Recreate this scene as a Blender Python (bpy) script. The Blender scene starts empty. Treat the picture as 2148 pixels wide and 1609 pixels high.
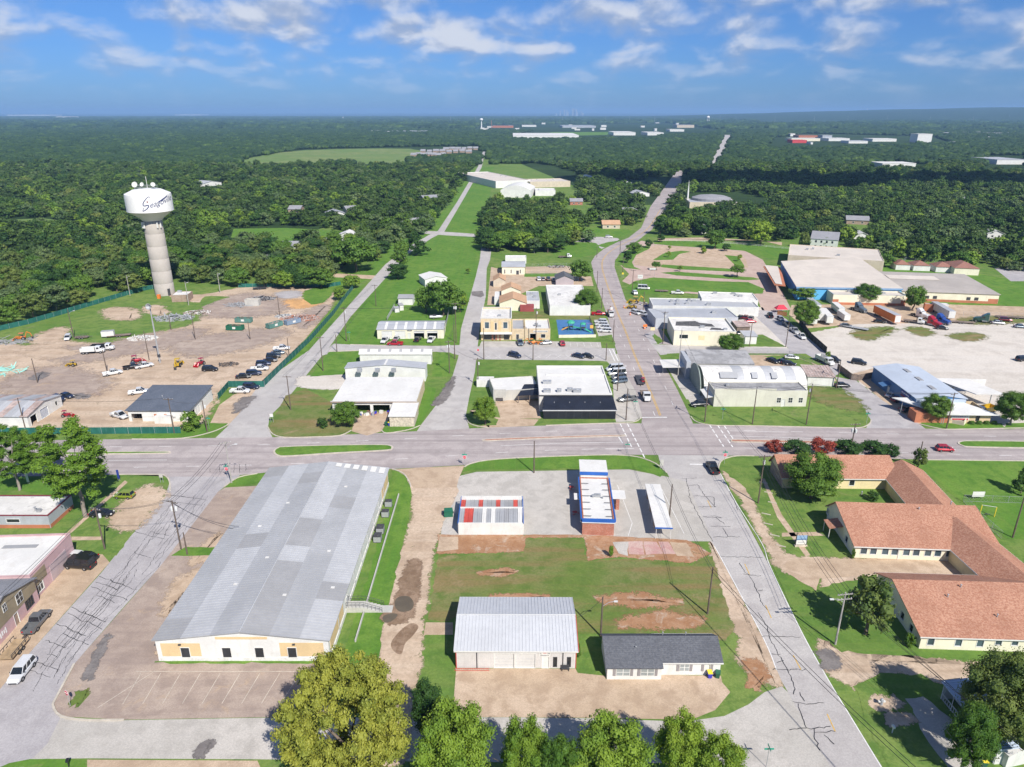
import bpy, bmesh, math, random
import numpy as np
from mathutils import Vector, Matrix
random.seed(7); rng = np.random.default_rng(7)
S = bpy.context.scene
R = math.radians
# ------------------------------------------------------------------ camera
F_, CX, CY, HOR, CAMZ = 1490.0, 1074.0, 804.5, 236.0, 78.0
PITCH = math.atan((CY - HOR) / F_)
cd = bpy.data.cameras.new('camera'); cam = bpy.data.objects.new('camera', cd); S.collection.objects.link(cam)
cam.location = (0, 0, CAMZ); cam.rotation_euler = (math.pi/2 - PITCH, 0, 0)
cd.sensor_fit = 'HORIZONTAL'; cd.sensor_width = 36; cd.lens = 36*F_/2148
cd.clip_start = 0.5; cd.clip_end = 120000
S.camera = cam
# ------------------------------------------------------------------ sky and sun
SUN_EL = R(44); SH = R(118.5)               # direction in which shadows fall
w = bpy.data.worlds.new('World'); S.world = w; w.use_nodes = True
nt = w.node_tree; N = nt.nodes; L = nt.links
def nd(tree, t, **kw):
 n = tree.nodes.new(t)
 for k, v in kw.items(): setattr(n, k, v)
 return n
def mth(tree, op, a=None, b=None, clamp=False):
 n = nd(tree, 'ShaderNodeMath', operation=op, use_clamp=clamp)
 for i, v in enumerate((a, b)):
  if v is None: continue
  if isinstance(v, (int, float)): n.inputs[i].default_value = v
  else: tree.links.new(v, n.inputs[i])
 return n.outputs[0]
def mixc(tree, fac, a, b, blend='MIX'):
 n = nd(tree, 'ShaderNodeMix', data_type='RGBA', blend_type=blend)
 for i, v in ((0, fac), (6, a), (7, b)):
  if isinstance(v, (int, float)): n.inputs[i].default_value = v
  elif isinstance(v, tuple): n.inputs[i].default_value = (*v[:3], 1)
  else: tree.links.new(v, n.inputs[i])
 return n.outputs[2]
def ramp(tree, fac, stops):
 n = nd(tree, 'ShaderNodeMapRange', interpolation_type='SMOOTHSTEP')
 tree.links.new(fac, n.inputs[0]); n.inputs[1].default_value, n.inputs[2].default_value = stops
 return n.outputs[0]
bg = N['Background']
sky = nd(nt, 'ShaderNodeTexSky', sky_type='NISHITA', sun_disc=False, sun_elevation=SUN_EL, sun_rotation=R(151.5),
   altitude=100, air_density=1.2, dust_density=0.3, ozone_density=4.0)
tc = nd(nt, 'ShaderNodeTexCoord'); sep = nd(nt, 'ShaderNodeSeparateXYZ'); L.new(tc.outputs['Generated'], sep.inputs[0])
az = mth(nt, 'ARCTAN2', sep.outputs[0], sep.outputs[1]); el = mth(nt, 'ARCSINE', sep.outputs[2])
elc = mth(nt, 'MAXIMUM', el, 0.02)
# cloud puffs live in (azimuth, stretched elevation): the deck recedes, so rows get thinner towards the horizon
def cloudfield(shift):
 lel = mth(nt, 'MULTIPLY', mth(nt, 'LOGARITHM', mth(nt, 'ADD', elc, 0.05 - shift), 2.718), 2.2)
 c = nd(nt, 'ShaderNodeCombineXYZ'); L.new(mth(nt, 'MULTIPLY', az, 8.5), c.inputs[0]); L.new(lel, c.inputs[1]); c.inputs[2].default_value = 3.7
 n = nd(nt, 'ShaderNodeTexNoise'); n.inputs['Scale'].default_value = 1.9; n.inputs['Detail'].default_value = 9; n.inputs['Roughness'].default_value = .47
 n.inputs['Distortion'].default_value = .25
 L.new(c.outputs[0], n.inputs['Vector']); return n.outputs[0]
f0 = cloudfield(0); f1 = cloudfield(-.012)
def blob(a0, e0, sa, se):                      # a cumulus in view, azimuth and elevation in degrees
 dx = mth(nt, 'MULTIPLY', mth(nt, 'SUBTRACT', az, R(a0)), 1/R(sa)); dy = mth(nt, 'MULTIPLY', mth(nt, 'SUBTRACT', el, R(e0)), 1/R(se))
 d = mth(nt, 'ADD', mth(nt, 'MULTIPLY', dx, dx), mth(nt, 'MULTIPLY', dy, dy))
 return mth(nt, 'MAXIMUM', mth(nt, 'SUBTRACT', 1.0, d), 0.0)
bl = None
for a0, e0, sa, se, k in [(-4.5,5.4,5.5,1.5,.27),(-17.5,6.0,5.0,1.5,.2),(-33,6.6,3,1.4,.14),(-15,5.0,2.5,.8,.12),(24,7.2,9,1.3,.22),(8,6.2,5.5,1.3,.12),(12,7.8,4,1.2,.12),(17,5.6,2.6,.7,.1),(-10,7.6,6,1.0,.16),(0,4.4,6,.7,.08),(9,4.9,3.5,.8,.1)]:
 b = mth(nt, 'MULTIPLY', blob(a0, e0, sa, se), k); bl = b if bl is None else mth(nt, 'ADD', bl, b)
elev_fade = ramp(nt, el, (R(.6), R(4.5)))
den = mth(nt, 'ADD', mth(nt, 'MULTIPLY', f0, 1.0), bl)
cov = mth(nt, 'MULTIPLY', ramp(nt, den, (.385, .80)), mth(nt, 'ADD', mth(nt, 'MULTIPLY', elev_fade, .82), .1))
lit = ramp(nt, mth(nt, 'ADD', mth(nt, 'SUBTRACT', f0, f1), mth(nt, 'MULTIPLY', bl, .32)), (-.05, .14))
base = mixc(nt, 1.0, sky.outputs[0], (0.52, 0.84, 1.36), 'MULTIPLY')
horiz = ramp(nt, el, (R(-1), R(14)))
base = mixc(nt, horiz, mixc(nt, 1.0, base, (.80, .97, 1.36), 'MULTIPLY'), base)
cl = mixc(nt, lit, (5.6, 6.8, 9.4), (10.6, 11.2, 12.6))
col = mixc(nt, cov, base, cl)
L.new(col, bg.inputs[0]); bg.inputs[1].default_value = 0.052
sd = bpy.data.lights.new('sun', 'SUN'); sd.energy = 5.0; sd.angle = R(.53); sd.color = (1, .955, .89)
sun = bpy.data.objects.new('sun', sd); S.collection.objects.link(sun); sun.location = (300, -500, 900)
sun.rotation_euler = Vector((math.cos(SH)*math.cos(SUN_EL), math.sin(SH)*math.cos(SUN_EL), -math.sin(SUN_EL))).to_track_quat('-Z', 'Y').to_euler()
vs = S.view_settings; vs.view_transform = 'Standard'; vs.look = 'None'; vs.exposure = 0.36; vs.gamma = 1; vs.use_curve_mapping = False
cy = S.cycles; cy.max_bounces = 6; cy.diffuse_bounces = 3; cy.glossy_bounces = 2; cy.transmission_bounces = 2; cy.volume_bounces = 0
cy.transparent_max_bounces = 8; cy.use_denoising = True; cy.sample_clamp_indirect = 4; cy.use_adaptive_sampling = True; cy.adaptive_threshold = .02
cy.caustics_reflective = False; cy.caustics_refractive = False; cy.volume_step_rate = 10
# ------------------------------------------------------------------ helpers
def ray(px, py):
 x = (px-CX)/F_; y = (CY-py)/F_
 return (x, math.cos(PITCH)+y*math.sin(PITCH), -math.sin(PITCH)+y*math.cos(PITCH))
def G(px, py, z=0.0):                           # where the line of sight through a spot of the survey photo meets height z
 d = ray(px, py); t = (z-CAMZ)/d[2]
 return Vector((d[0]*t, d[1]*t, z))
def Z(px, pb, pt):                              # height of something that stands at (px,pb) and reaches up to row pt
 Y = G(px, pb).y; d = ray(px, pt); return CAMZ + d[2]*Y/d[1]
def ang(a, b):
 A, B = G(*a), G(*b); return math.degrees(math.atan2(B.y-A.y, B.x-A.x))
COL = S.collection
MATS = {}
def newmat(name):
 m = bpy.data.materials.new(name); m.use_nodes = True; MATS[name] = m
 t = m.node_tree; return m, t, t.nodes['Principled BSDF']
def noise(t, vec, scale, detail=4, rough=.55, dist=0.0):
 n = nd(t, 'ShaderNodeTexNoise'); n.inputs['Scale'].default_value = scale; n.inputs['Detail'].default_value = detail
 n.inputs['Roughness'].default_value = rough; n.inputs['Distortion'].default_value = dist
 t.links.new(vec, n.inputs['Vector']); return n.outputs[0]
def vecof(t, space='W', scl=None, rot=0):
 v = nd(t, 'ShaderNodeNewGeometry').outputs['Position'] if space == 'W' else nd(t, 'ShaderNodeTexCoord').outputs['Object']
 if scl or rot:
  mp = nd(t, 'ShaderNodeMapping'); t.links.new(v, mp.inputs[0]); mp.inputs['Scale'].default_value = scl or (1, 1, 1); mp.inputs['Rotation'].default_value = (0, 0, rot)
  v = mp.outputs[0]
 return v
def setbump(t, p, h, strength, dist):
 b = nd(t, 'ShaderNodeBump'); b.inputs['Strength'].default_value = strength; b.inputs['Distance'].default_value = dist
 t.links.new(h, b.inputs['Height']); t.links.new(b.outputs[0], p.inputs['Normal'])
def surf(name, c, var=.16, scale=1.0, rough=.75, metal=0.0, spec=.3, space='O', dirt=None, dirt_amt=.35, fine=None, bump=0.0):
 """paint, stucco, sheet metal: a base colour with soft mottling, grime and fine grain"""
 if name in MATS: return MATS[name]
 m, t, p = newmat(name); v = vecof(t, space)
 n1 = noise(t, v, .35*scale, 5, .6, .3); n2 = noise(t, v, 3.1*scale, 4, .6)
 lo = tuple(x*(1-var) for x in c); hi = tuple(min(x*(1+var), .95) for x in c)
 col = mixc(t, ramp(t, n1, (.3, .7)), lo, hi)
 col = mixc(t, mth(t, 'MULTIPLY', ramp(t, n2, (.35, .75)), .35), col, tuple(x*.8 for x in c))
 if dirt:
  vs_ = vecof(t, space, (1.3*scale, 1.3*scale, .25*scale)); n3 = noise(t, vs_, 1.0, 6, .65, .6)
  col = mixc(t, mth(t, 'MULTIPLY', ramp(t, n3, (.5, .72)), dirt_amt), col, dirt)
 t.links.new(col, p.inputs['Base Color']); p.inputs['Roughness'].default_value = rough; p.inputs['Metallic'].default_value = metal
 p.inputs['Specular IOR Level'].default_value = spec
 if bump: setbump(t, p, noise(t, v, fine or 14, 3), bump, .03)
 return m
def ground(name, cols, scales=(.04, .3, 2.2), rough=.9, patch=None, patch_rng=(.58, .7), patch_scale=.09, streak=None, bump=.25, speck=.2):
 """a ground cover: large, middle and fine variation between three colours, and worn patches"""
 m, t, p = newmat(name); v = vecof(t, 'W')
 a = noise(t, v, scales[0], 5, .6, .4); b = noise(t, v, scales[1], 5, .65, .3); c = noise(t, v, scales[2], 4, .7)
 col = mixc(t, ramp(t, a, (.38, .62)), cols[0], cols[1])
 col = mixc(t, mth(t, 'MULTIPLY', ramp(t, b, (.42, .64)), .8), col, cols[2])
 if streak:
  sv = vecof(t, 'W', streak[0], streak[1]); s = noise(t, sv, 1.0, 4, .6, .2)
  col = mixc(t, mth(t, 'MULTIPLY', ramp(t, s, (.42, .68)), streak[3]), col, streak[2])
 if patch:
  q = noise(t, v, patch_scale, 7, .68, .8)
  col = mixc(t, ramp(t, q, patch_rng), col, patch)
 col = mixc(t, mth(t, 'MULTIPLY', ramp(t, c, (.3, .7)), speck*2.2), col, tuple(x*.55 for x in cols[0]))
 t.links.new(col, p.inputs['Base Color']); p.inputs['Roughness'].default_value = rough; p.inputs['Specular IOR Level'].default_value = .12
 setbump(t, p, c, bump, .08); return m
def tag(o, label=None, cat=None, group=None, kind=None):
 for k, v in (('label', label), ('category', cat), ('group', group), ('kind', kind)):
  if v: o[k] = v
 return o
class MB:
 def __init__(s): s.v = []; s.f = []; s.m = []
 def add(s, vs, fs, mi=0):
  k = len(s.v); s.v += [tuple(x) for x in vs]; s.f += [tuple(i+k for i in f) for f in fs]; s.m += [mi]*len(fs); return s
 def box(s, x0, x1, y0, y1, z0, z1, mi=0):
  return s.add([(x0,y0,z0),(x1,y0,z0),(x1,y1,z0),(x0,y1,z0),(x0,y0,z1),(x1,y0,z1),(x1,y1,z1),(x0,y1,z1)],
      [(3,2,1,0),(4,5,6,7),(0,1,5,4),(1,2,6,5),(2,3,7,6),(3,0,4,7)], mi)
 def prism(s, poly, z0, z1, mi=0):
  n = len(poly); a = sum(poly[i][0]*poly[(i+1)%n][1]-poly[(i+1)%n][0]*poly[i][1] for i in range(n))
  if a < 0: poly = poly[::-1]
  return s.add([(x,y,z0) for x,y,*_ in poly]+[(x,y,z1) for x,y,*_ in poly],
      [tuple(range(n-1,-1,-1)), tuple(range(n,2*n))]+[(i,(i+1)%n,n+(i+1)%n,n+i) for i in range(n)], mi)
 def slab(s, pts, th, mi=0):                 # planar polygon given by its top, thickened downwards
  n = len(pts); return s.add([tuple(p) for p in pts]+[(p[0],p[1],p[2]-th) for p in pts],
      [tuple(range(n)), tuple(range(2*n-1,n-1,-1))]+[(i,n+i,n+(i+1)%n,(i+1)%n) for i in range(n)], mi)
 def tube(s, p, q, r, n=6, r2=None, mi=0, caps=True):
  p, q = Vector(p), Vector(q); d = (q-p).normalized(); a = d.orthogonal().normalized(); b = d.cross(a); r2 = r if r2 is None else r2
  vs = [p+(a*math.cos(6.28319*i/n)+b*math.sin(6.28319*i/n))*r for i in range(n)]+[q+(a*math.cos(6.28319*i/n)+b*math.sin(6.28319*i/n))*r2 for i in range(n)]
  fs = [(i,(i+1)%n,n+(i+1)%n,n+i) for i in range(n)]
  if caps: fs += [tuple(range(n-1,-1,-1)), tuple(range(n,2*n))]
  return s.add(vs, fs, mi)
 def path(s, pts, r, n=5, mi=0):
  for a, b in zip(pts, pts[1:]): s.tube(a, b, r, n, mi=mi)
  return s
 def lathe(s, prof, n=24, c=(0,0,0), mi=0):  # prof: (radius, z)
  k = len(prof); vs = [(c[0]+r*math.cos(6.28319*i/n), c[1]+r*math.sin(6.28319*i/n), c[2]+z) for r, z in prof for i in range(n)]
  fs = [(j*n+i, j*n+(i+1)%n, (j+1)*n+(i+1)%n, (j+1)*n+i) for j in range(k-1) for i in range(n)]
  return s.add(vs, fs, mi)
 def mesh(s, name, mats, smooth=False):
  me = bpy.data.meshes.new(name); me.from_pydata(s.v, [], s.f); 
  for m in (mats if isinstance(mats, (list, tuple)) else [mats]): me.materials.append(m)
  if len(me.materials) > 1: me.polygons.foreach_set('material_index', s.m)
  if smooth: me.polygons.foreach_set('use_smooth', [True]*len(s.f))
  me.update(); return me
 def build(s, name, mats, parent=None, smooth=False, loc=None):
  o = bpy.data.objects.new(name, s.mesh(name, mats, smooth)); COL.objects.link(o)
  if parent: o.parent = parent
  if loc is not None: o.location = loc
  return o
def Bx(*a, **k): return MB().box(*a, **k)
def Tb(*a, **k): return MB().tube(*a, **k)
def Lt(*a, **k): return MB().lathe(*a, **k)
def thing(name, label, cat, loc=(0,0,0), rz=0.0, group=None):
 o = bpy.data.objects.new(name, None); COL.objects.link(o); o.location = loc; o.rotation_euler = (0, 0, rz)
 o.empty_display_size = .5; return tag(o, label, cat, group)
def copy_tree(src, parent=None):
 c = src.copy(); COL.objects.link(c); c.parent = parent
 for ch in list(src.children): copy_tree(ch, c)
 return c
def smooth_poly(pts, closed=True, k=4):
 """Catmull-Rom through the surveyed points"""
 out = []; n = len(pts)
 for i in range(n if closed else n-1):
  p0, p1, p2, p3 = (pts[(i+j) % n] if closed else pts[min(max(i+j, 0), n-1)] for j in (-1, 0, 1, 2))
  for s_ in range(k):
   t = s_/k; out.append(tuple(.5*((2*b)+(c-a)*t+(2*a-5*b+4*c-d)*t*t+(3*b-a-3*c+d)*t**3) for a, b, c, d in zip(p0, p1, p2, p3)))
 if not closed: out.append(tuple(pts[-1]))
 return out
def wpts(px): return [tuple(G(*p)[:2]) for p in px]
def rough_edge(pts, amp, step=1.2):
 out = []; n = len(pts)
 for i in range(n):
  a, b = Vector(pts[i][:2]), Vector(pts[(i+1) % n][:2]); k = max(1, min(40, int((b-a).length/step)))
  for j in range(k):
   p = a.lerp(b, j/k); out.append((p.x+random.gauss(0, amp), p.y+random.gauss(0, amp)))
 return out
SOFT = dict(mud=.7, puddle_stain=1.4, clay_bank=1.0, drive_stain=.9, bare_earth=5, stain=6, dirt_track=.8, dirt_verge=1.0, dry_verge=3, gravel_drive=2, gravel_patch=3, clay_spill=3, patched_asphalt=.7, dirt_drive=.8, red_soil=.5, dirt_yard=2.5, grass_tuft_patch=1.2, worn_grass=3.5)
def softmat(m):
 k = m.name+'_soft'
 if k in MATS: return MATS[k]
 c = m.copy(); c.name = k; MATS[k] = c; t = c.node_tree; p = t.nodes['Principled BSDF']; out = t.nodes['Material Output']
 a = nd(t, 'ShaderNodeAttribute', attribute_name='cover'); v = vecof(t, 'W'); n = mth(t, 'ADD', mth(t, 'MULTIPLY', noise(t, v, .5, 6, .7, .5), 1.5), mth(t, 'MULTIPLY', noise(t, v, 2.6, 4, .7), .9))
 f = ramp(t, mth(t, 'ADD', a.outputs['Fac'], mth(t, 'MULTIPLY', mth(t, 'SUBTRACT', n, 1.14), 1.9)), (.2, .75)); tr = nd(t, 'ShaderNodeBsdfTransparent'); mx = nd(t, 'ShaderNodeMixShader')
 t.links.new(f, mx.inputs[0]); t.links.new(tr.outputs[0], mx.inputs[1]); t.links.new(p.outputs[0], mx.inputs[2]); t.links.new(mx.outputs[0], out.inputs[0]); return c
def soft_mesh(name, pts, mat, z, w_):
 n = len(pts); V_ = []; nn = []; ar = abs(sum(pts[i-1][0]*pts[i][1]-pts[i][0]*pts[i-1][1] for i in range(n)))/2; pm = sum((Vector(pts[i])-Vector(pts[i-1])).length for i in range(n)); w_ = min(w_, .95*ar/pm)
 for i in range(n):
  a, b = Vector(pts[i-1]), Vector(pts[(i+1) % n]); d = (b-a); d = d.normalized() if d.length > 1e-6 else Vector((1, 0)); nn.append(Vector((-d.y, d.x)))
 for o_, q in ((-.7, 0), (.7, 1)): V_ += [(pts[i][0]+nn[i].x*w_*o_, pts[i][1]+nn[i].y*w_*o_, z+.0015*q+.000004*i) for i in range(n)]
 me = bpy.data.meshes.new(name); me.from_pydata(V_, [], [(i, (i+1) % n, n+(i+1) % n, n+i) for i in range(n)]+[tuple(range(n, 2*n))]); me.materials.append(softmat(mat))
 me.attributes.new('cover', 'FLOAT', 'POINT').data.foreach_set('value', [0.0]*n+[1.0]*n); return me
def sheet(name, px, mat, z, smooth=0, rough=0.0, world=False, parent=None, kind='structure', label=None):
 pts = list(px) if world else wpts(px)
 if smooth: pts = smooth_poly(pts, True, smooth)
 sw = SOFT.get(name); rough = 0 if sw else (rough or (.12 if name == 'lawn' and not world else 0))
 if rough: pts = rough_edge(pts, rough)
 if sw: pts = rough_edge(pts, min(.25, sw*.25), 2.2)
 me = bpy.data.meshes.new(name); n = len(pts)
 a = sum(pts[i][0]*pts[(i+1)%n][1]-pts[(i+1)%n][0]*pts[i][1] for i in range(n))
 if a < 0: pts = pts[::-1]
 if sw: me = soft_mesh(name, pts, mat, z, sw)
 else: me.from_pydata([(x, y, z) for x, y in pts], [], [tuple(range(n))]); me.materials.append(mat)
 o = bpy.data.objects.new(name, me); COL.objects.link(o)
 if parent: o.parent = parent
 elif kind: o['kind'] = kind
 if label: o['label'] = label
 return o
def ribbon_mb(pts, wd, z, mb=None, h=None):
 mb = mb or MB(); pts = [Vector(p[:2]) for p in pts]; n = len(pts); Lf = []; Rt = []
 for i in range(n):
  d = (pts[min(i+1, n-1)]-pts[max(i-1, 0)]).normalized(); nn = Vector((-d.y, d.x))
  ww = wd[i] if isinstance(wd, (list, tuple)) else wd
  Lf.append(pts[i]+nn*ww/2); Rt.append(pts[i]-nn*ww/2)
 if h is None:
  mb.add([(p.x, p.y, z) for p in Lf]+[(p.x, p.y, z) for p in Rt], [(i, n+i, n+i+1, i+1) for i in range(n-1)])
 else:
  vs = [(p.x,p.y,z+h) for p in Lf]+[(p.x,p.y,z+h) for p in Rt]+[(p.x,p.y,z) for p in Lf]+[(p.x,p.y,z) for p in Rt]
  fs = [q for i in range(n-1) for q in ((i,n+i,n+i+1,i+1),(2*n+i,i,i+1,2*n+i+1),(n+i,3*n+i,3*n+i+1,n+i+1))]+[(0,2*n,3*n,n),(n-1,2*n-1,4*n-1,3*n-1)]
  mb.add(vs, fs)
 return mb
def in_poly(x, y, poly):
 c = np.zeros(len(x), bool); n = len(poly); j = n-1
 for i in range(n):
  xi, yi = poly[i]; xj, yj = poly[j]
  if yi != yj: c ^= ((yi > y) != (yj > y)) & (x < (xj-xi)*(y-yi)/(yj-yi)+xi)
  j = i
 return c
# ------------------------------------------------------------------ materials
GR1, GR2, GR3 = (.125,.222,.042), (.195,.265,.068), (.08,.165,.032)
m_lawn = ground('lawn_grass', (GR1, GR2, GR3), streak=((.02,.55,1),R(8),(.2,.235,.07),.35), patch=(.30,.255,.14), patch_rng=(.58,.80))
m_lawnb = ground('mown_grass', streak=((.5,.02,1),R(-14),(.17,.235,.05),.35), cols=((.105,.225,.032),(.155,.265,.045),(.075,.175,.026)), patch=(.25,.26,.1), patch_rng=(.62,.85))
m_lawnd = ground('dry_grass', ((.14,.20,.045),(.21,.21,.085),(.095,.16,.032)), patch=(.34,.24,.14), patch_rng=(.54,.72), streak=((.025,.3,1),0,(.27,.165,.085),.75))
m_rough = ground('wild_floor', ((.035,.075,.016),(.055,.1,.022),(.03,.06,.014)), scales=(.004,.03,.4))
m_far = ground('far_floor', ((.03,.06,.018),(.045,.08,.022),(.028,.052,.018)), scales=(.0012,.008,.06), patch=(.12,.16,.055), patch_rng=(.66,.72), patch_scale=.0011, bump=.1)
m_field = ground('meadow', ((.16,.24,.07),(.24,.27,.1),(.13,.2,.05)), scales=(.01,.06,.5), patch=(.36,.25,.14), patch_rng=(.64,.76), patch_scale=.013)
m_dirt = ground('packed_dirt', ((.50,.375,.265),(.60,.465,.345),(.39,.285,.20)), scales=(.03,.15,1.5), patch=(.25,.185,.135), patch_rng=(.56,.8), patch_scale=.06, streak=((.02,.3,1),R(28),(.64,.52,.40),.5))
m_gravel = ground('pale_gravel', ((.60,.545,.475),(.67,.61,.535),(.51,.455,.395)), scales=(.02,.12,1.8), patch=(.40,.37,.32), patch_rng=(.62,.8), patch_scale=.05, streak=((.015,.35,1),R(-14),(.66,.61,.55),.7))
m_asph = ground('worn_asphalt', ((.46,.43,.41),(.53,.50,.47),(.40,.37,.355)), scales=(.05,.3,3.5), patch=(.33,.31,.295), patch_rng=(.58,.85), streak=((.02,.25,1),R(62),(.45,.43,.41),.45), bump=.1)
m_asphd = ground('grey_asphalt', ((.42,.395,.395),(.49,.46,.45),(.36,.335,.335)), scales=(.05,.3,3.5), patch=(.2,.19,.19), patch_rng=(.62,.82), bump=.1)
m_main = ground('mauve_road', ((.42,.37,.355),(.49,.43,.41),(.36,.31,.30)), scales=(.04,.25,3.5), streak=((.012,.5,1),R(-2),(.27,.235,.23),.75), bump=.08)
m_conc = ground('tan_concrete', ((.51,.385,.27),(.59,.455,.335),(.40,.29,.20)), scales=(.05,.35,4), patch=(.28,.205,.15), patch_rng=(.56,.85), patch_scale=.14, bump=.06)
m_concd = ground('stained_concrete', ((.40,.315,.26),(.47,.38,.31),(.31,.24,.20)), scales=(.06,.3,4), patch=(.50,.36,.23), patch_rng=(.56,.76), patch_scale=.2, streak=((.05,.5,1),R(5),(.26,.205,.18),.5), bump=.06)
m_concg = ground('grey_concrete', ((.48,.45,.405),(.56,.52,.47),(.41,.38,.34)), scales=(.05,.3,4), patch=(.33,.30,.27), patch_rng=(.58,.85), bump=.06)
m_brickpv = ground('pink_paving', ((.50,.37,.31),(.56,.43,.36),(.44,.32,.27)), scales=(.05,.3,4), bump=.06)
m_redclay = ground('red_clay', ((.38,.21,.115),(.47,.29,.18),(.32,.16,.08)), scales=(.1,.5,3), patch=(.50,.40,.31), patch_rng=(.52,.68), patch_scale=.35)
m_mud = ground('wet_mud', ((.25,.17,.11),(.34,.24,.165),(.19,.12,.075)), scales=(.2,.8,3), rough=.6)
m_pud = surf('puddle_water', (.13,.105,.07), .15, 1, .08, spec=.6, space='W')
m_tar = surf('tar', (.035,.037,.042), .2, 1, .55, space='W')
m_stain = ground('oil_stain', ((.2,.18,.17),(.26,.235,.22),(.15,.135,.13)), scales=(.1,.6,3))
m_white = surf('road_paint_white', (.72,.71,.68), .12, 2, .7, space='W', dirt=(.45,.42,.4), dirt_amt=.6)
m_yellow = surf('road_paint_yellow', (.60,.36,.05), .15, 2, .7, space='W', dirt=(.42,.36,.27), dirt_amt=.6)
m_faded = surf('faded_paint', (.52,.46,.38), .25, 2, .8, space='W', dirt=(.42,.34,.27), dirt_amt=.8)
m_kerb = surf('kerb_concrete', (.50,.45,.37), .15, 2, .8, space='W', dirt=(.35,.3,.25))
m_bluepav = surf('play_rubber', (.06,.17,.36), .15, 1, .85, space='W')
# ------------------------------------------------------------------ ground, roads, pavements
gm = MB(); rings = [0, 300, 1500, 6000, 20000, 60000]
gv = [(0.0, 0.0, 0.0)]; gf = []
for r_ in rings[1:]:
 for i in range(48): gv.append((r_*math.cos(i*math.pi/24), r_*math.sin(i*math.pi/24), 0.0))
gf += [(0, 1+i, 1+(i+1) % 48) for i in range(48)]
for k in range(len(rings)-2):
 gf += [(1+k*48+i, 1+(k+1)*48+i, 1+(k+1)*48+(i+1) % 48, 1+k*48+(i+1) % 48) for i in range(48)]
gm.add(gv, gf); g = gm.build('ground', m_far); g['kind'] = 'structure'
# rising land beyond the town on the right
hv = []; hf = []; nx, ny = 60, 10
for j in range(ny+1):
 for i in range(nx+1):
  a_ = R(2+44*i/nx); d_ = 7000+4500*j/ny
  h_ = 150*max(0, math.sin(min(1, (i/nx)*1.15)*math.pi/2)**1.5)*math.sin(math.pi*min(1, j/ny*.5+.0))**1.0+6*math.sin(i*.9+j)*(j/ny)*(i/nx)
  hv.append((d_*math.sin(a_), d_*math.cos(a_), h_-2.0))
hf = [(j*(nx+1)+i, j*(nx+1)+i+1, (j+1)*(nx+1)+i+1, (j+1)*(nx+1)+i) for j in range(ny) for i in range(nx)]
hm = MB(); hm.add(hv, hf); o = hm.build('hills', m_far, smooth=True); o['kind'] = 'structure'
sheet('lawn', [(-160,1800),(-160,560),(300,560),(560,520),(700,470),(900,430),(960,330),(1060,330),(1300,430),(1800,430),(2000,500),(2300,520),(2300,1800)], m_lawn, .01)
sheet('meadow', [(498,345),(520,332),(640,315),(860,312),(880,330),(850,345),(700,343),(540,352)], m_field, .02, 3)
sheet('meadow', [(1140,281),(1160,277),(1330,277),(1330,282),(1180,285)], m_lawnb, .02)
sheet('meadow', [(1640,258),(1700,254),(1800,256),(1760,260)], m_field, .02)
sheet('meadow', [(0,462),(90,458),(200,470),(160,478),(0,470)], m_field, .02)
# --- grass areas with a tone of their own
GW = [(700,722),(790,590),(835,545),(905,492),(965,430),(1003,350),(1036,350),(1030,400),(1012,470),(1008,522),(998,580),(968,690),(962,724),(735,723)]
sheet('lawn', GW, m_lawnb, .02)
sheet('lawn', [(640,606),(700,606),(760,592),(840,548),(905,500),(960,440),(1000,355),(990,352),(940,430),(890,486),(820,516),(770,556),(700,572),(640,590)], m_lawnb, .016)
sheet('lawn', [(480,512),(490,480),(600,478),(724,485),(730,505),(620,512)], m_lawnb, .02)
# --- dirt yard on the left
YARD = [(-160,905),(-160,745),(0,722),(60,725),(120,712),(180,720),(235,718),(290,704),(400,682),(442,652),(487,626),(500,604),(676,601),(698,632),(640,715),(560,800),(470,812),(440,860),(380,895),(0,900)]
sheet('dirt_yard', YARD, m_dirt, .02, 3, .25)
sheet('dirt_track', [(330,612),(420,618),(500,604),(560,603),(520,625),(440,634),(395,632)], m_dirt, .024, 3, .2)
sheet('lawn', [(352,642),(410,640),(430,622),(470,622),(484,626),(450,640),(420,660),(395,672),(350,668)], m_lawn, .028, 3, .2)
sheet('grass_tuft_patch', [(660,640),(690,625),(697,600),(640,610),(640,630)], m_lawnb, .026, 3, .2)
sheet('clay_spill', [(588,632),(640,628),(672,636),(640,646),(590,644)], surf('orange_clay',(.58,.33,.14),.2,.6,.9,space='W'), .026, 3, .3)
sheet('gravel_patch', [(580,615),(610,610),(632,614),(620,624),(585,624)], m_asphd, .026, 3, .2)
for q in [[(40,735),(110,730),(160,742),(90,752)],[(220,650),(260,645),(290,655),(280,670),(230,668)],[(60,715),(110,690),(140,690),(130,712),(90,722)],[(300,648),(330,640),(352,655),(330,662)]]:
 sheet('bare_earth', q, m_dirt, .03, 4, .35)
for q in [[(120,735),(220,722),(330,700),(420,690),(400,715),(260,745),(140,760)],[(360,720),(470,700),(560,690),(600,700),(520,730),(400,745)],[(420,645),(520,615),(600,640),(560,660),(450,665)],[(10,800),(120,770),(220,800),(180,830),(40,830)],[(620,665),(680,640),(690,650),(640,690)]]: sheet('stain', q, m_concd, .027, 3)
sheet('puddle_stain', [(150,828),(170,826),(192,830),(180,836),(155,836)], m_stain, .03, 3)
sheet('puddle_stain', [(60,795),(90,780),(104,785),(80,797)], m_stain, .03, 3)
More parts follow.
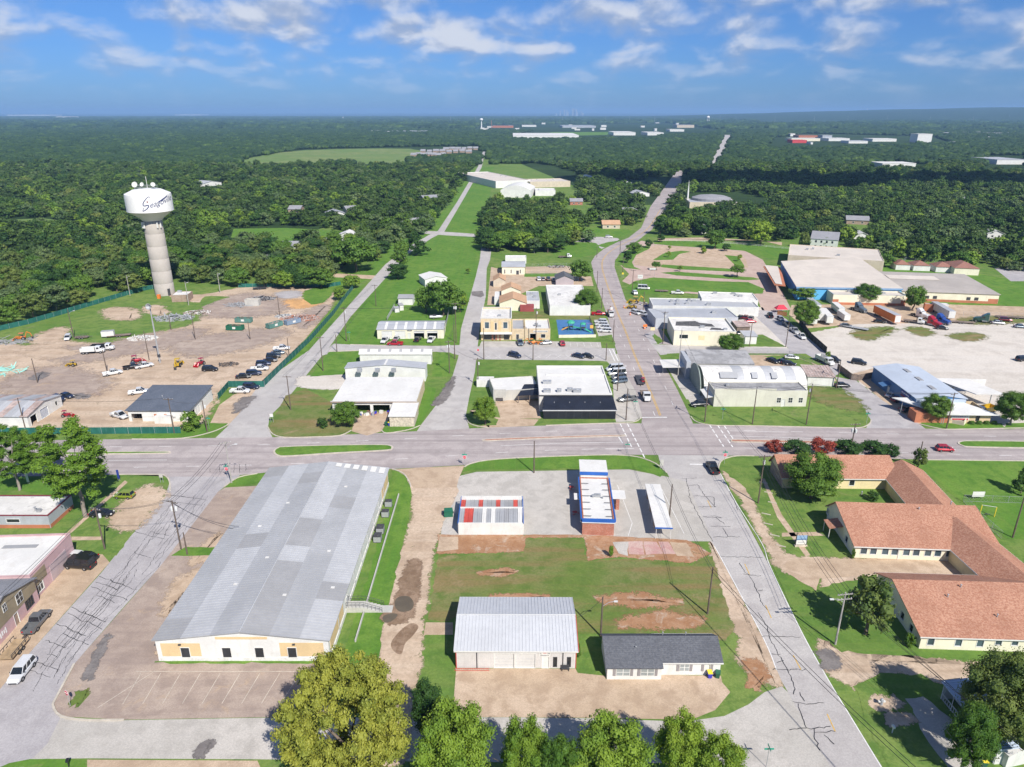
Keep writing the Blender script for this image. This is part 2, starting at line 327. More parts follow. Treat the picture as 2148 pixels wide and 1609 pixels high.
# --- roads
def rd(name, px, mat, z=.03, **k): return sheet(name, px, mat, z, **k)
MAIN = [(-160,1003),(250,996),(355,1000),(470,1000),(540,993),(821,984),(974,976),(1070,961),(1287,954),(1540,956),(1940,964),(2300,969),
  (2300,897),(2000,900),(1720,897),(1480,889),(1290,888),(1026,897),(812,908),(600,917),(277,921),(-160,928)]
road_main = rd('main_road', MAIN, m_main, .034)
WEST = [(-40,1640),(-40,1475),(0,1446),(62,1370),(214,1200),(287,1109),(347,1036),(356,1012),(350,995),(400,985),(520,985),(500,1000),(472,1021),(457,1032),(337,1187),(260,1273),(156,1393),(118,1465),(112,1485),(128,1503),(100,1560),(20,1640)]
road_west = rd('west_street', WEST, m_asphd, .030)
WESTN = [(440,930),(478,894),(536,812),(648,735),(715,660),(775,592),(808,555),(850,522),(905,490),(919,484),(958,425),(1003,349),(1013,318),(1018,318),(1010,352),(968,425),(932,486),(905,500),(860,530),(812,580),(780,615),(735,665),(690,730),(676,746),(600,840),(566,873),(562,897),(575,925)]
road_wn = rd('west_street', WESTN, m_asph, .030)
rd('side_street', [(888,484),(930,486),(1030,493),(1030,499),(940,494),(888,490)], m_asph, .033)
rd('side_street', [(640,574),(690,573),(790,578),(790,586),(690,581),(640,580)], m_conc, .028)
SMAIN = [(1388,985),(1398,990),(1420,1030),(1498,1146),(1600,1336),(1640,1430),(1760,1640),(1870,1640),(1788,1510),(1736,1424),(1681,1325),(1616,1190),(1545,1057),(1507,985),(1512,970),(1530,955),(1380,952)]
road_south = rd('south_street', SMAIN, m_asph, .030)
NMAIN = [(1345,890),(1347,876),(1331,820),(1308,780),(1291,729),(1276,670),(1261,624),(1246,581),(1240,550),(1248,537),(1267,522),(1297,507),(1318,499),(1345,478),(1364,434),(1412,368),(1422,358),(1437,357),(1425,395),(1400,440),(1367,482),(1340,503),(1312,522),(1290,546),(1289,560),(1299,590),(1312,628),(1346,683),(1369,721),(1388,755),(1422,820),(1446,870),(1455,892)]
road_north = rd('north_street', NMAIN, m_main, .030)
rd('north_street', [(1480,352),(1484,345),(1510,305),(1520,283),(1534,283),(1527,305),(1503,345),(1500,352)], m_asph, .03)
rd('bottom_street', [(-40,1640),(8,1606),(52,1593),(182,1591),(540,1593),(900,1598),(1500,1602),(1560,1610),(1640,1640),(1780,1640),(1700,1500),(1640,1440),(1604,1452),(1570,1478),(1520,1502),(1440,1514),(1232,1507),(1060,1505),(540,1506),(260,1511),(180,1511),(125,1500),(40,1560)], m_concg, .027)
rd('middle_lane', [(870,912),(882,893),(930,830),(949,790),(962,747),(967,690),(998,580),(1007,542),(1009,520),(1031,522),(1028,545),(1021,563),(1019,622),(1007,682),(1002,727),(996,781),(985,830),(977,872),(986,905)], m_asph, .029)
rd('second_street', [(676,746),(690,730),(700,721),(735,723),(808,724),(914,726),(962,724),(1002,727),(1150,728),(1290,731),(1295,760),(1256,757),(1015,754),(998,755),(950,742),(916,738),(757,736),(705,738)], m_asph, .031)
rd('second_street', [(1366,722),(1410,724),(1559,728),(1660,731),(1662,742),(1550,741),(1420,741),(1385,745)], m_asph, .031)
rd('diagonal_street', [(1815,900),(1827,884),(1814,858),(1773,824),(1739,771),(1690,742),(1655,742),(1654,731),(1612,689),(1582,662),(1590,650),(1640,655),(1675,681),(1723,731),(1760,762),(1799,801),(1851,840),(1929,890),(1945,902)], m_asphd, .032)
sheet('gravel_lot', [(1690,700),(1740,690),(1800,678),(2300,668),(2300,905),(2150,895),(2080,900),(2040,880),(1850,840),(1799,801),(1765,768),(1723,731),(1690,715)], m_gravel, .026, rough=.25)
for q in [[(1790,695),(1850,686),(1880,690),(1830,712),(1796,708)],[(1900,690),(1930,686),(1960,700),(1930,705)],[(1985,705),(2030,698),(2070,704),(2040,716)],[(2020,668),(2150,664),(2150,676),(2040,680)]]:
 sheet('worn_grass', q, m_lawnd, .030, 3, .4)
# --- paved lots
sheet('car_park', [(118,1465),(156,1393),(337,1187),(457,1032),(472,1023),(560,1018),(600,1018),(400,1386),(720,1388),(700,1506),(540,1505),(260,1510),(128,1503),(112,1480)], m_concd, .033)
for q, m_ in [([(360,1230),(420,1190),(440,1200),(390,1260),(340,1290)],m_redclay),([(400,1180),(440,1130),(470,1120),(440,1170)],m_conc),([(175,1420),(200,1370),(222,1330),(232,1338),(215,1375),(192,1425)],m_stain),([(330,1370),(345,1330),(370,1330),(350,1380)],m_conc),([(150,1478),(165,1455),(188,1445),(190,1460),(170,1480)],m_lawnd)]: sheet('stain', q, m_ if m_ is not m_redclay else m_conc, .038, 4, .3)
sheet('lawn', [(360,1166),(390,1148),(455,1148),(445,1166)], m_lawnb, .04)
sheet('pavement', [(330,1388),(720,1388),(740,1400),(735,1412),(322,1412)], m_concd, .045)
sheet('lawn', [(322,1392),(326,1387),(664,1386),(664,1392)], m_lawnb, .055)
sheet('dirt_track', [(860,985),(930,988),(960,1030),(925,1110),(905,1190),(890,1300),(880,1400),(860,1480),(850,1600),(740,1600),(780,1440),(800,1350),(830,1200),(865,1080)], m_dirt, .03, 3, .25)
sheet('apron', [(822,985),(974,977),(962,1005),(958,1022),(868,1024),(850,1000)], m_conc, .036)
lot = sheet('car_park', [(935,1030),(958,1000),(1000,990),(1320,985),(1370,995),(1398,1000),(1440,1010),(1496,1136),(1290,1134),(1220,1122),(925,1122)], m_concg, .031)
sheet('garage_forecourt', [(957,1402),(1207,1403),(1212,1412),(1270,1418),(1270,1425),(1384,1425),(1384,1416),(1512,1418),(1515,1432),(1532,1452),(1500,1490),(1450,1510),(1232,1506),(949,1504)], m_conc, .036)
sheet('dirt_verge', [(1496,1130),(1508,1160),(1590,1318),(1640,1420),(1610,1440),(1560,1400),(1545,1340),(1520,1260),(1495,1170)], m_dirt, .026, 3, .3)
sheet('red_soil', [(918,1122),(1096,1122),(1220,1122),(1440,1132),(1490,1160),(1450,1180),(1300,1168),(1235,1175),(1225,1128),(1100,1128),(1098,1158),(918,1162)], m_redclay, .03, 0, .25)
sheet('old_slab', [(922,1126),(960,1126),(962,1152),(915,1158)], m_conc, .045, 0, .08)
sheet('old_slab', [(1285,1136),(1318,1136),(1316,1165),(1296,1160)], m_concg, .045, 0, .15)
m_pinkslab = ground('faded_red_slab', ((.52,.33,.29),(.60,.44,.38),(.5,.26,.24)), scales=(.2,.6,4), patch=(.6,.52,.46), patch_rng=(.56,.7), patch_scale=.3)
sheet('old_slab', [(1318,1136),(1348,1136),(1352,1164),(1318,1163)], m_pinkslab, .046, 0, .06)
sheet('old_slab', [(1350,1136),(1378,1137),(1390,1162),(1354,1164)], m_pinkslab, .045, 0, .06)
sheet('old_slab', [(1380,1137),(1402,1137),(1418,1162),(1392,1162)], m_pinkslab, .046, 0, .06)
sheet('old_slab', [(1404,1137),(1440,1138),(1456,1168),(1420,1166)], m_conc, .045, 0, .1)
for q in [[(1010,1262),(1060,1245),(1150,1250),(1140,1262)],[(1250,1255),(1320,1245),(1430,1258),(1400,1272),(1290,1272)],[(1300,1295),(1400,1285),(1480,1300),(1440,1318),(1320,1315)],[(1000,1200),(1060,1192),(1090,1200),(1040,1212)]]: sheet('worn_grass', q, m_redclay, .041, 3)
sheet('lawn', [(900,1300),(918,1165),(1098,1160),(1102,1130),(1222,1130),(1232,1178),(1300,1172),(1450,1184),(1490,1165),(1510,1220),(1540,1320),(1520,1345),(1260,1330),(1210,1330),(1195,1290),(965,1290),(945,1305)], m_lawnd, .036, 0, .2)
sheet('pavement', [(893,1306),(950,1306),(950,1332),(889,1332)], m_conc, .036)
# verge strips around warehouse
sheet('lawn', [(822,988),(845,995),(860,1018),(862,1060),(840,1160),(820,1250),(800,1330),(790,1390),(735,1392),(718,1380),(740,1310),(790,1150),(815,1040)], m_lawnb, .04, 3)
sheet('lawn', [(968,990),(985,975),(1010,967),(1070,962),(1217,956),(1290,955),(1337,959),(1375,973),(1398,992),(1385,1000),(1355,990),(1330,984),(1200,983),(1000,985)], m_lawnb, .05)
sheet('lawn', [(475,1022),(500,1002),(540,994),(570,990),(560,1000),(545,1014)], m_lawnb, .05)
sheet('lawn', [(355,1015),(352,1002),(335,996),(248,996),(190,1000),(120,1030),(160,1060),(90,1140),(215,1160),(245,1165),(287,1109),(347,1038)], m_lawn, .034)
sheet('gravel_drive', [(340,1030),(345,1040),(290,1108),(250,1110),(235,1085),(262,1050),(300,1020)], m_dirt, .038, 3, .45)
sheet('path', [(262,1008),(268,1012),(150,1118),(140,1118)], m_conc, .044)
sheet('path', [(150,1126),(215,1126),(212,1133),(150,1134)], m_conc, .044)
sheet('lawn', [(-160,1100),(-160,1000),(0,1000),(130,1005),(110,1040),(40,1028),(0,1030)], m_lawnb, .038)
sheet('forecourt', [(-40,1480),(-40,1280),(100,1200),(160,1165),(215,1163),(230,1180),(62,1370),(0,1446)], m_conc, .036)
sheet('lawn', [(100,1600),(-40,1625),(0,1609),(20,1600),(60,1594),(182,1593),(180,1640),(0,1660)], m_lawnb, .04)
sheet('forecourt', [(183,1594),(540,1596),(560,1640),(183,1640)], m_conc, .035)
# right of the south street
sheet('dirt_verge', [(1512,985),(1560,1060),(1640,1200),(1720,1205),(1740,1300),(1900,1300),(1940,1168),(1790,1172),(1650,1165),(1600,1100),(1560,1010)], m_dirt, .027, 0, .2)
sheet('parking_apron', [(1640,1195),(1655,1172),(1790,1173),(2010,1176),(2080,1260),(1840,1202),(1720,1215),(1712,1240)], m_conc, .037, 0, .1)
sheet('lawn', [(1512,985),(1519,965),(1545,958),(1590,957),(1610,970),(1640,1000),(1720,1050),(1731,1060),(1790,1168),(1700,1168),(1655,1150),(1600,1080),(1560,1020)], m_lawn, .038, 0, .15)
sheet('path', [(1598,1005),(1604,1004),(1640,1080),(1700,1165),(1690,1168),(1630,1085)], m_conc, .05)
sheet('path', [(1640,1118),(1715,1116),(1730,1124),(1640,1126)], m_conc, .05)
sheet('lawn', [(1930,965),(2300,968),(2300,1140),(2110,1130),(2060,1080),(2000,1040),(1920,975)], m_lawnb, .04)
sheet('lawn', [(1700,1240),(1750,1226),(1840,1205),(1880,1250),(1930,1330),(2160,1370),(2150,1385),(2000,1382),(1900,1378),(1765,1370),(1735,1340)], m_lawn, .042, 0, .25)
sheet('dirt_drive', [(1730,1410),(1720,1340),(1770,1376),(2010,1385),(2060,1400),(1980,1430),(1850,1412),(1800,1440),(1790,1440)], m_dirt, .036, 3, .2)
sheet('lawn', [(1790,1440),(1850,1415),(1930,1415),(2010,1460),(2080,1640),(1880,1640),(1830,1540)], m_lawn, .044, 0, .2)
sheet('bare_earth', [(1825,1465),(1880,1460),(1900,1480),(1840,1485)], m_dirt, .05, 3, .3)
sheet('bare_earth', [(1850,1500),(1905,1495),(1925,1520),(1870,1522)], m_dirt, .05, 3, .3)
sheet('driveway', [(1900,1468),(1935,1462),(2010,1520),(2060,1600),(2090,1640),(2010,1640),(1950,1560)], m_concg, .048, 0, .15)
sheet('clay_bank', [(1568,1385),(1600,1395),(1612,1430),(1590,1450),(1568,1430)], m_redclay, .036, 3, .2)
# north side blocks
sheet('lawn', [(563,897),(572,911),(598,918),(713,914),(737,903),(742,880),(700,868),(697,845),(640,815),(600,830)], m_lawnd, .038)
sheet('forecourt', [(738,905),(745,868),(820,862),(815,880),(800,905),(770,914)], m_conc, .036)
sheet('lawn', [(800,903),(812,909),(857,902),(881,893),(905,850),(915,815),(895,810),(872,885),(818,896)], m_lawnb, .038)
sheet('dirt_verge', [(640,815),(620,800),(640,788),(735,788),(715,815)], m_gravel, .034, 3, .3)
sheet('lawn', [(650,790),(690,738),(760,737),(752,755),(730,785)], m_lawnb, .037)
sheet('lawn', [(905,790),(915,738),(945,740),(955,748),(945,790)], m_lawnb, .037)
sheet('lawn', [(978,876),(984,888),(1000,894),(1040,892),(1045,880),(1000,866)], m_lawn, .038)
sheet('forecourt', [(985,862),(1045,876),(1130,880),(1120,893),(1026,898),(1000,895),(1035,835),(1130,838)], m_conc, .032)
sheet('car_park', [(1040,842),(1130,840),(1135,878),(1050,878)], m_conc, .034)
sheet('lawn', [(1140,882),(1292,880),(1292,886),(1146,892)], m_lawn, .042)
sheet('car_park', [(1290,886),(1284,770),(1272,757),(1256,752),(1296,742),(1310,780),(1333,820),(1347,874),(1330,884)], m_concg, .033)
sheet('lawn', [(1007,756),(1256,758),(1260,768),(1150,769),(1140,782),(1040,785),(1008,792)], m_lawn, .04)
sheet('car_park', [(1010,716),(1150,716),(1260,718),(1262,730),(1005,728)], m_concg, .036)
sheet('playground_floor', [(1167,671),(1237,671),(1247,704),(1172,706)], m_bluepav, .06)
sheet('lawn', [(1150,671),(1166,671),(1172,712),(1153,714)], m_lawnb, .04)
sheet('pavement', [(1246,671),(1262,671),(1272,700),(1256,706),(1250,690)], m_concg, .05)
sheet('car_park', [(1252,672),(1275,672),(1288,710),(1260,706)], m_concg, .045)
sheet('lawn', [(1258,706),(1282,702),(1293,722),(1275,728)], m_lawn, .05)
sheet('lawn', [(1074,654),(1150,652),(1262,662),(1258,672),(1074,670)], m_lawnd, .035)
sheet('forecourt', [(1022,640),(1030,560),(1100,576),(1240,580),(1245,600),(1130,600),(1040,640)], m_conc, .03)
sheet('lawn', [(1100,574),(1180,573),(1178,580),(1100,581)], m_lawnb, .04)
sheet('yard', [(1102,560),(1195,558),(1200,573),(1102,574)], m_dirt, .034)
sheet('lawn', [(1215,505),(1275,500),(1300,505),(1270,520),(1248,533),(1220,540),(1160,535),(1150,515)], m_lawnb, .034)
sheet('drive', [(1160,505),(1240,497),(1296,500),(1290,508),(1262,522),(1250,510),(1215,508)], m_asph, .042, 3)
sheet('lawn', [(1215,480),(1260,476),(1330,484),(1310,497),(1230,498)], m_lawnb, .034)
sheet('lawn', [(1252,515),(1275,508),(1296,505),(1270,520)], m_lawnb, .05)
# right of the north street
sheet('school_drive', [(1290,545),(1312,524),(1345,505),(1400,515),(1560,525),(1600,545),(1640,610),(1660,650),(1600,655),(1590,630),(1340,605),(1305,590),(1320,575)], m_brickpv, .03)
sheet('lawn', [(1312,605),(1330,590),(1370,582),(1500,590),(1570,592),(1603,606),(1600,616),(1540,617),(1440,612),(1350,618),(1330,612)], m_lawnb, .04, 0)
sheet('lawn', [(1290,548),(1300,532),(1325,520),(1366,514),(1362,522),(1335,535),(1326,550),(1330,560),(1345,566),(1310,562)], m_lawnb, .04)
sheet('car_park', [(1330,555),(1332,540),(1345,525),(1375,514),(1550,527),(1565,545),(1570,562),(1450,565),(1370,562)], m_conc, .036, 0)
sheet('lawn', [(1370,545),(1395,530),(1430,526),(1450,528),(1425,533),(1412,545),(1376,546)], m_lawnb, .044)
sheet('lawn', [(1520,535),(1550,538),(1562,560),(1545,560),(1530,545)], m_lawnb, .044)
sheet('lawn', [(1385,560),(1390,555),(1535,564),(1535,570),(1420,565)], m_lawnb, .044)
sheet('lawn', [(1385,572),(1420,570),(1580,582),(1598,586),(1570,588),(1420,578)], m_lawnb, .044)
sheet('lawn', [(1370,512),(1378,506),(1450,505),(1600,515),(1760,520),(1850,540),(1840,552),(1620,545),(1560,526),(1450,518)], m_lawnb, .038)
sheet('lawn', [(1560,580),(1880,545),(2200,600),(2300,640),(2300,665),(2100,640),(1950,640)], m_lawnb, .022)
sheet('car_park', [(1660,640),(1900,636),(2200,645),(2300,660),(2300,672),(1800,680),(1680,690),(1655,660)], m_conc, .028)
sheet('sports_court', [(2085,562),(2220,560),(2240,590),(2120,590)], m_asphd, .036)
sheet('car_park', [(1380,505),(1600,505),(1640,515),(1640,508),(1480,498),(1380,500)], m_conc, .036)
sheet('car_park', [(1366,720),(1320,640),(1345,628),(1372,640),(1380,680),(1410,724)], m_main, .034)
sheet('lawn', [(1330,628),(1350,618),(1400,622),(1405,632),(1365,640)], m_lawn, .042)
sheet('lawn', [(1368,704),(1372,700),(1395,716),(1380,722)], m_lawn, .042)
sheet('lawn', [(1388,752),(1400,742),(1420,741),(1415,757),(1395,760)], m_lawn, .045)
sheet('car_park', [(1395,765),(1440,760),(1500,850),(1450,850),(1440,830)], m_concg, .036)
sheet('asphalt_pad', [(1352,700),(1370,695),(1385,720),(1366,722)], m_asphd, .038)
sheet('lawn', [(1449,876),(1458,884),(1475,889),(1504,893),(1600,894),(1720,897),(1788,898),(1812,896),(1826,888),(1826,880),(1808,850),(1770,822),(1700,815),(1690,852),(1498,856),(1452,862)], m_lawn, .044)
sheet('dry_verge', [(1700,815),(1770,820),(1806,850),(1800,862),(1740,850),(1710,835)], m_lawnd, .05, 3, .3)
sheet('yard', [(1545,760),(1550,745),(1660,745),(1740,775),(1755,800),(1690,800),(1580,790)], m_conc, .035)
sheet('lawn', [(1600,747),(1655,745),(1700,760),(1720,775),(1650,765)], m_lawn, .042)
sheet('car_park', [(1560,728),(1550,680),(1545,640),(1600,645),(1655,735)], m_gravel, .03)
sheet('lawn', [(1555,727),(1560,705),(1600,702),(1650,728)], m_lawn, .04)
sheet('lawn', [(1640,662),(1655,660),(1735,728),(1722,732)], m_lawn, .036)
sheet('car_park', [(1785,785),(1850,768),(1860,800),(1930,850),(1960,890),(1929,890),(1851,840)], m_conc, .038)
sheet('lawn', [(1930,889),(1969,898),(2000,900),(2110,899),(2100,888),(1990,886),(1950,880)], m_lawnb, .044)
sheet('lawn', [(2105,900),(2110,888),(2300,880),(2300,897)], m_lawnb, .04)
sheet('lawn', [(1750,790),(1770,778),(1790,786),(1780,796)], m_lawn, .04)
sheet('lawn', [(278,921),(275,908),(380,906),(430,888),(478,888),(470,896),(440,908),(380,920)], m_lawnb, .044)
sheet('drive', [(440,890),(460,850),(490,828),(540,812),(500,870),(478,893)], m_dirt, .036)
sheet('puddle_stain', [(490,868),(500,838),(535,832),(520,850)], m_stain, .046, 3, .1)
sheet('puddle_stain', [(905,850),(925,825),(945,795),(955,790),(945,820),(925,845)], m_stain, .042, 3, .1)
sheet('roadside_lawn', [(536,812),(552,803),(640,712),(700,642),(725,618),(770,592),(715,660),(648,735)], m_lawnb, .036)
sheet('tar_patch', [(988,612),(1012,610),(1016,620),(1008,624),(990,620)], m_stain, .042)
# mud and puddles on the dirt track
sheet('mud', [(842,1210),(860,1175),(882,1182),(880,1240),(870,1270),(860,1300),(820,1310),(800,1295),(830,1262)], m_mud, .042, 4, .35)
sheet('puddle', [(828,1262),(838,1252),(858,1252),(868,1266),(862,1280),(842,1284),(830,1276)], m_pud, .048, 4)
sheet('puddle', [(803,1294),(820,1287),(834,1290),(824,1302),(808,1306)], m_pud, .048, 4)
sheet('puddle', [(838,1325),(862,1308),(878,1315),(865,1335),(850,1350),(842,1372),(828,1368),(820,1350)], m_mud, .046, 4)
sheet('drive_stain', [(1710,1370),(1735,1366),(1765,1385),(1750,1405),(1725,1400)], m_stain, .042, 3, .15)
sheet('patched_asphalt', [(415,1565),(440,1555),(450,1562),(430,1590),(410,1590)], m_stain, .04, 3, .2)
# --- medians and kerbs
def island(px, mat, k=3, inner='lawn', w_=.45):
 pts = smooth_poly(wpts(px), True, k); mb = MB(); mb.prism(pts, .03, .17); o = mb.build('median_kerb', m_kerb); o['kind'] = 'structure'
 c = Vector((sum(p[0] for p in pts)/len(pts), sum(p[1] for p in pts)/len(pts)))
 n = len(pts); ins = []
 for i in range(n):
  a, b = Vector(pts[i-1]), Vector(pts[(i+1) % n]); d = (b-a).normalized(); nn = Vector((-d.y, d.x)); p = Vector(pts[i])
  if (c-p).dot(nn) < 0: nn = -nn
  ins.append(tuple(p+nn*w_))
 sheet(inner, ins, mat, .18, world=True)
island([(573,948),(582,940),(600,937),(700,934),(800,933),(822,936),(824,941),(810,946),(700,952),(610,958),(582,957)], m_lawnb)
island([(-60,952),(200,948),(345,947.5),(352,949),(346,952),(200,954),(-60,958)], m_lawnb, 2, w_=.4)
m_redp = surf('red_pavers', (.42,.2,.14), .2, 3, .85, space='W')
island([(1016,924),(1022,921.5),(1150,916.5),(1300,912.8),(1306,914),(1302,916),(1150,920.5),(1024,926)], m_redp, 2, 'median_paving', .35)
island([(1533,925),(1538,922.5),(1600,923.5),(1760,927),(1770,929),(1760,932),(1600,929),(1540,928)], m_redp, 2, 'median_paving', .35)
island([(2008,930),(2016,926),(2040,925),(2148,926),(2300,929),(2300,942),(2148,941),(2040,939),(2018,936)], m_lawnb)
def kerb(px, k=3, world=False):
 pts = smooth_poly(px if world else wpts(px), False, k); o = ribbon_mb(pts, .28, .03, h=.14).build('kerb', m_kerb); o['kind'] = 'structure'
kerb([(277,921.5),(380,920),(440,908),(470,896),(480,889)])
kerb([(562,896),(572,911),(598,918),(660,917),(713,914),(737,903)])
kerb([(800,903),(812,909),(857,902),(881,893)])
kerb([(978,877),(984,888),(1000,894),(1026,898)])
kerb([(1145,893),(1220,890),(1290,888),(1321,887),(1337,883),(1346,876)])
kerb([(1449,874),(1457,883),(1473,889),(1504,893),(1600,894),(1720,897),(1788,898),(1812,896),(1825,888),(1827,881)])
kerb([(1929,890),(1968,899),(1997,901),(2148,898)])
kerb([(974,980),(985,974),(1008,968),(1070,962),(1217,956),(1290,955),(1337,959),(1375,973),(1398,992)])
kerb([(1507,984),(1510,972),(1520,963),(1545,957),(1582,957)])
kerb([(357,1030),(356,1012),(348,1000),(330,996),(248,996)])
kerb([(470,1022),(500,1002),(540,994)])
kerb([(1940,965),(2148,967.5)])
kerb([(822,984),(845,993),(858,1010),(862,1022)])
kerb([(690,737),(757,736)]); kerb([(735,723),(808,725)])
kerb([(156,1393),(118,1465),(112,1482),(128,1503),(180,1511),(260,1511)])
# --- markings: every dash is its own piece
def dash(par, a, b, wd=.16, mat=None, z=.042):
 A, B_ = G(*a), G(*b); o = ribbon_mb([A, B_], wd, z).build('lane_marking', mat or m_white, par); return o
def dashes(par, px, length, gap, wd=.15, mat=None, z=.042):
 pts = [Vector(p) for p in smooth_poly(wpts(px), False, 6)]; acc = 0; seg = []; on = True; rem = length
 for a, b in zip(pts, pts[1:]):
  d = (b-a).length; t = 0
  while t < d-1e-6:
   s_ = min(rem, d-t)
   if on: seg += [a.lerp(b, t/d), a.lerp(b, (t+s_)/d)]
   t += s_; rem -= s_
   if rem <= 1e-6:
    if on: ribbon_mb([seg[0], seg[-1]], wd, z).build('lane_marking', mat or m_white, par); seg = []
    on = not on; rem = length if on else gap
 if on and len(seg) > 1 and (seg[-1]-seg[0]).length > .5: ribbon_mb([seg[0], seg[-1]], wd, z).build('lane_marking', mat or m_white, par)
def line(par, px, wd=.15, mat=None, z=.042, k=5, name='lane_marking'):
 return ribbon_mb(smooth_poly(wpts(px), False, k), wd, z).build(name, mat or m_white, par)
dashes(road_main, [(230,937.5),(440,935.5),(640,930),(840,921),(960,914),(1106,907),(1225,902),(1300,901)], 3.05, 9.15)
dashes(road_main, [(280,980.5),(560,975),(720,968),(840,963),(1060,949),(1200,943.5),(1330,941)], 3.05, 9.15)
dashes(road_main, [(1560,903),(1740,907.5),(1900,911),(2148,917)], 3.05, 9.15)
dashes(road_main, [(1560,940),(1900,950),(2148,957)], 3.05, 9.15)
line(road_main, [(1050,935.5),(1180,930),(1310,927.5)]); line(road_main, [(1220,942.5),(1330,941)], .2)
line(road_main, [(224,966),(350,965)]); line(road_main, [(1530,904),(1655,906.5)]); line(road_main, [(1530,914.5),(1780,922)])
for a, b in [((1301,889),(1325,938)),((1316,889),(1353,962)),((1488,891),(1518,937)),((1505,892),(1537,938)),((1519,893),(1538,921))]: dashes(road_main, [a, b], 2.1, .9, .3)
line(road_main, [(1343,876),(1399,875.5)], .45, z=.046); line(road_south, [(1447,974),(1474,974.5)], .45, z=.046)
line(road_main, [(1298,917),(1306,930)], .35)
YEL = [(1385,872),(1372,840),(1347,782),(1330,742),(1312,695),(1295,655),(1278,610),(1268,580),(1263,560),(1265,545),(1277,530),(1300,515),(1330,500),(1360,478),(1385,440)]
yw = wpts(YEL)
for s_ in (-.2, .2):
 pp = [Vector(p) for p in smooth_poly(yw, False, 6)]
 off = []
 for i in range(len(pp)):
  d = (pp[min(i+1, len(pp)-1)]-pp[max(i-1, 0)]).normalized(); off.append(pp[i]+Vector((-d.y, d.x))*s_)
 ribbon_mb(off, .17, .044).build('centre_line', m_yellow, road_north)
dashes(road_north, [(1374,872),(1330,775),(1300,700),(1275,640),(1258,590)], 3.05, 9.15)
dashes(road_north, [(1412,850),(1366,745),(1330,672),(1300,608)], 3.05, 9.15)
line(road_south, [(1509,989),(1545.6,1057),(1598,1140),(1616,1190),(1681,1325),(1736,1424),(1788,1510),(1850,1612)], .15)
line(road_south, [(1498.6,1146),(1523,1190),(1600,1336),(1629,1406)], .15)
for a, b in [((1484,1050),(1492,1066)),((1562,1183),(1572,1205)),((1606,1270),(1618,1297)),((1664,1375),(1680,1405)),((1735,1498),(1752,1535))]: dash(road_south, a, b, .14, m_yellow)
line(road_north, [(1285,732),(1297,758)], .3); line(road_north, [(1278,733),(1290,758)], .3)
def bays(par, pairs, wd=.1, mat=None, z=.05):
 for a, b in pairs: ribbon_mb([G(*a), G(*b)], wd, z).build('bay_marking', mat or m_white, par)
bays(lot, [((1295,1018),(1326,1098)),((1326,1098),(1318,1124)),((1388,1026),(1435,1120))], .12)
cp = sheet('parking_bays', [(150,1500),(240,1400),(330,1414),(640,1414),(655,1500),(540,1503),(260,1507)], m_concd, .040)
bays(cp, [((258+i*41.5,1477-0.15*i),(296+i*41.5*1.0,1412+.2*i)) for i in range(9)], .09, m_faded, .05)
bays(cp, [((205,1485),(325,1408)),((285,1409),(400,1409)),((400,1409),(640,1409))], .09, m_faded, .05)
pb = sheet('parking_bays', [(1010,746),(1270,748),(1270,756),(1012,753)], m_asph, .037)
bays(pb, [((1018+i*21,744),(1030+i*21,752)) for i in range(12)]+[((1030+i*21,744),(1018+i*21,752)) for i in range(12)], .1, m_white, .05)
pb = sheet('parking_bays', [(1402,775),(1432,775),(1468,838),(1440,838)], m_concg, .041)
bays(pb, [((1414+i*5.6,790+i*8.2),(1446+i*5.2,785+i*8.3)) for i in range(7)], .12, m_white, .05)
pb = sheet('parking_bays', [(1155,717),(1256,718),(1257,728),(1155,727)], m_concg, .041)
bays(pb, [((1168+i*14,719),(1168+i*14.6,727)) for i in range(7)], .1, m_white, .05)
# tar-sealed cracks, one mesh per street
def cracks(par, left, right, n_long, n_cross, z=.05, seed=1):
 rr = random.Random(seed); A = [Vector(p) for p in smooth_poly(wpts(left), False, 12)]; B_ = [Vector(p) for p in smooth_poly(wpts(right), False, 12)]
 k = min(len(A), len(B_)); A = A[:k]; B_ = B_[:k]; mb = MB()
 for _ in range(n_long):
  i0 = rr.randrange(0, k-6); i1 = min(k-1, i0+rr.randrange(5, 16)); f = rr.uniform(.25, .98); pts = []
  for i in range(i0, i1):
   for j in range(3):
    p = A[i].lerp(A[i+1], j/3); q = B_[i].lerp(B_[i+1], j/3); f = min(1, max(.02, f+rr.gauss(0, .011))); pts.append(p.lerp(q, f))
  ribbon_mb(pts, [rr.uniform(.03, .09) for _ in pts], z, mb)
 for _ in range(n_cross):
  i = rr.randrange(1, k-1); f0 = rr.choice((0, .05, .3)); f1 = rr.uniform(.55, 1); a, b = A[i].lerp(B_[i], f0), A[i].lerp(B_[i], f1)
  pts = [a.lerp(b, j/7)+Vector((rr.gauss(0, .06), rr.gauss(0, .12))) for j in range(8)]
  ribbon_mb(pts, [rr.uniform(.05, .12) for _ in pts], z+.004, mb)
 o = mb.build('crack_seal', m_tar, par); o['kind'] = 'stuff'
cracks(road_west, [(20,1440),(100,1330),(214,1200),(287,1109),(350,1030)], [(116,1462),(180,1365),(300,1230),(380,1130),(450,1040)], 36, 22, .044, 3)
def seal(par, lines, z=.047, wd=.12, seed=2):
 rr = random.Random(seed); mb = MB()
 for i, px in enumerate(lines):
  pts = [Vector(p) for p in wpts(px)]; out = []
  for a, b in zip(pts, pts[1:]):
   k = max(2, int((b-a).length/.5))
   for j in range(k): out.append(a.lerp(b, j/k)+Vector((rr.gauss(0,.09), rr.gauss(0,.09))))
  out.append(pts[-1]); ribbon_mb(out, [wd*rr.uniform(.5,1.2) for _ in out], z+i*.0006, mb)
 o = mb.build('crack_seal', m_tar, par); o['kind'] = 'stuff'
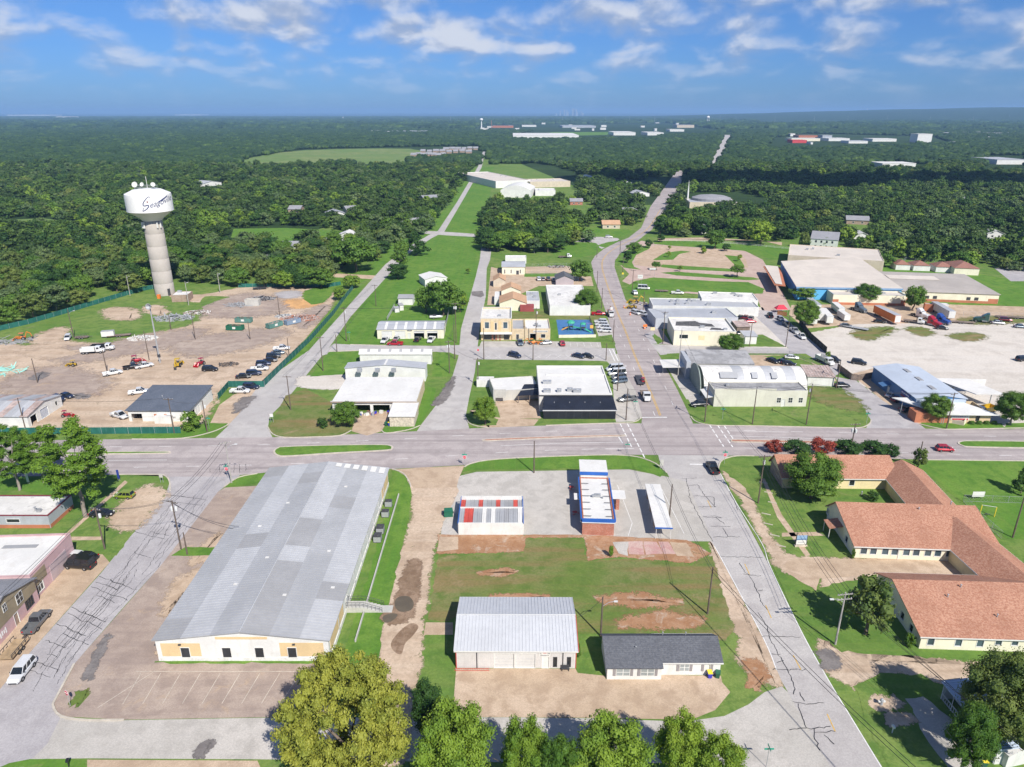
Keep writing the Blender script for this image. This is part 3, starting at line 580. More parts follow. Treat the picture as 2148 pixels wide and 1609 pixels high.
seal(road_south, [[(1438,1003),(1446,1030),(1448,1050),(1458,1065),(1470,1090),(1488,1125),(1495,1136)],[(1430,1004),(1462,1003)],[(1440,1020),(1464,1017)],[(1463,1017),(1478,1040),(1482,1043),(1500,1064),(1502,1063)],[(1452,1040),(1496,1043),(1500,1063),(1463,1064)],[(1478,1085),(1515,1086)],[(1474,1084),(1500,1082),(1512,1086)],[(1490,1104),(1532,1105)],[(1500,1085),(1520,1100)],[(1516,1108),(1527,1126)],[(1495,1127),(1552,1126)],[(1510,1168),(1600,1170)],[(1552,1180),(1562,1200),(1575,1212),(1590,1245),(1600,1270),(1610,1280)],[(1560,1205),(1596,1208)],[(1590,1240),(1600,1238)],[(1590,1285),(1605,1310),(1616,1340),(1632,1370),(1645,1392),(1660,1420),(1668,1445),(1664,1457)],[(1598,1335),(1680,1337)],[(1620,1373),(1637,1373)],[(1628,1391),(1644,1386)],[(1620,1405),(1690,1404)],[(1675,1452),(1688,1472)],[(1662,1472),(1690,1478),(1728,1475)],[(1672,1476),(1682,1500),(1692,1528),(1742,1524)],[(1655,1530),(1692,1528)],[(1710,1530),(1708,1545),(1720,1575)],[(1708,1537),(1752,1535)],[(1728,1542),(1750,1562)],[(1530,1030),(1540,1050),(1548,1070)]])
cracks(road_wn, [(590,800),(660,735),(730,660),(790,590)], [(640,800),(690,735),(750,660),(805,590)], 6, 4, .044, 8)
cracks(road_main, [(380,985),(480,975),(620,970)], [(380,1000),(480,995),(620,990)], 3, 5, .05, 9)
# ------------------------------------------------------------------ trees
def leafmat(name, c, var=.25, trans=.22):
 m, t, p = newmat(name); N_ = t.nodes
 oi = nd(t, 'ShaderNodeObjectInfo'); at = nd(t, 'ShaderNodeAttribute', attribute_name='tone')
 f = mth(t, 'ADD', mth(t, 'MULTIPLY', at.outputs['Fac'], .5), mth(t, 'MULTIPLY', oi.outputs['Random'], .5))
 lo = (c[0]*(1-var)*.8, c[1]*(1-var), c[2]*(1-var)); hi = (c[0]*(1+var*1.6), c[1]*(1+var), c[2]*(1+var*.5))
 col = mixc(t, f, lo, hi)
 t.links.new(col, p.inputs['Base Color']); p.inputs['Roughness'].default_value = .6; p.inputs['Specular IOR Level'].default_value = .25
 tr = nd(t, 'ShaderNodeBsdfTranslucent'); t.links.new(mixc(t, 1.0, col, (1.25, 1.3, .6), 'MULTIPLY'), tr.inputs[0])
 mx = nd(t, 'ShaderNodeMixShader'); mx.inputs[0].default_value = trans
 t.links.new(p.outputs[0], mx.inputs[1]); t.links.new(tr.outputs[0], mx.inputs[2]); t.links.new(mx.outputs[0], N_['Material Output'].inputs[0])
 return m
lm_dark = leafmat('leaf_dark', (.045,.10,.02)); lm_mid = leafmat('leaf_mid', (.10,.185,.026)); lm_light = leafmat('leaf_light', (.175,.27,.032))
lm_yel = leafmat('leaf_yellow_green', (.235,.265,.045), .3); lm_pine = leafmat('leaf_pine', (.11,.205,.022)); lm_olive = leafmat('leaf_olive', (.135,.18,.042))
lm_grey = leafmat('leaf_grey_green', (.105,.16,.06)); lm_red = leafmat('leaf_red', (.24,.05,.035), .35); lm_wood = leafmat('leaf_wood', (.048,.10,.023), .62); lm_woodl = leafmat('leaf_wood_light', (.075,.14,.026), .4)
m_bark = surf('bark', (.16,.125,.095), .3, 2, .9, space='O'); m_barkp = surf('bark_pale', (.3,.26,.22), .3, 2, .9, space='O')
def crown_mesh(name, mat, rx, rz, n_cl, n_leaf, leaf, seed, shape='round', cl_r=.30, core=.62, flat=.55):
 """leaf-sized faces in clumps spread through a crown; unit: metres, base of the crown at z = 0"""
 g_ = np.random.default_rng(seed); cs = []; tries = 0
 while len(cs) < n_cl and tries < n_cl*40:
  tries += 1; p = g_.normal(size=3); p /= np.linalg.norm(p); r_ = g_.uniform(.35, 1)**.5
  if shape == 'round':
   q = p*r_*(1-cl_r*.75); 
   if q[2] < -.62: continue
  elif shape == 'cone':
   zz = g_.uniform(-.8, .95); wd = (1-zz)*.52+.08; a_ = g_.uniform(0, 6.283); rr = wd*g_.uniform(.4, 1); q = np.array([rr*math.cos(a_), rr*math.sin(a_), zz*.9])
  elif shape == 'pine':
   zz = g_.uniform(-.9, .9); wd = .95-.35*abs(zz-.15)-.25*max(zz, 0); a_ = g_.uniform(0, 6.283); rr = wd*g_.uniform(.45, 1)**.6; q = np.array([rr*math.cos(a_), rr*math.sin(a_), round(zz*3.2)/3.2+g_.normal()*.04])
  else:  # flat umbrella
   q = p*r_*(1-cl_r*.6); q[2] = abs(q[2])*.7-.2
  if all(np.linalg.norm(q-c)> cl_r*.55 for c in cs): cs.append(q)
 V = []; Fc = []; T = []
 for c in cs:
  tone = g_.uniform(0, 1); s_ = cl_r*g_.uniform(.75, 1.25); fl = flat if shape in ('pine', 'umbrella') else .85
  # core of the clump: a lumpy low-poly ball that stops the sky showing straight through
  if core:
   nlat, nlon = 4, 6; k0 = len(V)
   for i in range(nlat+1):
    th = math.pi*i/nlat
    for j in range(nlon):
     ph = 6.283*j/nlon; rr = s_*core*g_.uniform(.75, 1.1)
     V.append(((c[0]+rr*math.sin(th)*math.cos(ph))*rx, (c[1]+rr*math.sin(th)*math.sin(ph))*rx, (c[2]+rr*fl*math.cos(th))*rz))
   for i in range(nlat):
    for j in range(nlon):
     Fc.append((k0+i*nlon+j, k0+(i+1)*nlon+j, k0+(i+1)*nlon+(j+1) % nlon, k0+i*nlon+(j+1) % nlon)); T.append(tone*.7)
  d = g_.normal(size=(n_leaf, 3)); d /= np.linalg.norm(d, axis=1)[:, None]
  d[:, 2] = np.where(d[:, 2] < -.45, -d[:, 2], d[:, 2])
  rad = s_*g_.uniform(.6, 1.06, n_leaf)
  P = (c+d*rad[:, None]*np.array([1, 1, fl]))*np.array([rx, rx, rz])
  nrm = d+g_.normal(size=(n_leaf, 3))*.55; nrm[:, 2] += .35; nrm /= np.linalg.norm(nrm, axis=1)[:, None]
  a_ = np.cross(nrm, g_.normal(size=(n_leaf, 3))); a_ /= np.linalg.norm(a_, axis=1)[:, None]; b_ = np.cross(nrm, a_)
  sz = leaf*g_.uniform(.6, 1.35, n_leaf)[:, None]
  for i in range(n_leaf):
   k0 = len(V); V += [tuple(P[i]-a_[i]*sz[i]), tuple(P[i]-b_[i]*sz[i]*.6), tuple(P[i]+a_[i]*sz[i]), tuple(P[i]+b_[i]*sz[i]*.6)]
   Fc.append((k0, k0+1, k0+2, k0+3)); T.append(min(1, max(0, tone+g_.normal()*.18)))
 V = np.array(V); V[:, 2] -= V[:, 2].min()
 me = bpy.data.meshes.new(name); me.from_pydata(V.tolist(), [], Fc); me.materials.append(mat)
 at = me.attributes.new('tone', 'FLOAT', 'FACE'); at.data.foreach_set('value', T); me.update(); return me
def trunk_mesh(name, h, r, seed, limbs=5, spread=2.2, mat=None, lean=.3, start=.55):
 rr = random.Random(seed); mb = MB(); p = Vector((0, 0, -.15)); rad = r; n = 5
 for i in range(n):
  q = Vector((rr.gauss(0, lean*.35), rr.gauss(0, lean*.35), h*(i+1)/n)); r2 = r*(1-.6*(i+1)/n); mb.tube(p, q, rad, 7, r2, caps=False); p, rad = q, r2
 for k in range(limbs):
  a = 6.283*k/limbs+rr.uniform(-.4, .4); z0 = h*rr.uniform(start, .95); q = Vector((math.cos(a)*spread*rr.uniform(.5, 1), math.sin(a)*spread*rr.uniform(.5, 1), z0+h*rr.uniform(.25, .6)))
  m_ = Vector((0, 0, z0)).lerp(q, .5)+Vector((0, 0, -.2)); mb.tube((0, 0, z0), m_, r*.38, 5, r*.25, caps=False); mb.tube(m_, q, r*.25, 5, r*.08, caps=False)
 return mb.mesh(name, mat or m_bark, True)
PROTO = {}
def proto(kind):
 if kind in PROTO: return PROTO[kind]
 P = {  # rx, rz, clumps, leaves per clump, leaf size, trunk height, trunk r, crown base, shape, mat
  'oak_a': (4.6, 3.3, 34, 42, .27, 3.2, .24, 1.5, 'round', lm_dark, .34), 'oak_b': (5.2, 3.1, 38, 40, .28, 3.2, .26, 1.4, 'round', lm_mid, .32),
  'oak_c': (4.2, 3.8, 34, 40, .27, 3.4, .24, 1.4, 'round', lm_mid, .34), 'lime': (4.3, 3.7, 36, 42, .26, 3, .22, 1.3, 'round', lm_light, .32),
  'olive': (4.4, 3.4, 34, 38, .26, 3, .22, 1.4, 'round', lm_olive, .33), 'grey': (4.2, 3.6, 32, 36, .26, 3, .22, 1.3, 'round', lm_grey, .34),
  'cone': (3.0, 4.8, 34, 40, .25, 2.4, .2, .9, 'cone', lm_dark, .3), 'pine': (5.0, 5.8, 84, 120, .175, 9.0, .36, 4.2, 'pine', lm_pine, .235),
  'ball': (5.4, 4.5, 70, 160, .155, 3, .3, 1.3, 'round', lm_mid, .26), 'hero_yel': (10.0, 8.6, 330, 150, .165, 7, .5, 3.2, 'round', lm_yel, .125),
  'hero_mid': (6.5, 5.5, 84, 220, .15, 5, .36, 2.6, 'round', lm_mid, .25), 'hero_light': (6.0, 5.2, 78, 220, .15, 5, .32, 2.5, 'round', lm_light, .25),
  'hero_olive': (7.5, 6.2, 100, 230, .15, 5, .36, 2.6, 'round', lm_olive, .24),
  'hero_dark': (3.4, 5.2, 50, 160, .16, 4, .28, 1.8, 'round', lm_dark, .28), 'umbrella': (3.4, 2.6, 26, 40, .2, 2.4, .16, 1.7, 'umbrella', lm_mid, .33),
  'bush': (1.6, 1.25, 18, 46, .13, .6, .08, .05, 'round', lm_mid, .38), 'bush_dark': (1.6, 1.1, 18, 46, .13, .6, .08, .05, 'round', lm_dark, .38),
  'myrtle': (2.6, 2.3, 30, 46, .15, 1.2, .1, .2, 'round', lm_dark, .33), 'myrtle_red': (2.4, 2.0, 26, 46, .15, 1.2, .1, .5, 'round', lm_red, .33),
  'sapling': (1.2, 1.5, 12, 30, .14, 1.3, .07, .9, 'round', lm_light, .4), 'bush_light': (1.5, 1.2, 18, 40, .14, .5, .07, .05, 'round', lm_light, .4)}[kind]
 sd_ = sum(ord(c) for c in kind); cm = crown_mesh('crown_'+kind, P[9], P[0], P[1], P[2], P[3], P[4], sd_, P[8], P[10])
 tm = trunk_mesh('trunk_'+kind, P[5], P[6], sd_, spread=P[0]*.6, mat=m_barkp if kind in ('pine', 'hero_mid', 'grey') else m_bark, limbs=7 if P[0] > 2 else 4)
 zs = [v.co.z for v in cm.vertices]; PROTO[kind] = (cm, tm, P[7], P[0], P[7]+max(zs)); return PROTO[kind]
N_TREES = [0]
def tree(kind, loc, height, radius=None, label=None, group=None, name='tree', cat='tree', rz=None):
 cm, tm, cb, rx, ht = proto(kind); s_ = height/ht; sx = (radius/rx) if radius else s_
 t_ = thing(name, label, cat, (loc[0], loc[1], 0), random.uniform(0, 6.28) if rz is None else rz, group)
 a = bpy.data.objects.new('trunk', tm); COL.objects.link(a); a.parent = t_; a.scale = (s_, s_, s_)
 b = bpy.data.objects.new('crown', cm); COL.objects.link(b); b.parent = t_; b.location = (0, 0, cb*s_); b.scale = (sx, sx, s_)
 N_TREES[0] += 1; return t_
def ptree(kind, px, pb, pt, wpx, label, group=None, name='tree', cat='tree'):
 """tree whose foot is at (px,pb), top at row pt and crown wpx wide in the survey photo"""
 b = G(px, pb); h = Z(px, pb, pt); dist = math.hypot(b.y, CAMZ-h*.6)
 rad = wpx/2/F_*(b.y*math.cos(PITCH)+(CAMZ-h*.6)*math.sin(PITCH)); return tree(kind, b, h, rad, label, group, name, cat)
# nearest trees, along the bottom edge
ptree('hero_yel', 738, 1660, 1392, 296, 'huge yellow-green tree at the bottom beside the warehouse car park')
ptree('hero_dark', 898, 1545, 1432, 84, 'slim dark green tree behind the huge yellow-green tree')
ptree('hero_light', 955, 1650, 1488, 190, 'mid-green tree touching the right side of the huge yellow-green tree')
ptree('hero_light', 1098, 1665, 1510, 120, 'light green tree below the metal garage at the bottom edge')
ptree('hero_light', 1275, 1670, 1522, 200, 'broad green tree at the bottom edge below the white house')
ptree('hero_mid', 1168, 1690, 1545, 110, 'small leafy tree between two bigger trees at the bottom edge')
ptree('hero_light', 1420, 1650, 1500, 120, 'tall light green tree at the bottom edge nearest the street corner')
ptree('hero_light', 1500, 1680, 1548, 120, 'low leafy tree at the bottom edge, rightmost of that row')
ptree('hero_olive', 2085, 1570, 1375, 190, 'large olive tree at the lower right shading the porch trailer')
ptree('hero_mid', 2015, 1625, 1475, 110, 'bright green tree in front of the porch trailer')
ptree('olive', 1815, 1330, 1214, 118, 'loose feathery tree at the gable of the nearest brown-roofed wing')
ptree('ball', 1700, 1045, 950, 130, 'big round tree beside the rear brown-roofed wing')
ptree('pine', 180, 1085, 880, 138, 'tallest pine with two trunks beside the grey flat-roofed building')
ptree('pine', 92, 1012, 900, 78, 'middle pine on the lawn by the main road')
ptree('pine', 42, 1028, 893, 90, 'leftmost pine at the picture edge')
ptree('bush', 402, 901, 862, 54, 'round bush at the corner of the white yard building', name='bush', cat='bush')
ptree('ball', 727, 893, 841, 66, 'dense green tree in front of the white-roofed shop')
ptree('bush_dark', 678, 897, 875, 27, 'low dark bush beside the tree in front of the white-roofed shop', name='bush', cat='bush')
ptree('hero_light', 1018, 891, 832, 60, 'leafy tree on the corner island near the black-fronted restaurant')
for i, (x, y, t_, w_, k) in enumerate([(1622,948,925,50,'myrtle_red'),(1668,950,921,62,'myrtle'),(1722,951,921,62,'myrtle_red'),(1775,951,921,66,'myrtle'),(1830,951,923,64,'myrtle'),(1868,956,932,40,'myrtle')]):
 ptree(k, x, y, t_, w_, 'crape myrtle in the hedge behind the rear brown-roofed wing, '+['first from the street','second from the street','third from the street','fourth from the street','fifth from the street','smallest at the far end'][i], 'crape myrtle hedge', 'crape_myrtle', 'shrub')
ptree('olive', 1925, 985, 938, 34, 'thin straggly tree behind the bare leaning pole')
ptree('cone', 2140, 1035, 975, 42, 'dark tree at the right picture edge on the lawn')
ptree('hero_mid', 1957, 884, 826, 66, 'tree before the carport of the white-roofed office')
ptree('hero_mid', 2118, 892, 820, 80, 'broad tree right of the white-roofed office')
ptree('hero_mid', 1532, 742, 700, 62, 'dense tree at the corner of the pale yellow block')
ptree('hero_mid', 1688, 690, 628, 60, 'tree at the head of the row of white trailers')
ptree('oak_b', 1685, 628, 602, 66, 'low wide tree before the blue school wall')
ptree('hero_mid', 1815, 637, 594, 60, 'tree before the cream school wall')
ptree('oak_c', 1915, 652, 597, 48, 'tall tree beside the red and cream school shed')
ptree('oak_b', 1855, 560, 531, 44, 'tree behind the white school roofs')
ptree('hero_mid', 1228, 655, 605, 60, 'tree beside the long flat pale roof by the north street')
ptree('oak_b', 1217, 590, 545, 58, 'wide tree beside the mauve house')
ptree('umbrella', 1546, 582, 555, 36, 'umbrella-shaped tree on the school lawn')
ptree('umbrella', 1376, 567, 548, 24, 'small pale tree on the school verge', )
ptree('sapling', 1426, 570, 556, 14, 'sapling on the strip of the school car park')
ptree('oak_a', 1316, 552, 527, 24, 'round tree at the bend of the north street')
ptree('oak_b', 1330, 532, 508, 40, 'wide low tree beyond the bend of the north street')
ptree('bush_light', 1475, 532, 515, 16, 'bright clipped tree in the school car park', name='bush', cat='bush')
ptree('sapling', 1402, 540, 526, 12, 'small round tree on the left island of the school car park')
ptree('sapling', 1404, 524, 515, 10, 'tiny round tree at the top of the school car park island')
ptree('oak_a', 1523, 527, 511, 22, 'small tree on the upper verge of the school car park')
ptree('sapling', 1551, 549, 533, 14, 'thin tree at the right end of the school car park')
ptree('oak_c', 1500, 522, 480, 46, 'tall dark tree by the white rail fence')
ptree('oak_a', 1386, 508, 490, 22, 'small tree at the left end of the white rail fence')
ptree('oak_a', 1360, 520, 502, 20, 'small tree where the street passes the white rail fence')
ptree('lime', 1595, 514, 462, 66, 'large pale green tree left of the grey-roofed apartments')
ptree('olive', 1685, 520, 485, 30, 'sparse tree against the apartment wall')
ptree('sapling', 1730, 522, 497, 18, 'thin tree at the right end of the apartments')
ptree('oak_b', 930, 662, 588, 100, 'wide dark tree among the sheds right of the workshop', )
ptree('oak_c', 893, 655, 602, 50, 'bushy tree beside the small white shed')
ptree('lime', 965, 655, 610, 40, 'yellowish tree on the lane side of the sheds')
ptree('oak_a', 835, 586, 552, 54, 'dark tree at the street corner of the greenway, nearer one')
ptree('oak_b', 842, 562, 524, 46, 'dark tree at the street corner of the greenway, farther one')
ptree('cone', 873, 535, 484, 56, 'solid dark tree alone on the greenway')
ptree('sapling', 982, 575, 562, 14, 'tiny sapling on the greenway beside the lane')
ptree('oak_b', 747, 570, 498, 112, 'spreading tree in the yard left of the street corner')
ptree('lime', 738, 605, 576, 42, 'bright tree at the upper end of the green fence')
ptree('lime', 714, 630, 600, 30, 'small bright tree leaning on the green fence')
ptree('grey', 700, 575, 548, 30, 'silvery tree before the little porch house')
ptree('bush_light', 1281, 1168, 1143, 12, 'narrow golden shrub by the faded red slab', name='bush', cat='bush')
ptree('bush', 1788, 1172, 1150, 10, 'little bush at the corner of the middle brown-roofed wing', name='bush', cat='bush')
ptree('bush', 1906, 1355, 1328, 28, 'bush at the corner of the nearest brown-roofed wing', name='bush', cat='bush')
ptree('bush_dark', 1830, 1050, 1030, 30, 'reddish shrub in the courtyard between the brown-roofed wings', name='bush', cat='bush')
ptree('bush', 1890, 1052, 1034, 36, 'leafy shrub in the inner corner of the courtyard', name='bush', cat='bush')
ptree('bush', 1213, 1378, 1348, 14, 'small bush at the right wall of the metal garage', name='bush', cat='bush')
ptree('bush_light', 1735, 757, 736, 12, 'climbing green bush at the gate of the trailer yard', name='bush', cat='bush')
ptree('bush', 1665, 815, 795, 34, 'ivy bush growing from the roof end of the long low block', name='bush', cat='bush')
ptree('oak_a', 640, 605, 572, 60, 'dark scrub tree behind the metal scrap yard')
ptree('lime', 600, 604, 568, 64, 'light scrub tree behind the pile of dark rubble')
ptree('olive', 555, 603, 568, 42, 'brownish tree behind the yard trailer')
ptree('oak_c', 500, 600, 560, 60, 'bushy tree at the far fence of the yard')
for i, (x, y) in enumerate([(1020,522),(1045,528),(1075,520),(1100,528),(1125,518),(1150,526),(1175,516),(1200,508),(1060,508),(1110,505),(1160,500),(1190,495)]): ptree(['oak_a','oak_b','oak_c','lime'][i % 4], x, y, y-46+(i*7 % 9), 52, 'broad tree in the dense row behind the cream workshop', 'trees behind the cream workshop')
for i, (x, y) in enumerate([(1385,492),(1412,494),(1440,488),(1470,494),(1535,494),(1560,498),(1425,470),(1465,470)]): ptree(['oak_a','oak_c','oak_b'][i % 3], x, y, y-40, 42, 'round-crowned tree in the row above the white rail fence', 'row above the white rail fence')
# ---- woods. Everything beyond the town's edge is wooded except what is cleared here
CLEAR = [
 [(-400,1800),(-400,705),(-160,700),(0,690),(110,660),(240,628),(330,602),(420,594),(520,603),(700,606),(760,592),(800,566),(850,545),(905,500),(960,440),(1000,352),(1010,318),(1020,318),(1038,348),(1033,410),(1012,475),(1010,530),(1160,532),(1240,505),(1330,480),(1368,425),(1415,362),(1438,356),(1430,395),(1395,460),(1376,497),(1480,500),(1640,506),(1760,522),(1880,544),(1990,556),(2100,566),(2300,585),(2600,600),(2600,1800)],
 [(690,606),(760,592),(840,545),(905,500),(960,440),(1000,352),(992,350),(938,430),(888,488),(820,518),(770,558),(700,574)],
 [(480,516),(488,478),(600,474),(724,484),(732,508),(620,516)],
 [(490,348),(515,332),(640,313),(870,308),(1012,306),(1010,332),(880,336),(850,348),(700,346),(540,354)],
 [(1028,422),(1032,345),(1130,343),(1215,362),(1210,420),(1130,432)], [(1180,452),(1190,425),(1240,425),(1250,450)],
 [(1436,445),(1440,405),(1560,405),(1625,420),(1600,445)], [(1478,352),(1512,290),(1520,276),(1540,276),(1528,310),(1506,354)],
 [(1070,294),(1080,283),(1130,272),(1340,272),(1390,278),(1380,292),(1220,294)],
 [(1605,312),(1620,290),(1690,280),(1960,286),(2000,302),(1800,312),(1700,316)],
 [(985,275),(1000,262),(1400,258),(1520,272),(1480,284),(1380,286),(1330,276),(1100,275)],
 [(1215,505),(1215,478),(1270,470),(1335,480),(1330,500)], [(690,515),(700,498),(762,496),(760,520)], [(0,474),(0,460),(90,456),(200,470),(160,480)],
 [(1560,250),(1700,250),(1820,254),(1760,262),(1600,262)], [(1660,530),(1665,500),(1765,500),(1768,530)],
 [(745,345),(750,340),(835,342),(830,350),(750,352)], [(1350,392),(1360,375),(1410,365),(1400,392)],
]
for bx, by, wx, hy in [(615,522,28,10),(548,548,26,10),(732,505,30,9),(700,548,22,9),(1285,488,26,10),(1345,415,26,9),(1210,445,34,9),(1320,448,22,7),(1800,478,34,12),(1740,485,10,6),(1800,500,26,9),(445,395,30,8),(1305,383,22,7),(1345,385,28,8),(1240,372,24,6),(2090,500,22,7),(2020,430,12,6),(620,446,22,7),(700,455,28,7),(905,420,24,6),(940,395,20,5),(735,445,20,6),(1885,350,60,6),(2110,340,50,14),(1985,385,6,22)]:
 CLEAR.append([(bx-wx, by-hy), (bx+wx, by-hy), (bx+wx*.9, by+hy*1.6), (bx-wx*.9, by+hy*1.6)])
CLW = [wpts([(x, max(y, 243)) for x, y in c]) for c in CLEAR]
def woods(y0, y1, sp, lateral=.86):
 gx, gy = np.meshgrid(np.arange(-y1*lateral, y1*lateral, sp), np.arange(y0, y1, sp)); gx = gx.ravel()+rng.uniform(-.45, .45, gx.size)*sp; gy = gy.ravel()+rng.uniform(-.45, .45, gy.size)*sp
 k = np.abs(gx) < gy*.8+40
 for c in CLW: k &= ~in_poly(gx, gy, c)
 return np.stack([gx[k], gy[k]], 1)
mid = woods(225, 1150, 9.0); d_ = np.hypot(mid[:, 0], mid[:, 1])
# thin out now and then, so that the canopy has gaps
keep = rng.uniform(size=len(mid)) > .1; mid = mid[keep]; d_ = d_[keep]
vis = np.abs(mid[:, 0]) < mid[:, 1]*.72+6; order = np.argsort(np.where(vis, d_, 1e9))
N_IND = 300-N_TREES[0]
kinds = ['oak_a', 'oak_b', 'oak_c', 'oak_a', 'lime', 'olive', 'grey', 'oak_b', 'oak_c']
def wood_label(x, y):
 px = CX+F_*x/(y*math.cos(PITCH)+CAMZ*math.sin(PITCH))
 if px < 330: return 'tree at the edge of the dense wood left of the water tower', 'wood left of the water tower'
 if px < 620: return 'tree in the wood between the water tower and the yard', 'wood right of the water tower'
 if px < 960: return 'tree among the houses left of the long straight street', 'trees around the left-hand houses'
 if px < 1330: return 'tree in the block between greenway and north street', 'trees right of the greenway'
 if px < 1640: return 'tree behind the white rail fence', 'trees behind the white rail fence'
 return 'tree in the wood behind the school', 'wood behind the school'
for i in order[:N_IND]:
 x, y = mid[i]; lb, gp = wood_label(x, y); k = kinds[int(rng.integers(len(kinds)))]
 if x < -60 and rng.uniform() < .6: k = rng.choice(['grey', 'oak_a', 'olive'])
 lb = {'lime': 'bright green', 'grey': 'greyish', 'olive': 'olive green', 'oak_a': 'dark dense', 'oak_b': 'wide green', 'oak_c': 'tall green'}[str(k)]+' '+lb
 tree(str(k), (x, y), float(rng.uniform(7.5, 12)), float(rng.uniform(4.8, 7.4)), lb, gp)
rest = mid[order[N_IND:]]
far1 = woods(1150, 3600, 14.5); far2 = woods(3600, 13000, 46, .8)
# prototypes for the woodland mass
def blob_mesh(name, mat, rx, rz, seed, lumps=7, sub=3):
 bm = bmesh.new(); g_ = random.Random(seed)
 for k in range(lumps):
  a = g_.uniform(0, 6.28); r_ = rx*.62*math.sqrt(g_.random()) if k else 0; c = Vector((r_*math.cos(a), r_*math.sin(a), rz*g_.uniform(.35, .75))); s_ = rx*g_.uniform(.38, .6)
  ret = bmesh.ops.create_icosphere(bm, subdivisions=2, radius=s_)
  for v in ret['verts']: v.co = Vector((v.co.x*g_.uniform(.88, 1.12), v.co.y*g_.uniform(.88, 1.12), v.co.z*.75*g_.uniform(.85, 1.15)))+c
 me = bpy.data.meshes.new(name); bm.to_mesh(me); bm.free(); me.materials.append(mat)
 at = me.attributes.new('tone', 'FLOAT', 'FACE'); at.data.foreach_set('value', [g_.random() for _ in me.polygons]); return me
def stuff_instances(name, label, pts, meshes, smin, smax, cat='woodland', zs=(.8, 1.15), yaw=True):
 cc = bpy.data.collections.new(name+'_kinds')
 for i, me in enumerate(meshes): cc.objects.link(bpy.data.objects.new('%s_kind_%02d' % (name, i), me))
 me = bpy.data.meshes.new(name); n = len(pts); me.vertices.add(n)
 co = np.zeros((n, 3), 'f'); co[:, :2] = pts; me.vertices.foreach_set('co', co.ravel())
 sc = rng.uniform(smin, smax, n); s3 = np.stack([sc, sc, sc*rng.uniform(*zs, n)], 1).astype('f'); rt = np.zeros((n, 3), 'f'); rt[:, 2] = rng.uniform(0, 6.28, n) if yaw else 0
 me.attributes.new('sc', 'FLOAT_VECTOR', 'POINT').data.foreach_set('vector', s3.ravel()); me.attributes.new('rt', 'FLOAT_VECTOR', 'POINT').data.foreach_set('vector', rt.ravel())
 me.attributes.new('pick', 'INT', 'POINT').data.foreach_set('value', rng.integers(0, len(meshes), n).astype('i'))
 o = bpy.data.objects.new(name, me); COL.objects.link(o); tag(o, label, cat, kind='stuff')
 ng = bpy.data.node_groups.new(name, 'GeometryNodeTree'); ng.interface.new_socket('Geometry', in_out='INPUT', socket_type='NodeSocketGeometry'); ng.interface.new_socket('Geometry', in_out='OUTPUT', socket_type='NodeSocketGeometry')
 gi = ng.nodes.new('NodeGroupInput'); go = ng.nodes.new('NodeGroupOutput'); ip = ng.nodes.new('GeometryNodeInstanceOnPoints'); ci = ng.nodes.new('GeometryNodeCollectionInfo')
 ci.inputs[0].default_value = cc; ci.inputs[1].default_value = True; ci.inputs[2].default_value = True
 def attr(nm, ty):
  a = ng.nodes.new('GeometryNodeInputNamedAttribute'); a.data_type = ty; a.inputs[0].default_value = nm; return a.outputs[0]
 ng.links.new(gi.outputs[0], ip.inputs['Points']); ng.links.new(ci.outputs[0], ip.inputs['Instance']); ip.inputs['Pick Instance'].default_value = True
 ng.links.new(attr('pick', 'INT'), ip.inputs['Instance Index']); ng.links.new(attr('rt', 'FLOAT_VECTOR'), ip.inputs['Rotation']); ng.links.new(attr('sc', 'FLOAT_VECTOR'), ip.inputs['Scale'])
 ng.links.new(ip.outputs[0], go.inputs[0]); md = o.modifiers.new('spread', 'NODES'); md.node_group = ng; return o
mm = [crown_mesh('wood_crown_%d' % i, m_, r_, z_, 24, 16, .5, 100+i, 'round', .33) for i, (m_, r_, z_) in enumerate([(lm_wood,5,4),(lm_wood,5.8,3.8),(lm_dark,4.4,4.6),(lm_woodl,5,3.9),(lm_wood,6.2,4.2),(lm_olive,4.0,3.4),(lm_mid,3.8,3.6),(lm_grey,5,3.9),(lm_wood,4.6,5.0),(lm_light,4.2,3.6),(lm_woodl,5.6,4.4)])]
stuff_instances('woodland', 'dense broadleaf woodland stretching behind the town', rest, mm, .85, 1.6, zs=(.7, 1.2))
lm_far = leafmat('leaf_far', (.03,.068,.02), .5)
m_cl = [blob_mesh('clump_%d' % i, m_, 9, 6.5, 40+i, 9) for i, m_ in enumerate([lm_far, lm_far, lm_far, lm_wood, lm_far])]
stuff_instances('distant_woodland', 'distant woodland canopy reaching to the horizon', far1, m_cl, .75, 1.35)
m_fc = [blob_mesh('far_clump_%d' % i, m_, 30, 8, 60+i, 16) for i, m_ in enumerate([lm_far, lm_far, lm_wood])]
stuff_instances('horizon_woodland', 'hazy far woodland below the horizon', far2, m_fc, .7, 1.35, zs=(.6, 1.2))
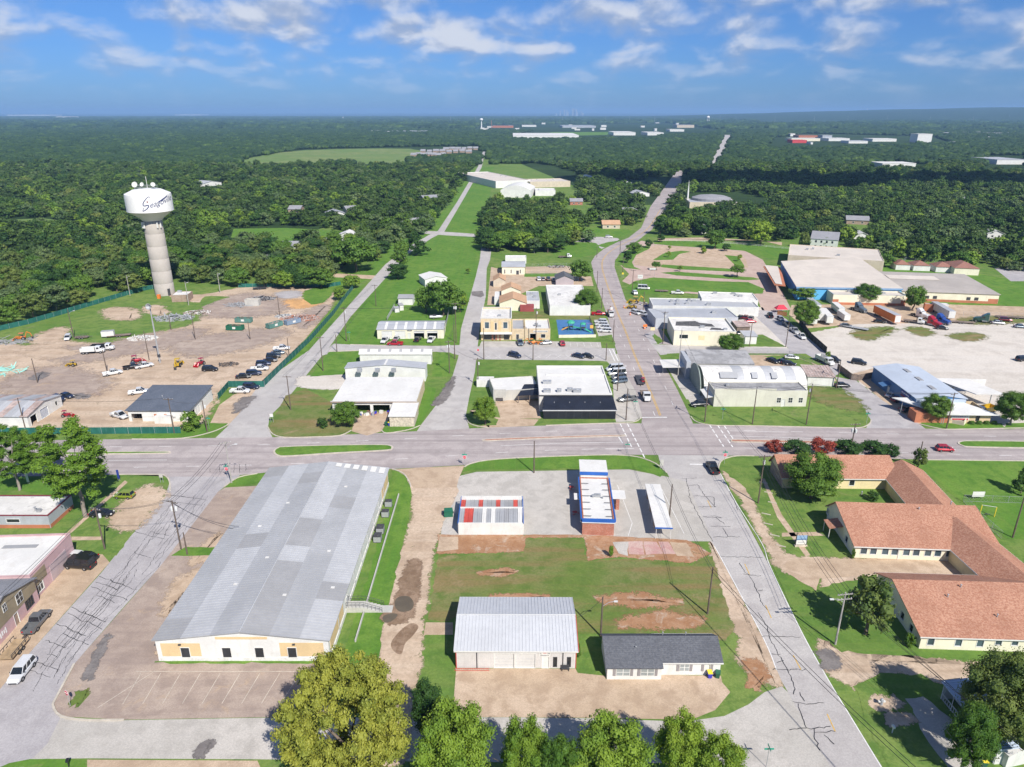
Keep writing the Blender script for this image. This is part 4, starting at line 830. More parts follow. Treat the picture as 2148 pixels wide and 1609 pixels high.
# ------------------------------------------------------------------ building kit
def shingle(name, c, c2, sc=(2.2, 5.0)):
 m, t, p = newmat(name); v = vecof(t, 'O')
 n0 = noise(t, v, .25, 5, .6, .4); n1 = noise(t, v, 3.2, 3, .7, .2); n2 = noise(t, v, 9, 2, .6)
 col = mixc(t, ramp(t, n1, (.35, .65)), c, c2); col = mixc(t, mth(t, 'MULTIPLY', ramp(t, n0, (.35, .7)), .35), col, tuple(x*.7 for x in c))
 col = mixc(t, mth(t, 'MULTIPLY', ramp(t, n2, (.4, .7)), .4), col, tuple(x*.6 for x in c))
 t.links.new(col, p.inputs['Base Color']); p.inputs['Roughness'].default_value = .9; p.inputs['Specular IOR Level'].default_value = .15
 wv = nd(t, 'ShaderNodeTexWave', wave_type='BANDS', bands_direction='Y'); wv.inputs['Scale'].default_value = 1.1; wv.inputs['Distortion'].default_value = .3; t.links.new(v, wv.inputs['Vector'])
 setbump(t, p, mth(t, 'ADD', wv.outputs[0], n2), .35, .05); return m
def brickmat(name, c, c2, mortar, sc=4.0):
 m, t, p = newmat(name); v = nd(t, 'ShaderNodeTexCoord').outputs['Object']; sp = nd(t, 'ShaderNodeSeparateXYZ'); t.links.new(v, sp.inputs[0])
 cb = nd(t, 'ShaderNodeCombineXYZ'); t.links.new(mth(t, 'ADD', sp.outputs[0], sp.outputs[1]), cb.inputs[0]); t.links.new(sp.outputs[2], cb.inputs[1])
 b = nd(t, 'ShaderNodeTexBrick'); t.links.new(cb.outputs[0], b.inputs['Vector']); b.inputs['Scale'].default_value = sc
 for k, q in (('Color1', c), ('Color2', c2), ('Mortar', mortar)): b.inputs[k].default_value = (*q, 1)
 n0 = noise(t, v, .8, 5, .6, .4)
 t.links.new(mixc(t, mth(t, 'MULTIPLY', ramp(t, n0, (.4, .7)), .45), b.outputs[0], tuple(x*.6 for x in c)), p.inputs['Base Color']); p.inputs['Roughness'].default_value = .9; return m
W_ = surf('white_paint', (.68,.675,.64), .08, 1, .6, dirt=(.5,.46,.4), dirt_amt=.3)
WSTONE = surf('white_stone', (.70,.68,.64), .15, 3, .8, dirt=(.42,.37,.3), dirt_amt=.5, bump=.5, fine=6)
CREAM = surf('cream_stucco', (.74,.62,.36), .07, 1, .8, dirt=(.5,.42,.28), dirt_amt=.3); CREAMP = surf('pale_cream', (.75,.70,.54), .07, 1, .8, dirt=(.5,.46,.36), dirt_amt=.3)
BUFF = surf('buff_panel', (.66,.49,.27), .07, 1, .7); TAN = surf('tan_wall', (.56,.48,.37), .1, 1, .8, dirt=(.4,.33,.25))
GREYW = surf('grey_wall', (.40,.42,.45), .1, 1, .7, dirt=(.3,.28,.26)); PINK = surf('pink_stucco', (.56,.38,.38), .1, 1, .8, dirt=(.4,.28,.27)); BROWNW = surf('olive_siding', (.30,.245,.16), .12, 1, .8)
STONE = surf('field_stone', (.55,.48,.38), .3, 5, .9, bump=.6, fine=3, dirt=(.35,.3,.22)); CONCW = surf('block_wall', (.47,.46,.42), .1, 1, .85, dirt=(.33,.31,.28))
BLACK = surf('black_paint', (.022,.024,.03), .2, 1, .5); DARK = surf('dark_metal', (.06,.06,.065), .2, 1, .5); BLUEW = surf('blue_sheet', (.075,.17,.33), .1, 1, .55); SKYB = surf('sky_blue_panel', (.12,.42,.72), .08, .6, .6)
BLUET = surf('blue_trim', (.03,.12,.42), .1, 1, .45); REDT = surf('red_trim', (.5,.08,.06), .15, 1, .5); MAROON = surf('maroon_trim', (.2,.04,.05), .15, 1, .6); ORANGE = surf('orange_paint', (.75,.2,.04), .1, 1, .55)
TERRA = surf('terracotta', (.45,.17,.09), .12, 1, .8); WOODF = surf('weathered_wood', (.2,.155,.125), .25, 2, .9); MAUVE = surf('mauve_wall', (.46,.38,.40), .08, 1, .8)
R_WHITE = surf('white_membrane', (.66,.645,.61), .06, .5, .7, dirt=(.55,.51,.46), dirt_amt=.5); R_WHITE2 = surf('stained_membrane', (.66,.64,.60), .12, .5, .75, dirt=(.36,.34,.32), dirt_amt=.7)
R_GREY = surf('grey_sheet_roof', (.40,.41,.43), .1, .4, .5, metal=.0, dirt=(.3,.28,.27)); R_GALV = surf('galvanised_roof', (.37,.375,.385), .08, .4, .5, metal=.05, dirt=(.4,.39,.38), dirt_amt=.3); R_GALVD = surf('galvanised_dull', (.32,.32,.325), .08, .4, .55); R_GALVL = surf('galvanised_bright', (.44,.445,.455), .07, .4, .5, metal=.05)
R_RUST = surf('rusty_roof', (.42,.34,.31), .3, 1.5, .8, dirt=(.28,.13,.08), dirt_amt=.8); R_DGREY = surf('weathered_tar_roof', (.33,.325,.325), .25, .8, .85, dirt=(.16,.15,.15), dirt_amt=.8)
R_TANW = surf('tan_metal_roof', (.62,.55,.47), .08, .3, .6, dirt=(.48,.43,.38)); R_TANG = surf('taupe_metal_roof', (.42,.375,.33), .1, .3, .6, dirt=(.3,.27,.25))
SH_GREY = shingle('charcoal_shingle', (.10,.105,.12), (.15,.155,.17)); SH_BROWN = shingle('brown_shingle', (.36,.165,.105), (.53,.30,.205)); SH_ORNG = shingle('orange_shingle', (.5,.3,.18), (.58,.38,.24)); SH_LGREY = shingle('grey_shingle', (.27,.27,.285), (.34,.34,.355)); SH_RED = shingle('red_brown_shingle', (.27,.13,.10), (.34,.18,.14)); SH_NAVY = shingle('slate_shingle', (.10,.12,.155), (.15,.165,.2))
BR_RED = brickmat('red_brick', (.36,.10,.055), (.45,.15,.08), (.5,.42,.36)); BR_TAN = brickmat('tan_brick', (.60,.46,.28), (.66,.52,.33), (.6,.55,.45)); BR_BROWN = brickmat('brown_brick', (.30,.20,.14), (.36,.25,.18), (.45,.4,.34))
GLASS = surf('dark_glass', (.025,.03,.035), .3, 1, .12, spec=.6); GLASSB = surf('blue_glass', (.06,.09,.11), .3, 1, .12, spec=.6); DOORG = surf('door_grey', (.45,.45,.44), .06, 1, .6)
STEEL = surf('steel', (.42,.43,.44), .1, 1, .45, metal=.3); GREEN_P = surf('green_paint', (.02,.13,.075), .15, 1, .6)
def V2(p): return p if isinstance(p, Vector) else G(*p)
class Bld:
 def __init__(s, name, label, A, B, depth, h, wall, cat='building', group=None, z0=0.0):
  A, B = V2(A), V2(B); d = B-A; s.W = math.hypot(d.x, d.y); rz = math.atan2(d.y, d.x); s.u = Vector((d.x, d.y, 0)).normalized(); s.v = Vector((-s.u.y, s.u.x, 0)); s.A = Vector((A.x, A.y, 0))
  if isinstance(depth, tuple): depth = (G(*depth)-s.A).dot(s.v)
  s.D = depth; s.h = h; s.o = thing(name, label, cat, (A.x, A.y, z0), rz, group); s.holes = {'f': [], 'b': [], 'l': [], 'r': []}; s.wm = wall; s.top = {k: h for k in 'fblr'}; s.gab = None; s.par = 0
 def at(s, x, y, z=0): return s.A+s.u*x+s.v*y+Vector((0, 0, z))
 def P(s, f, q, out, z): return {'f': (q, -out, z), 'b': (s.W-q, s.D+out, z), 'r': (s.W+out, q, z), 'l': (-out, s.D-q, z)}[f]
 def part(s, name, mb, mat, parent=None, smooth=False): return mb.build(name, mat, parent or s.o, smooth)
 def fbox(s, f, q0, q1, o0, o1, z0, z1, mb=None):
  mb = mb or MB(); a = s.P(f, q0, o0, z0); b = s.P(f, q1, o1, z1); return mb.box(min(a[0], b[0]), max(a[0], b[0]), min(a[1], b[1]), max(a[1], b[1]), min(a[2], b[2]), max(a[2], b[2]))
 def panel(s, f, q0, q1, z0, z1, mat, name='wall_panel', out=.04, o0=-.02): return s.part(name, s.fbox(f, q0, q1, o0, out, z0, z1), mat)
 def win(s, f, q, z, w, h, frame=None, glass=None, name='window', rec=.1, bars=0, hole=True):
  """opening with a recessed pane and a surround; q is the middle along the wall"""
  frame = frame or W_; glass = glass or GLASS
  if hole: s.holes[f].append((q-w/2, q+w/2, z, z+h))
  mb = MB(); t = .09; out = .04
  for a, b, c, d in ((q-w/2-t, q-w/2+.01, z-t, z+h+t), (q+w/2-.01, q+w/2+t, z-t, z+h+t), (q-w/2+.01, q+w/2-.01, z-t, z+.01), (q-w/2+.01, q+w/2-.01, z+h-.01, z+h+t)): s.fbox(f, a, b, -rec, out, c, d, mb)
  for k in range(bars): xx = q-w/2+w*(k+1)/(bars+1); s.fbox(f, xx-.03, xx+.03, -rec+.02, -.02, z+.01, z+h-.01, mb)
  if bars: s.fbox(f, q-w/2+.01, q+w/2-.01, -rec+.025, -.025, z+h/2-.03, z+h/2+.03, mb)
  o = s.part(name, mb, frame); s.part('pane' if name == 'window' else 'leaf', s.fbox(f, q-w/2, q+w/2, -rec-.03, -rec, z, z+h), glass, o); return o
 def door(s, f, q, w=1.0, h=2.1, mat=None, frame=None): 
  o = s.win(f, q, .02, w, h, frame or W_, mat or DOORG, 'door', .08)
  return o
 def bay(s, f, q, w, h, mat=None, frame=None, open_=False):
  if open_:
   s.holes[f].append((q-w/2, q+w/2, .0, h)); mb = MB()
   for a, b, c, d in ((q-w/2-.12, q-w/2+.01, 0, h+.12), (q+w/2-.01, q+w/2+.12, 0, h+.12), (q-w/2+.01, q+w/2-.01, h-.01, h+.12)): s.fbox(f, a, b, -.15, .05, c, d, mb)
   return s.part('bay_opening', mb, frame or W_)
  o = s.win(f, q, .02, w, h, frame or W_, mat or W_, 'roller_door', .12)
  mb = MB()
  for k in range(1, int(h/.55)): s.fbox(f, q-w/2+.02, q+w/2-.02, -.118, -.1, k*.55-.02, k*.55+.02, mb)
  s.part('rail', mb, DOORG, o); return o
 def finish(s, top=None, name='wall'):
  mb = MB(); th = .22
  for f in 'fblr':
   Lw = s.W if f in 'fb' else s.D; H_ = s.top[f]+s.par; a0, a1 = (0, Lw) if f in 'fb' else (th, Lw-th)
   hs = [(max(q[0], a0), min(q[1], a1), q[2], min(q[3], H_)) for q in s.holes[f]]
   xs = sorted(set([a0, a1]+[q[0] for q in hs]+[q[1] for q in hs])); zs = sorted(set([0, H_]+[q[2] for q in hs]+[q[3] for q in hs]))
   xs = [x for x in xs if a0 <= x <= a1]
   for x0, x1 in zip(xs, xs[1:]):
    run = None
    for z0, z1 in zip(zs, zs[1:]):
     mid_ = ((x0+x1)/2, (z0+z1)/2); hole = any(q[0] < mid_[0] < q[1] and q[2] < mid_[1] < q[3] for q in hs)
     if hole or x1-x0 < 1e-4 or z1-z0 < 1e-4:
      if run: s.fbox(f, x0, x1, -th, 0, run[0], run[1], mb); run = None
      continue
     run = (run[0], z1) if run else (z0, z1)
    if run: s.fbox(f, x0, x1, -th, 0, run[0], run[1], mb)
  if s.gab:
   k, rise = s.gab
   if k == 'y':
    for y0 in (0, s.D-th): mb.add([(0,y0,s.h),(s.W,y0,s.h),(s.W/2,y0,s.h+rise),(0,y0+th,s.h),(s.W,y0+th,s.h),(s.W/2,y0+th,s.h+rise)], [(0,1,2),(5,4,3),(0,2,5,3),(1,4,5,2)])
   elif k == 'x':
    rp = s.D*s.rpos
    for x0 in (0, s.W-th): mb.add([(x0,0,s.h),(x0,s.D,s.h),(x0,rp,s.h+rise),(x0+th,0,s.h),(x0+th,s.D,s.h),(x0+th,rp,s.h+rise)], [(2,1,0),(3,4,5),(0,3,5,2),(1,2,5,4)])
   elif k == 's':
    for x0 in (0, s.W-th): mb.add([(x0,0,s.h),(x0,s.D,s.h),(x0,s.D,s.h+rise),(x0+th,0,s.h),(x0+th,s.D,s.h),(x0+th,s.D,s.h+rise)], [(2,1,0),(3,4,5),(0,3,5,2),(1,2,5,4)])
    mb.box(th, s.W-th, s.D-th, s.D, s.h, s.h+rise)
  return s.part(name, mb, s.wm)
 def flat(s, mat, par=.5, cope=None, slope=0):
  s.par = par; s.part('roof', MB().slab([(.2,.2,s.h),(s.W-.2,.2,s.h),(s.W-.2,s.D-.2,s.h+slope),(.2,s.D-.2,s.h+slope)], .2), mat)
  if cope:
   mb = MB(); z = s.h+par; t = .3
   mb.box(-.06, s.W+.06, -.06, t, z, z+.09); mb.box(-.06, s.W+.06, s.D-t, s.D+.06, z, z+.09); mb.box(-.06, t, t, s.D-t, z, z+.09); mb.box(s.W-t, s.W+.06, t, s.D-t, z, z+.09); s.part('coping', mb, cope)
  return s
 def slope_part(s, pts, mat, rib=0, name='roof', th=.14, skip=0):
  """pts: eave-left, eave-right, ridge-right, ridge-left (local)"""
  mb = MB(); mb.slab(pts, th); p = [Vector(q) for q in pts]
  if rib:
   n = max(1, int((p[1]-p[0]).length/rib)); up = (p[1]-p[0]).cross(p[3]-p[0]).normalized()
   if up.z < 0: up = -up
   e = (p[1]-p[0]).normalized()*.045
   for i in range(n+(not skip)):
    a = p[0].lerp(p[1], i/n); b = p[3].lerp(p[2], i/n)
    mb.add([a-e, a+e, b+e, b-e, a-e+up*.06, a+e+up*.06, b+e+up*.06, b-e+up*.06], [(4,5,6,7),(0,1,5,4),(1,2,6,5),(2,3,7,6),(3,0,4,7)])
  return s.part(name, mb, mat)
 def gable(s, axis, rise, mat, ov=.4, rib=0, fascia=None, rpos=.5, ridge=None, split=1, mats=None):
  s.gab = (axis, rise); s.rpos = rpos; h = s.h; W, D = s.W, s.D; dz = .14
  if axis == 'x':
   rp = D*rpos; k1 = rise/rp*ov; k2 = rise/(D-rp)*ov
   S1 = [(-ov,-ov,h+dz-k1),(W+ov,-ov,h+dz-k1),(W+ov,rp,h+rise+dz),(-ov,rp,h+rise+dz)]; S2 = [(W+ov,D+ov,h+dz-k2),(-ov,D+ov,h+dz-k2),(-ov,rp,h+rise+dz),(W+ov,rp,h+rise+dz)]
  else:
   k = rise/(W/2)*ov
   S1 = [(-ov,D+ov,h+dz-k),(-ov,-ov,h+dz-k),(W/2,-ov,h+rise+dz),(W/2,D+ov,h+rise+dz)]; S2 = [(W+ov,-ov,h+dz-k),(W+ov,D+ov,h+dz-k),(W/2,D+ov,h+rise+dz),(W/2,-ov,h+rise+dz)]
  for S_ in (S1, S2):
   q = [Vector(p) for p in S_]
   for i in range(split):
    a, b = i/split, (i+1)/split; s.slope_part([q[0].lerp(q[1], a), q[0].lerp(q[1], b), q[3].lerp(q[2], b), q[3].lerp(q[2], a)], mats[(i*7+(S_ is S2)*3) % len(mats)] if mats else mat, rib, 'roof' if split == 1 else 'roof_panel', skip=i < split-1)
  if ridge:
   a, b = Vector(S1[2]), Vector(S1[3]); mb = MB(); mb.tube(a+Vector((0,0,.03)), b+Vector((0,0,.03)), .12, 6); s.part('ridge_cap', mb, ridge)
  if fascia:
   mb = MB()
   for S_ in (S1, S2):
    a, b = Vector(S_[0]), Vector(S_[1]); n_ = (Vector(S_[0])-Vector(S_[3])); n_.z = 0; n_.normalize(); n_ *= .04
    mb.add([a+n_*.2, b+n_*.2, b+n_, a+n_, a+n_*.2+Vector((0,0,-.22)), b+n_*.2+Vector((0,0,-.22)), b+n_+Vector((0,0,-.22)), a+n_+Vector((0,0,-.22))], [(0,1,2,3),(7,6,5,4),(3,2,6,7),(0,4,5,1),(0,3,7,4),(1,5,6,2)])
   s.part('fascia', mb, fascia)
  return s
 def shed(s, rise, mat, ov=.35, rib=0):
  s.gab = ('s', rise); k = rise/s.D*ov; s.slope_part([(-ov,-ov,s.h+.14-k),(s.W+ov,-ov,s.h+.14-k),(s.W+ov,s.D+ov,s.h+rise+.14+k),(-ov,s.D+ov,s.h+rise+.14+k)], mat, rib); return s
 def hip(s, rise, mat, ov=.4, inset=None):
  W, D, h = s.W, s.D, s.h; i = inset if inset is not None else min(W, D)/2; mb = MB(); z = h+.05
  if W >= D: r0, r1 = (i, D/2, z+rise), (W-i, D/2, z+rise)
  else: r0, r1 = (W/2, i, z+rise), (W/2, D-i, z+rise)
  e = [(-ov,-ov,z),(W+ov,-ov,z),(W+ov,D+ov,z),(-ov,D+ov,z)]
  if W >= D: mb.add(e+[r0, r1], [(0,1,5,4),(1,2,5),(2,3,4,5),(3,0,4),(3,2,1,0)])
  else: mb.add(e+[r0, r1], [(0,1,4),(1,2,5,4),(2,3,5),(3,0,4,5),(3,2,1,0)])
  s.part('roof', mb, mat); return s
 def unit(s, x, y, z, w=1.2, d=1.0, h=.9, mat=None):
  mb = MB(); mb.box(x-w/2, x+w/2, y-d/2, y+d/2, z, z+h); mb.box(x-w/2-.05, x+w/2+.05, y-d/2-.05, y+d/2+.05, z+h, z+h+.06); mb.lathe([(.0,.12),(min(w,d)*.32,.12),(min(w,d)*.36,.0)], 10, (x, y, z+h+.06)); 
  for k in range(4): mb.box(x-w/2-.02, x+w/2+.02, y-d/2-.02, y-d/2, z+.12+k*.18, z+.2+k*.18)
  return s.part('air_conditioner', mb, mat or STEEL)
 def vent(s, x, y, z, r=.12, h=.5): 
  mb = MB(); mb.tube((x,y,z-.1), (x,y,z+h), r, 8); mb.lathe([(r*1.7,0),(r*1.7,.1),(0,.18)], 8, (x,y,z+h)); return s.part('vent_pipe', mb, STEEL)
 def text(s, f, q, z, size, body, mat, out=.05, name='lettering'):
  return frame_text(s.o, s.P(f, q, out, z), (math.pi/2, 0, {'f': 0, 'r': math.pi/2, 'b': math.pi, 'l': -math.pi/2}[f]), size, body, mat, name)
 def scrawl(s, f, q, z, w, h, n, mat, out=.05, seed=1, name='lettering'):
  rr = random.Random(seed); mb = MB()
  for i in range(n):
   x = q-w/2+w*(i+.15)/n; s.fbox(f, x, x+w/n*rr.uniform(.4,.75), out-.03, out, z-h/2*rr.uniform(.5,1), z+h/2*rr.uniform(.5,1), mb)
  return s.part(name, mb, mat)
def text_mesh(body, size, ext=.008):
 fc = bpy.data.curves.new('lettering', 'FONT'); fc.body = body; fc.size = size; fc.align_x = 'CENTER'; fc.align_y = 'CENTER'; fc.extrude = ext
 o = bpy.data.objects.new('lettering', fc); COL.objects.link(o); dg = bpy.context.evaluated_depsgraph_get(); m0 = bpy.data.meshes.new_from_object(o.evaluated_get(dg)); me = bpy.data.meshes.new('lettering'); me.from_pydata([tuple(v.co) for v in m0.vertices], [], [tuple(f.vertices) for f in m0.polygons]); bpy.data.objects.remove(o); bpy.data.curves.remove(fc); return me
def frame_text(parent, loc, rot, size, body, mat, name='lettering'):
 me = text_mesh(body, size); me.materials.clear(); me.materials.append(mat); o = bpy.data.objects.new(name, me); COL.objects.link(o); o.parent = parent; o.location = loc; o.rotation_euler = rot; return o
INK = surf('sign_black', (.03,.03,.035), .1, 1, .5); INKR = surf('sign_red', (.5,.03,.04), .1, 1, .5); INKB = surf('sign_blue', (.03,.05,.25), .1, 1, .5); INKW = surf('sign_white', (.8,.8,.78), .05, 1, .5)
# ------------------------------------------------------------------ near buildings
# long warehouse
b = Bld('warehouse', 'long white warehouse with ribbed grey gable roof beside the west street', (334,1386), (693,1386), (820,984,4.0), 4.0, W_, 'warehouse')
b.gab = ('y', 1.5); Wb = b.W
for sd in (0, 1):
 e = [Vector(q) for q in ([(-.35,b.D+.35,4.1),(-.35,-.35,4.1),(Wb/2,-.35,5.64),(Wb/2,b.D+.35,5.64)] if not sd else [(Wb+.35,-.35,4.1),(Wb+.35,b.D+.35,4.1),(Wb/2,b.D+.35,5.64),(Wb/2,-.35,5.64)])]
 for i in range(12):
  for j in range(3):
   f = lambda a, c: e[0].lerp(e[1], a).lerp(e[3].lerp(e[2], a), c)
   k_ = [0,1,0][j] if not sd else [1,0,1][j]
   if sd and j == 2 and i in (0,1,2,5,6): k_ = 2
   if (i*5+j*3+sd) % 11 == 0: k_ = 2
   b.slope_part([f(i/12,j/3), f((i+1)/12,j/3), f((i+1)/12,(j+1)/3), f(i/12,(j+1)/3)], [R_GALV, R_GALVL, R_GALVD][k_], .62, 'roof_panel', skip=i < 11)
b.part('ridge_cap', Tb((Wb/2,-.35,5.66),(Wb/2,b.D+.35,5.66),.12), R_GALVL)
for q0, q1, z0, z1 in ((.7, .255*Wb, .9, 3.3), (.715*Wb, Wb-.8, .9, 3.4)): b.panel('f', q0, q1, z0, z1, BUFF)
b.panel('f', .35*Wb, .65*Wb, 4.06, 4.5, BUFF, 'gable_panel')
for q in (.165, .405, .595, .785): b.win('f', q*Wb, .75, 1.25, 1.75, W_, GLASS, hole=False, rec=-.1)
b.panel('f', .03, Wb-.03, .02, .62, WSTONE, 'stone_plinth', .1)
b.panel('r', .8, 9.5, 1.2, 3.6, BUFF, out=.05); b.panel('r', .05, b.D-.05, .02, .8, WSTONE, 'stone_plinth', .1)
b.panel('r', b.D-8, b.D-.6, .9, 3.6, BUFF, out=.05)
for k in range(1, 9): b.panel('r', k*b.D/9-.12, k*b.D/9+.12, 0, 3.95, R_GALVL, 'downpipe', .14)
for q, z in ((.14*Wb, 3.05), (.8*Wb, 3.1)): b.panel('f', q-.2, q+.2, z, z+.18, DARK, 'wall_lamp', .25)
b.win('r', 12, .3, 1.1, 2.2, W_, DOORG, 'door', hole=False, rec=-.12)
for x, y in ((8,12),(11,19),(17,9),(21,22),(24,12),(6,30),(9,38),(19,45)):
 z = 4.15+1.5*(1-abs(x-Wb/2)/(Wb/2)); b.part('roof_patch', Bx(x-.3, x+.3, y-.2, y+.2, z-.05, z+.1), R_WHITE)
for k in range(6): b.part('roof_patch', MB().slab([(15+k*1.9,b.D-1.5-k*.2,4.2+1.5*(1-abs(15+k*1.9-Wb/2)/(Wb/2))+.08),(16.2+k*1.9,b.D-1.5-k*.2,4.2+1.5*(1-abs(16.2+k*1.9-Wb/2)/(Wb/2))+.08),(16.2+k*1.9,b.D,4.2+1.5*(1-abs(16.2+k*1.9-Wb/2)/(Wb/2))+.08),(15+k*1.9,b.D,4.2+1.5*(1-abs(15+k*1.9-Wb/2)/(Wb/2))+.08)], .05), R_WHITE)
b.finish()
# condensers behind the low wall on the warehouse's right side
wh = b
for i, (y, w_, label) in enumerate([(32.5,1.6,'nearest large air conditioner on the slab beside the warehouse'),(35.5,1.6,'second large air conditioner on the slab beside the warehouse'),(41.5,1.2,'third air conditioner on the slab beside the warehouse'),(45.5,1.0,'farthest air conditioner on the slab beside the warehouse')]):
 p = wh.at(wh.W+1.5, y); t_ = thing('air_conditioner', label, 'air conditioner', p, math.atan2(wh.u.y, wh.u.x), 'warehouse condensers')
 mb = MB(); mb.box(-.7,.7,-w_/2,w_/2,.12,1.3); mb.build('casing', STEEL, t_); mb = MB(); mb.box(-.75,.75,-w_/2-.05,w_/2+.05,.05,.12); mb.box(-.75,.75,-w_/2-.05,w_/2+.05,1.3,1.37); mb.build('frame', DARK, t_); Lt([(0,.1),(.45,.1),(.5,0)], 12, (0,0,1.37)).build('fan_guard', DARK, t_)
t_ = thing('retaining_wall', 'low concrete kerb wall along the grass beside the warehouse', 'wall', wh.at(wh.W+3.0, 4), math.atan2(wh.u.y, wh.u.x)); Bx(-.1,.1,0,46,.0,.5).build('wall', CONCW, t_)
t_ = thing('entry_steps', 'concrete steps with iron railings on the warehouse side', 'steps', wh.at(wh.W, 12), math.atan2(wh.u.y, wh.u.x)); Bx(.02,3,-.9,.9,0,1.0).build('landing', CONCW, t_)
for k in range(5): Bx(3+k*.6,3.6+k*.6,-.9,.9,0,.85-k*.18).build('step', CONCW, t_)
Bx(6,7.6,-.9,.9,0,.1).build('pad', CONCW, t_)
for s_ in (-.85, .85):
 mb = MB(); mb.path([(.1,s_,1.0),(.1,s_,2.0),(3,s_,2.0),(6,s_,1.0),(6,s_,.1)], .035); mb.path([(.1,s_,1.5),(3,s_,1.5),(6,s_,.6)], .025)
 for k in range(9): mb.tube((.4+k*.65,s_,1.0-max(0,(k*.65-2.6))*.3),(.4+k*.65,s_,2.0-max(0,(k*.65-2.6))*.33),.02)
 mb.build('railing', DARK, t_)
# car wash with red roof panels
b = Bld('car_wash', 'white open-fronted shed with red and grey roof panels and blue corner posts', (962,1122), (1097,1122), (1097,1040,3.0), 2.6, W_, 'shed')
b.part('front_wall', Bx(0,b.W,0,.2,0,2.7), W_); n = 14; D1 = b.D*.56
cl_ = [0,1,1,0,0,2,0,2,0,0,3,0,0,2]
for i in range(n):
 x0 = .1+(b.W-.2)*i/n; x1 = .1+(b.W-.2)*(i+1)/n-.02; m_ = [R_GALV, REDT, R_WHITE, DARK][cl_[i]] if cl_[i] != 3 else R_GALVD
 b.slope_part([(x0,.2,2.5),(x1,.2,2.5),(x1,D1-.1,2.7),(x0,D1-.1,2.7)], m_, .3, 'roof_panel', .06)
for i in range(n):
 x0 = .1+(b.W-.2)*i/n; x1 = .1+(b.W-.2)*(i+1)/n-.02; b.slope_part([(x0,D1+.1,2.5),(x1,D1+.1,2.5),(x1,b.D-.9,2.55),(x0,b.D-.9,2.55)], [R_GALVD, REDT, R_GALV, R_GALVD][(i*5+1) % 4], .3, 'roof_panel', .06)
b.part('beam', Bx(0,b.W,D1-.1,D1+.1,2.5,2.95), W_); b.part('rear_fascia', Bx(0,b.W,b.D-.85,b.D-.75,2.4,3.1), W_); b.part('rear_fascia', Bx(0,b.W,b.D-.1,b.D,2.7,3.0), W_)
for x in (-.12, b.W): b.part('side_wall', Bx(x,x+.12,.2,D1,0,2.45), W_); b.part('side_trim', Bx(x-.02,x+.14,0,b.D,2.55,2.85), BLUET)
for x in (.1, b.W*.33, b.W*.66, b.W-.1):
 b.part('post', Bx(x-.06,x+.06,b.D-.82,b.D-.7,0,2.45), BLUET); b.part('brace', Bx(x-.03,x+.03,b.D-.8,b.D-.05,2.85,2.93), STEEL)
t_ = thing('dumpster', 'green steel dumpster beside the shed with red roof panels', 'dumpster', G(941,1082), .1); mb = MB(); mb.prism([(-.9,-.7),(.9,-.7),(.8,.6),(-.8,.6)],.15,1.3); mb.build('bin', GREEN_P, t_); MB().slab([(-.95,-.75,1.42),(.95,-.75,1.42),(.85,.65,1.55),(-.85,.65,1.55)],.06).build('lid', GREEN_P, t_); Bx(-1.1,-.9,-.3,.3,.7,.85).build('fork_sleeve', DARK, t_); Bx(.9,1.1,-.3,.3,.7,.85).build('fork_sleeve', DARK, t_)
# drive-in diner
b = Bld('diner', 'narrow brick drive-in diner with white roof and blue trimmed ends', (1221,1122), (1287,1124), (1271,1002,3.4), 3.2, BR_RED, 'diner')
b.flat(R_WHITE, .25); W0, D0 = b.W, b.D
b.part('front_band', Bx(-.1,W0+.1,-.12,.35,3.0,3.6), BLUET); b.part('front_drip', Bx(-.15,W0+.15,-.2,-.12,2.85,3.0), W_)
for x in (-.35, W0+.1): b.part('side_band', Bx(x,x+.25,.3,D0,2.9,3.45), BLUET); b.part('side_drip', Bx(x-.05 if x<0 else x+.2,x+.05 if x<0 else x+.3,.3,D0,2.75,2.9), W_)
for k in range(int(W0/.35)): b.part('seam', Bx(.1+k*.35,.16+k*.35,-.14,.37,3.02,3.63), BLUET)
b.part('rear_tower', Bx(.2,W0-.3,D0-.1,D0+5.5,0,4.5), W_); b.part('tower_roof', Bx(.0,W0-.1,D0-.1,D0+5.8,4.5,4.75), R_WHITE); b.part('tower_band', Bx(-.02,W0-.08,D0-.25,D0-.1,4.05,4.8), BLUET)
for k in range(6):
 for x, d in ((.2, 1.6), (W0-.2, -1.4)): b.part('rafter', Bx(min(x,x+d),max(x,x+d),D0*(.08+.15*k),D0*(.08+.15*k)+.08,3.47,3.55), DARK)
b.unit(W0*.55, D0*.55, 3.25, 1.3, .8, .4); b.vent(W0*.4, D0*.53, 3.25, .22, .35); b.vent(W0*.72, D0*.5, 3.25, .12, .4)
b.part('side_canopy', Bx(W0+.1,W0+3.2,D0*.55,D0*.75,2.7,2.85), R_WHITE); b.part('canopy_pillar', Bx(W0+1.2,W0+1.9,D0*.56,D0*.62,0,2.7), BR_RED); b.part('side_canopy', Bx(-1.4,-.35,D0*.52,D0*.66,2.6,2.75), R_WHITE)
b.win('r', D0*.66, 1.0, 1.4, 1.2, W_, GLASS); b.win('l', D0*.6, 1.0, 1.4, 1.2, W_, GLASS); b.finish()
for i, (px, py, lb) in enumerate([(1199,1027,'farther red umbrella table in the shade of the diner'),(1206,1080,'nearer red umbrella table in the shade of the diner')]):
 t_ = thing('picnic_table', lb, 'table', G(px, py)); Lt([(0,.74),(.5,.74),(.5,.7),(0,.7)],12).build('table_top', REDT, t_); Tb((0,0,0),(0,0,.7),.05).build('post', DARK, t_)
 for a in (0, 2.1, 4.2): Lt([(0,.45),(.18,.45),(.18,.41),(0,.41)],8,(.7*math.cos(a),.7*math.sin(a),0)).build('seat', REDT, t_); 
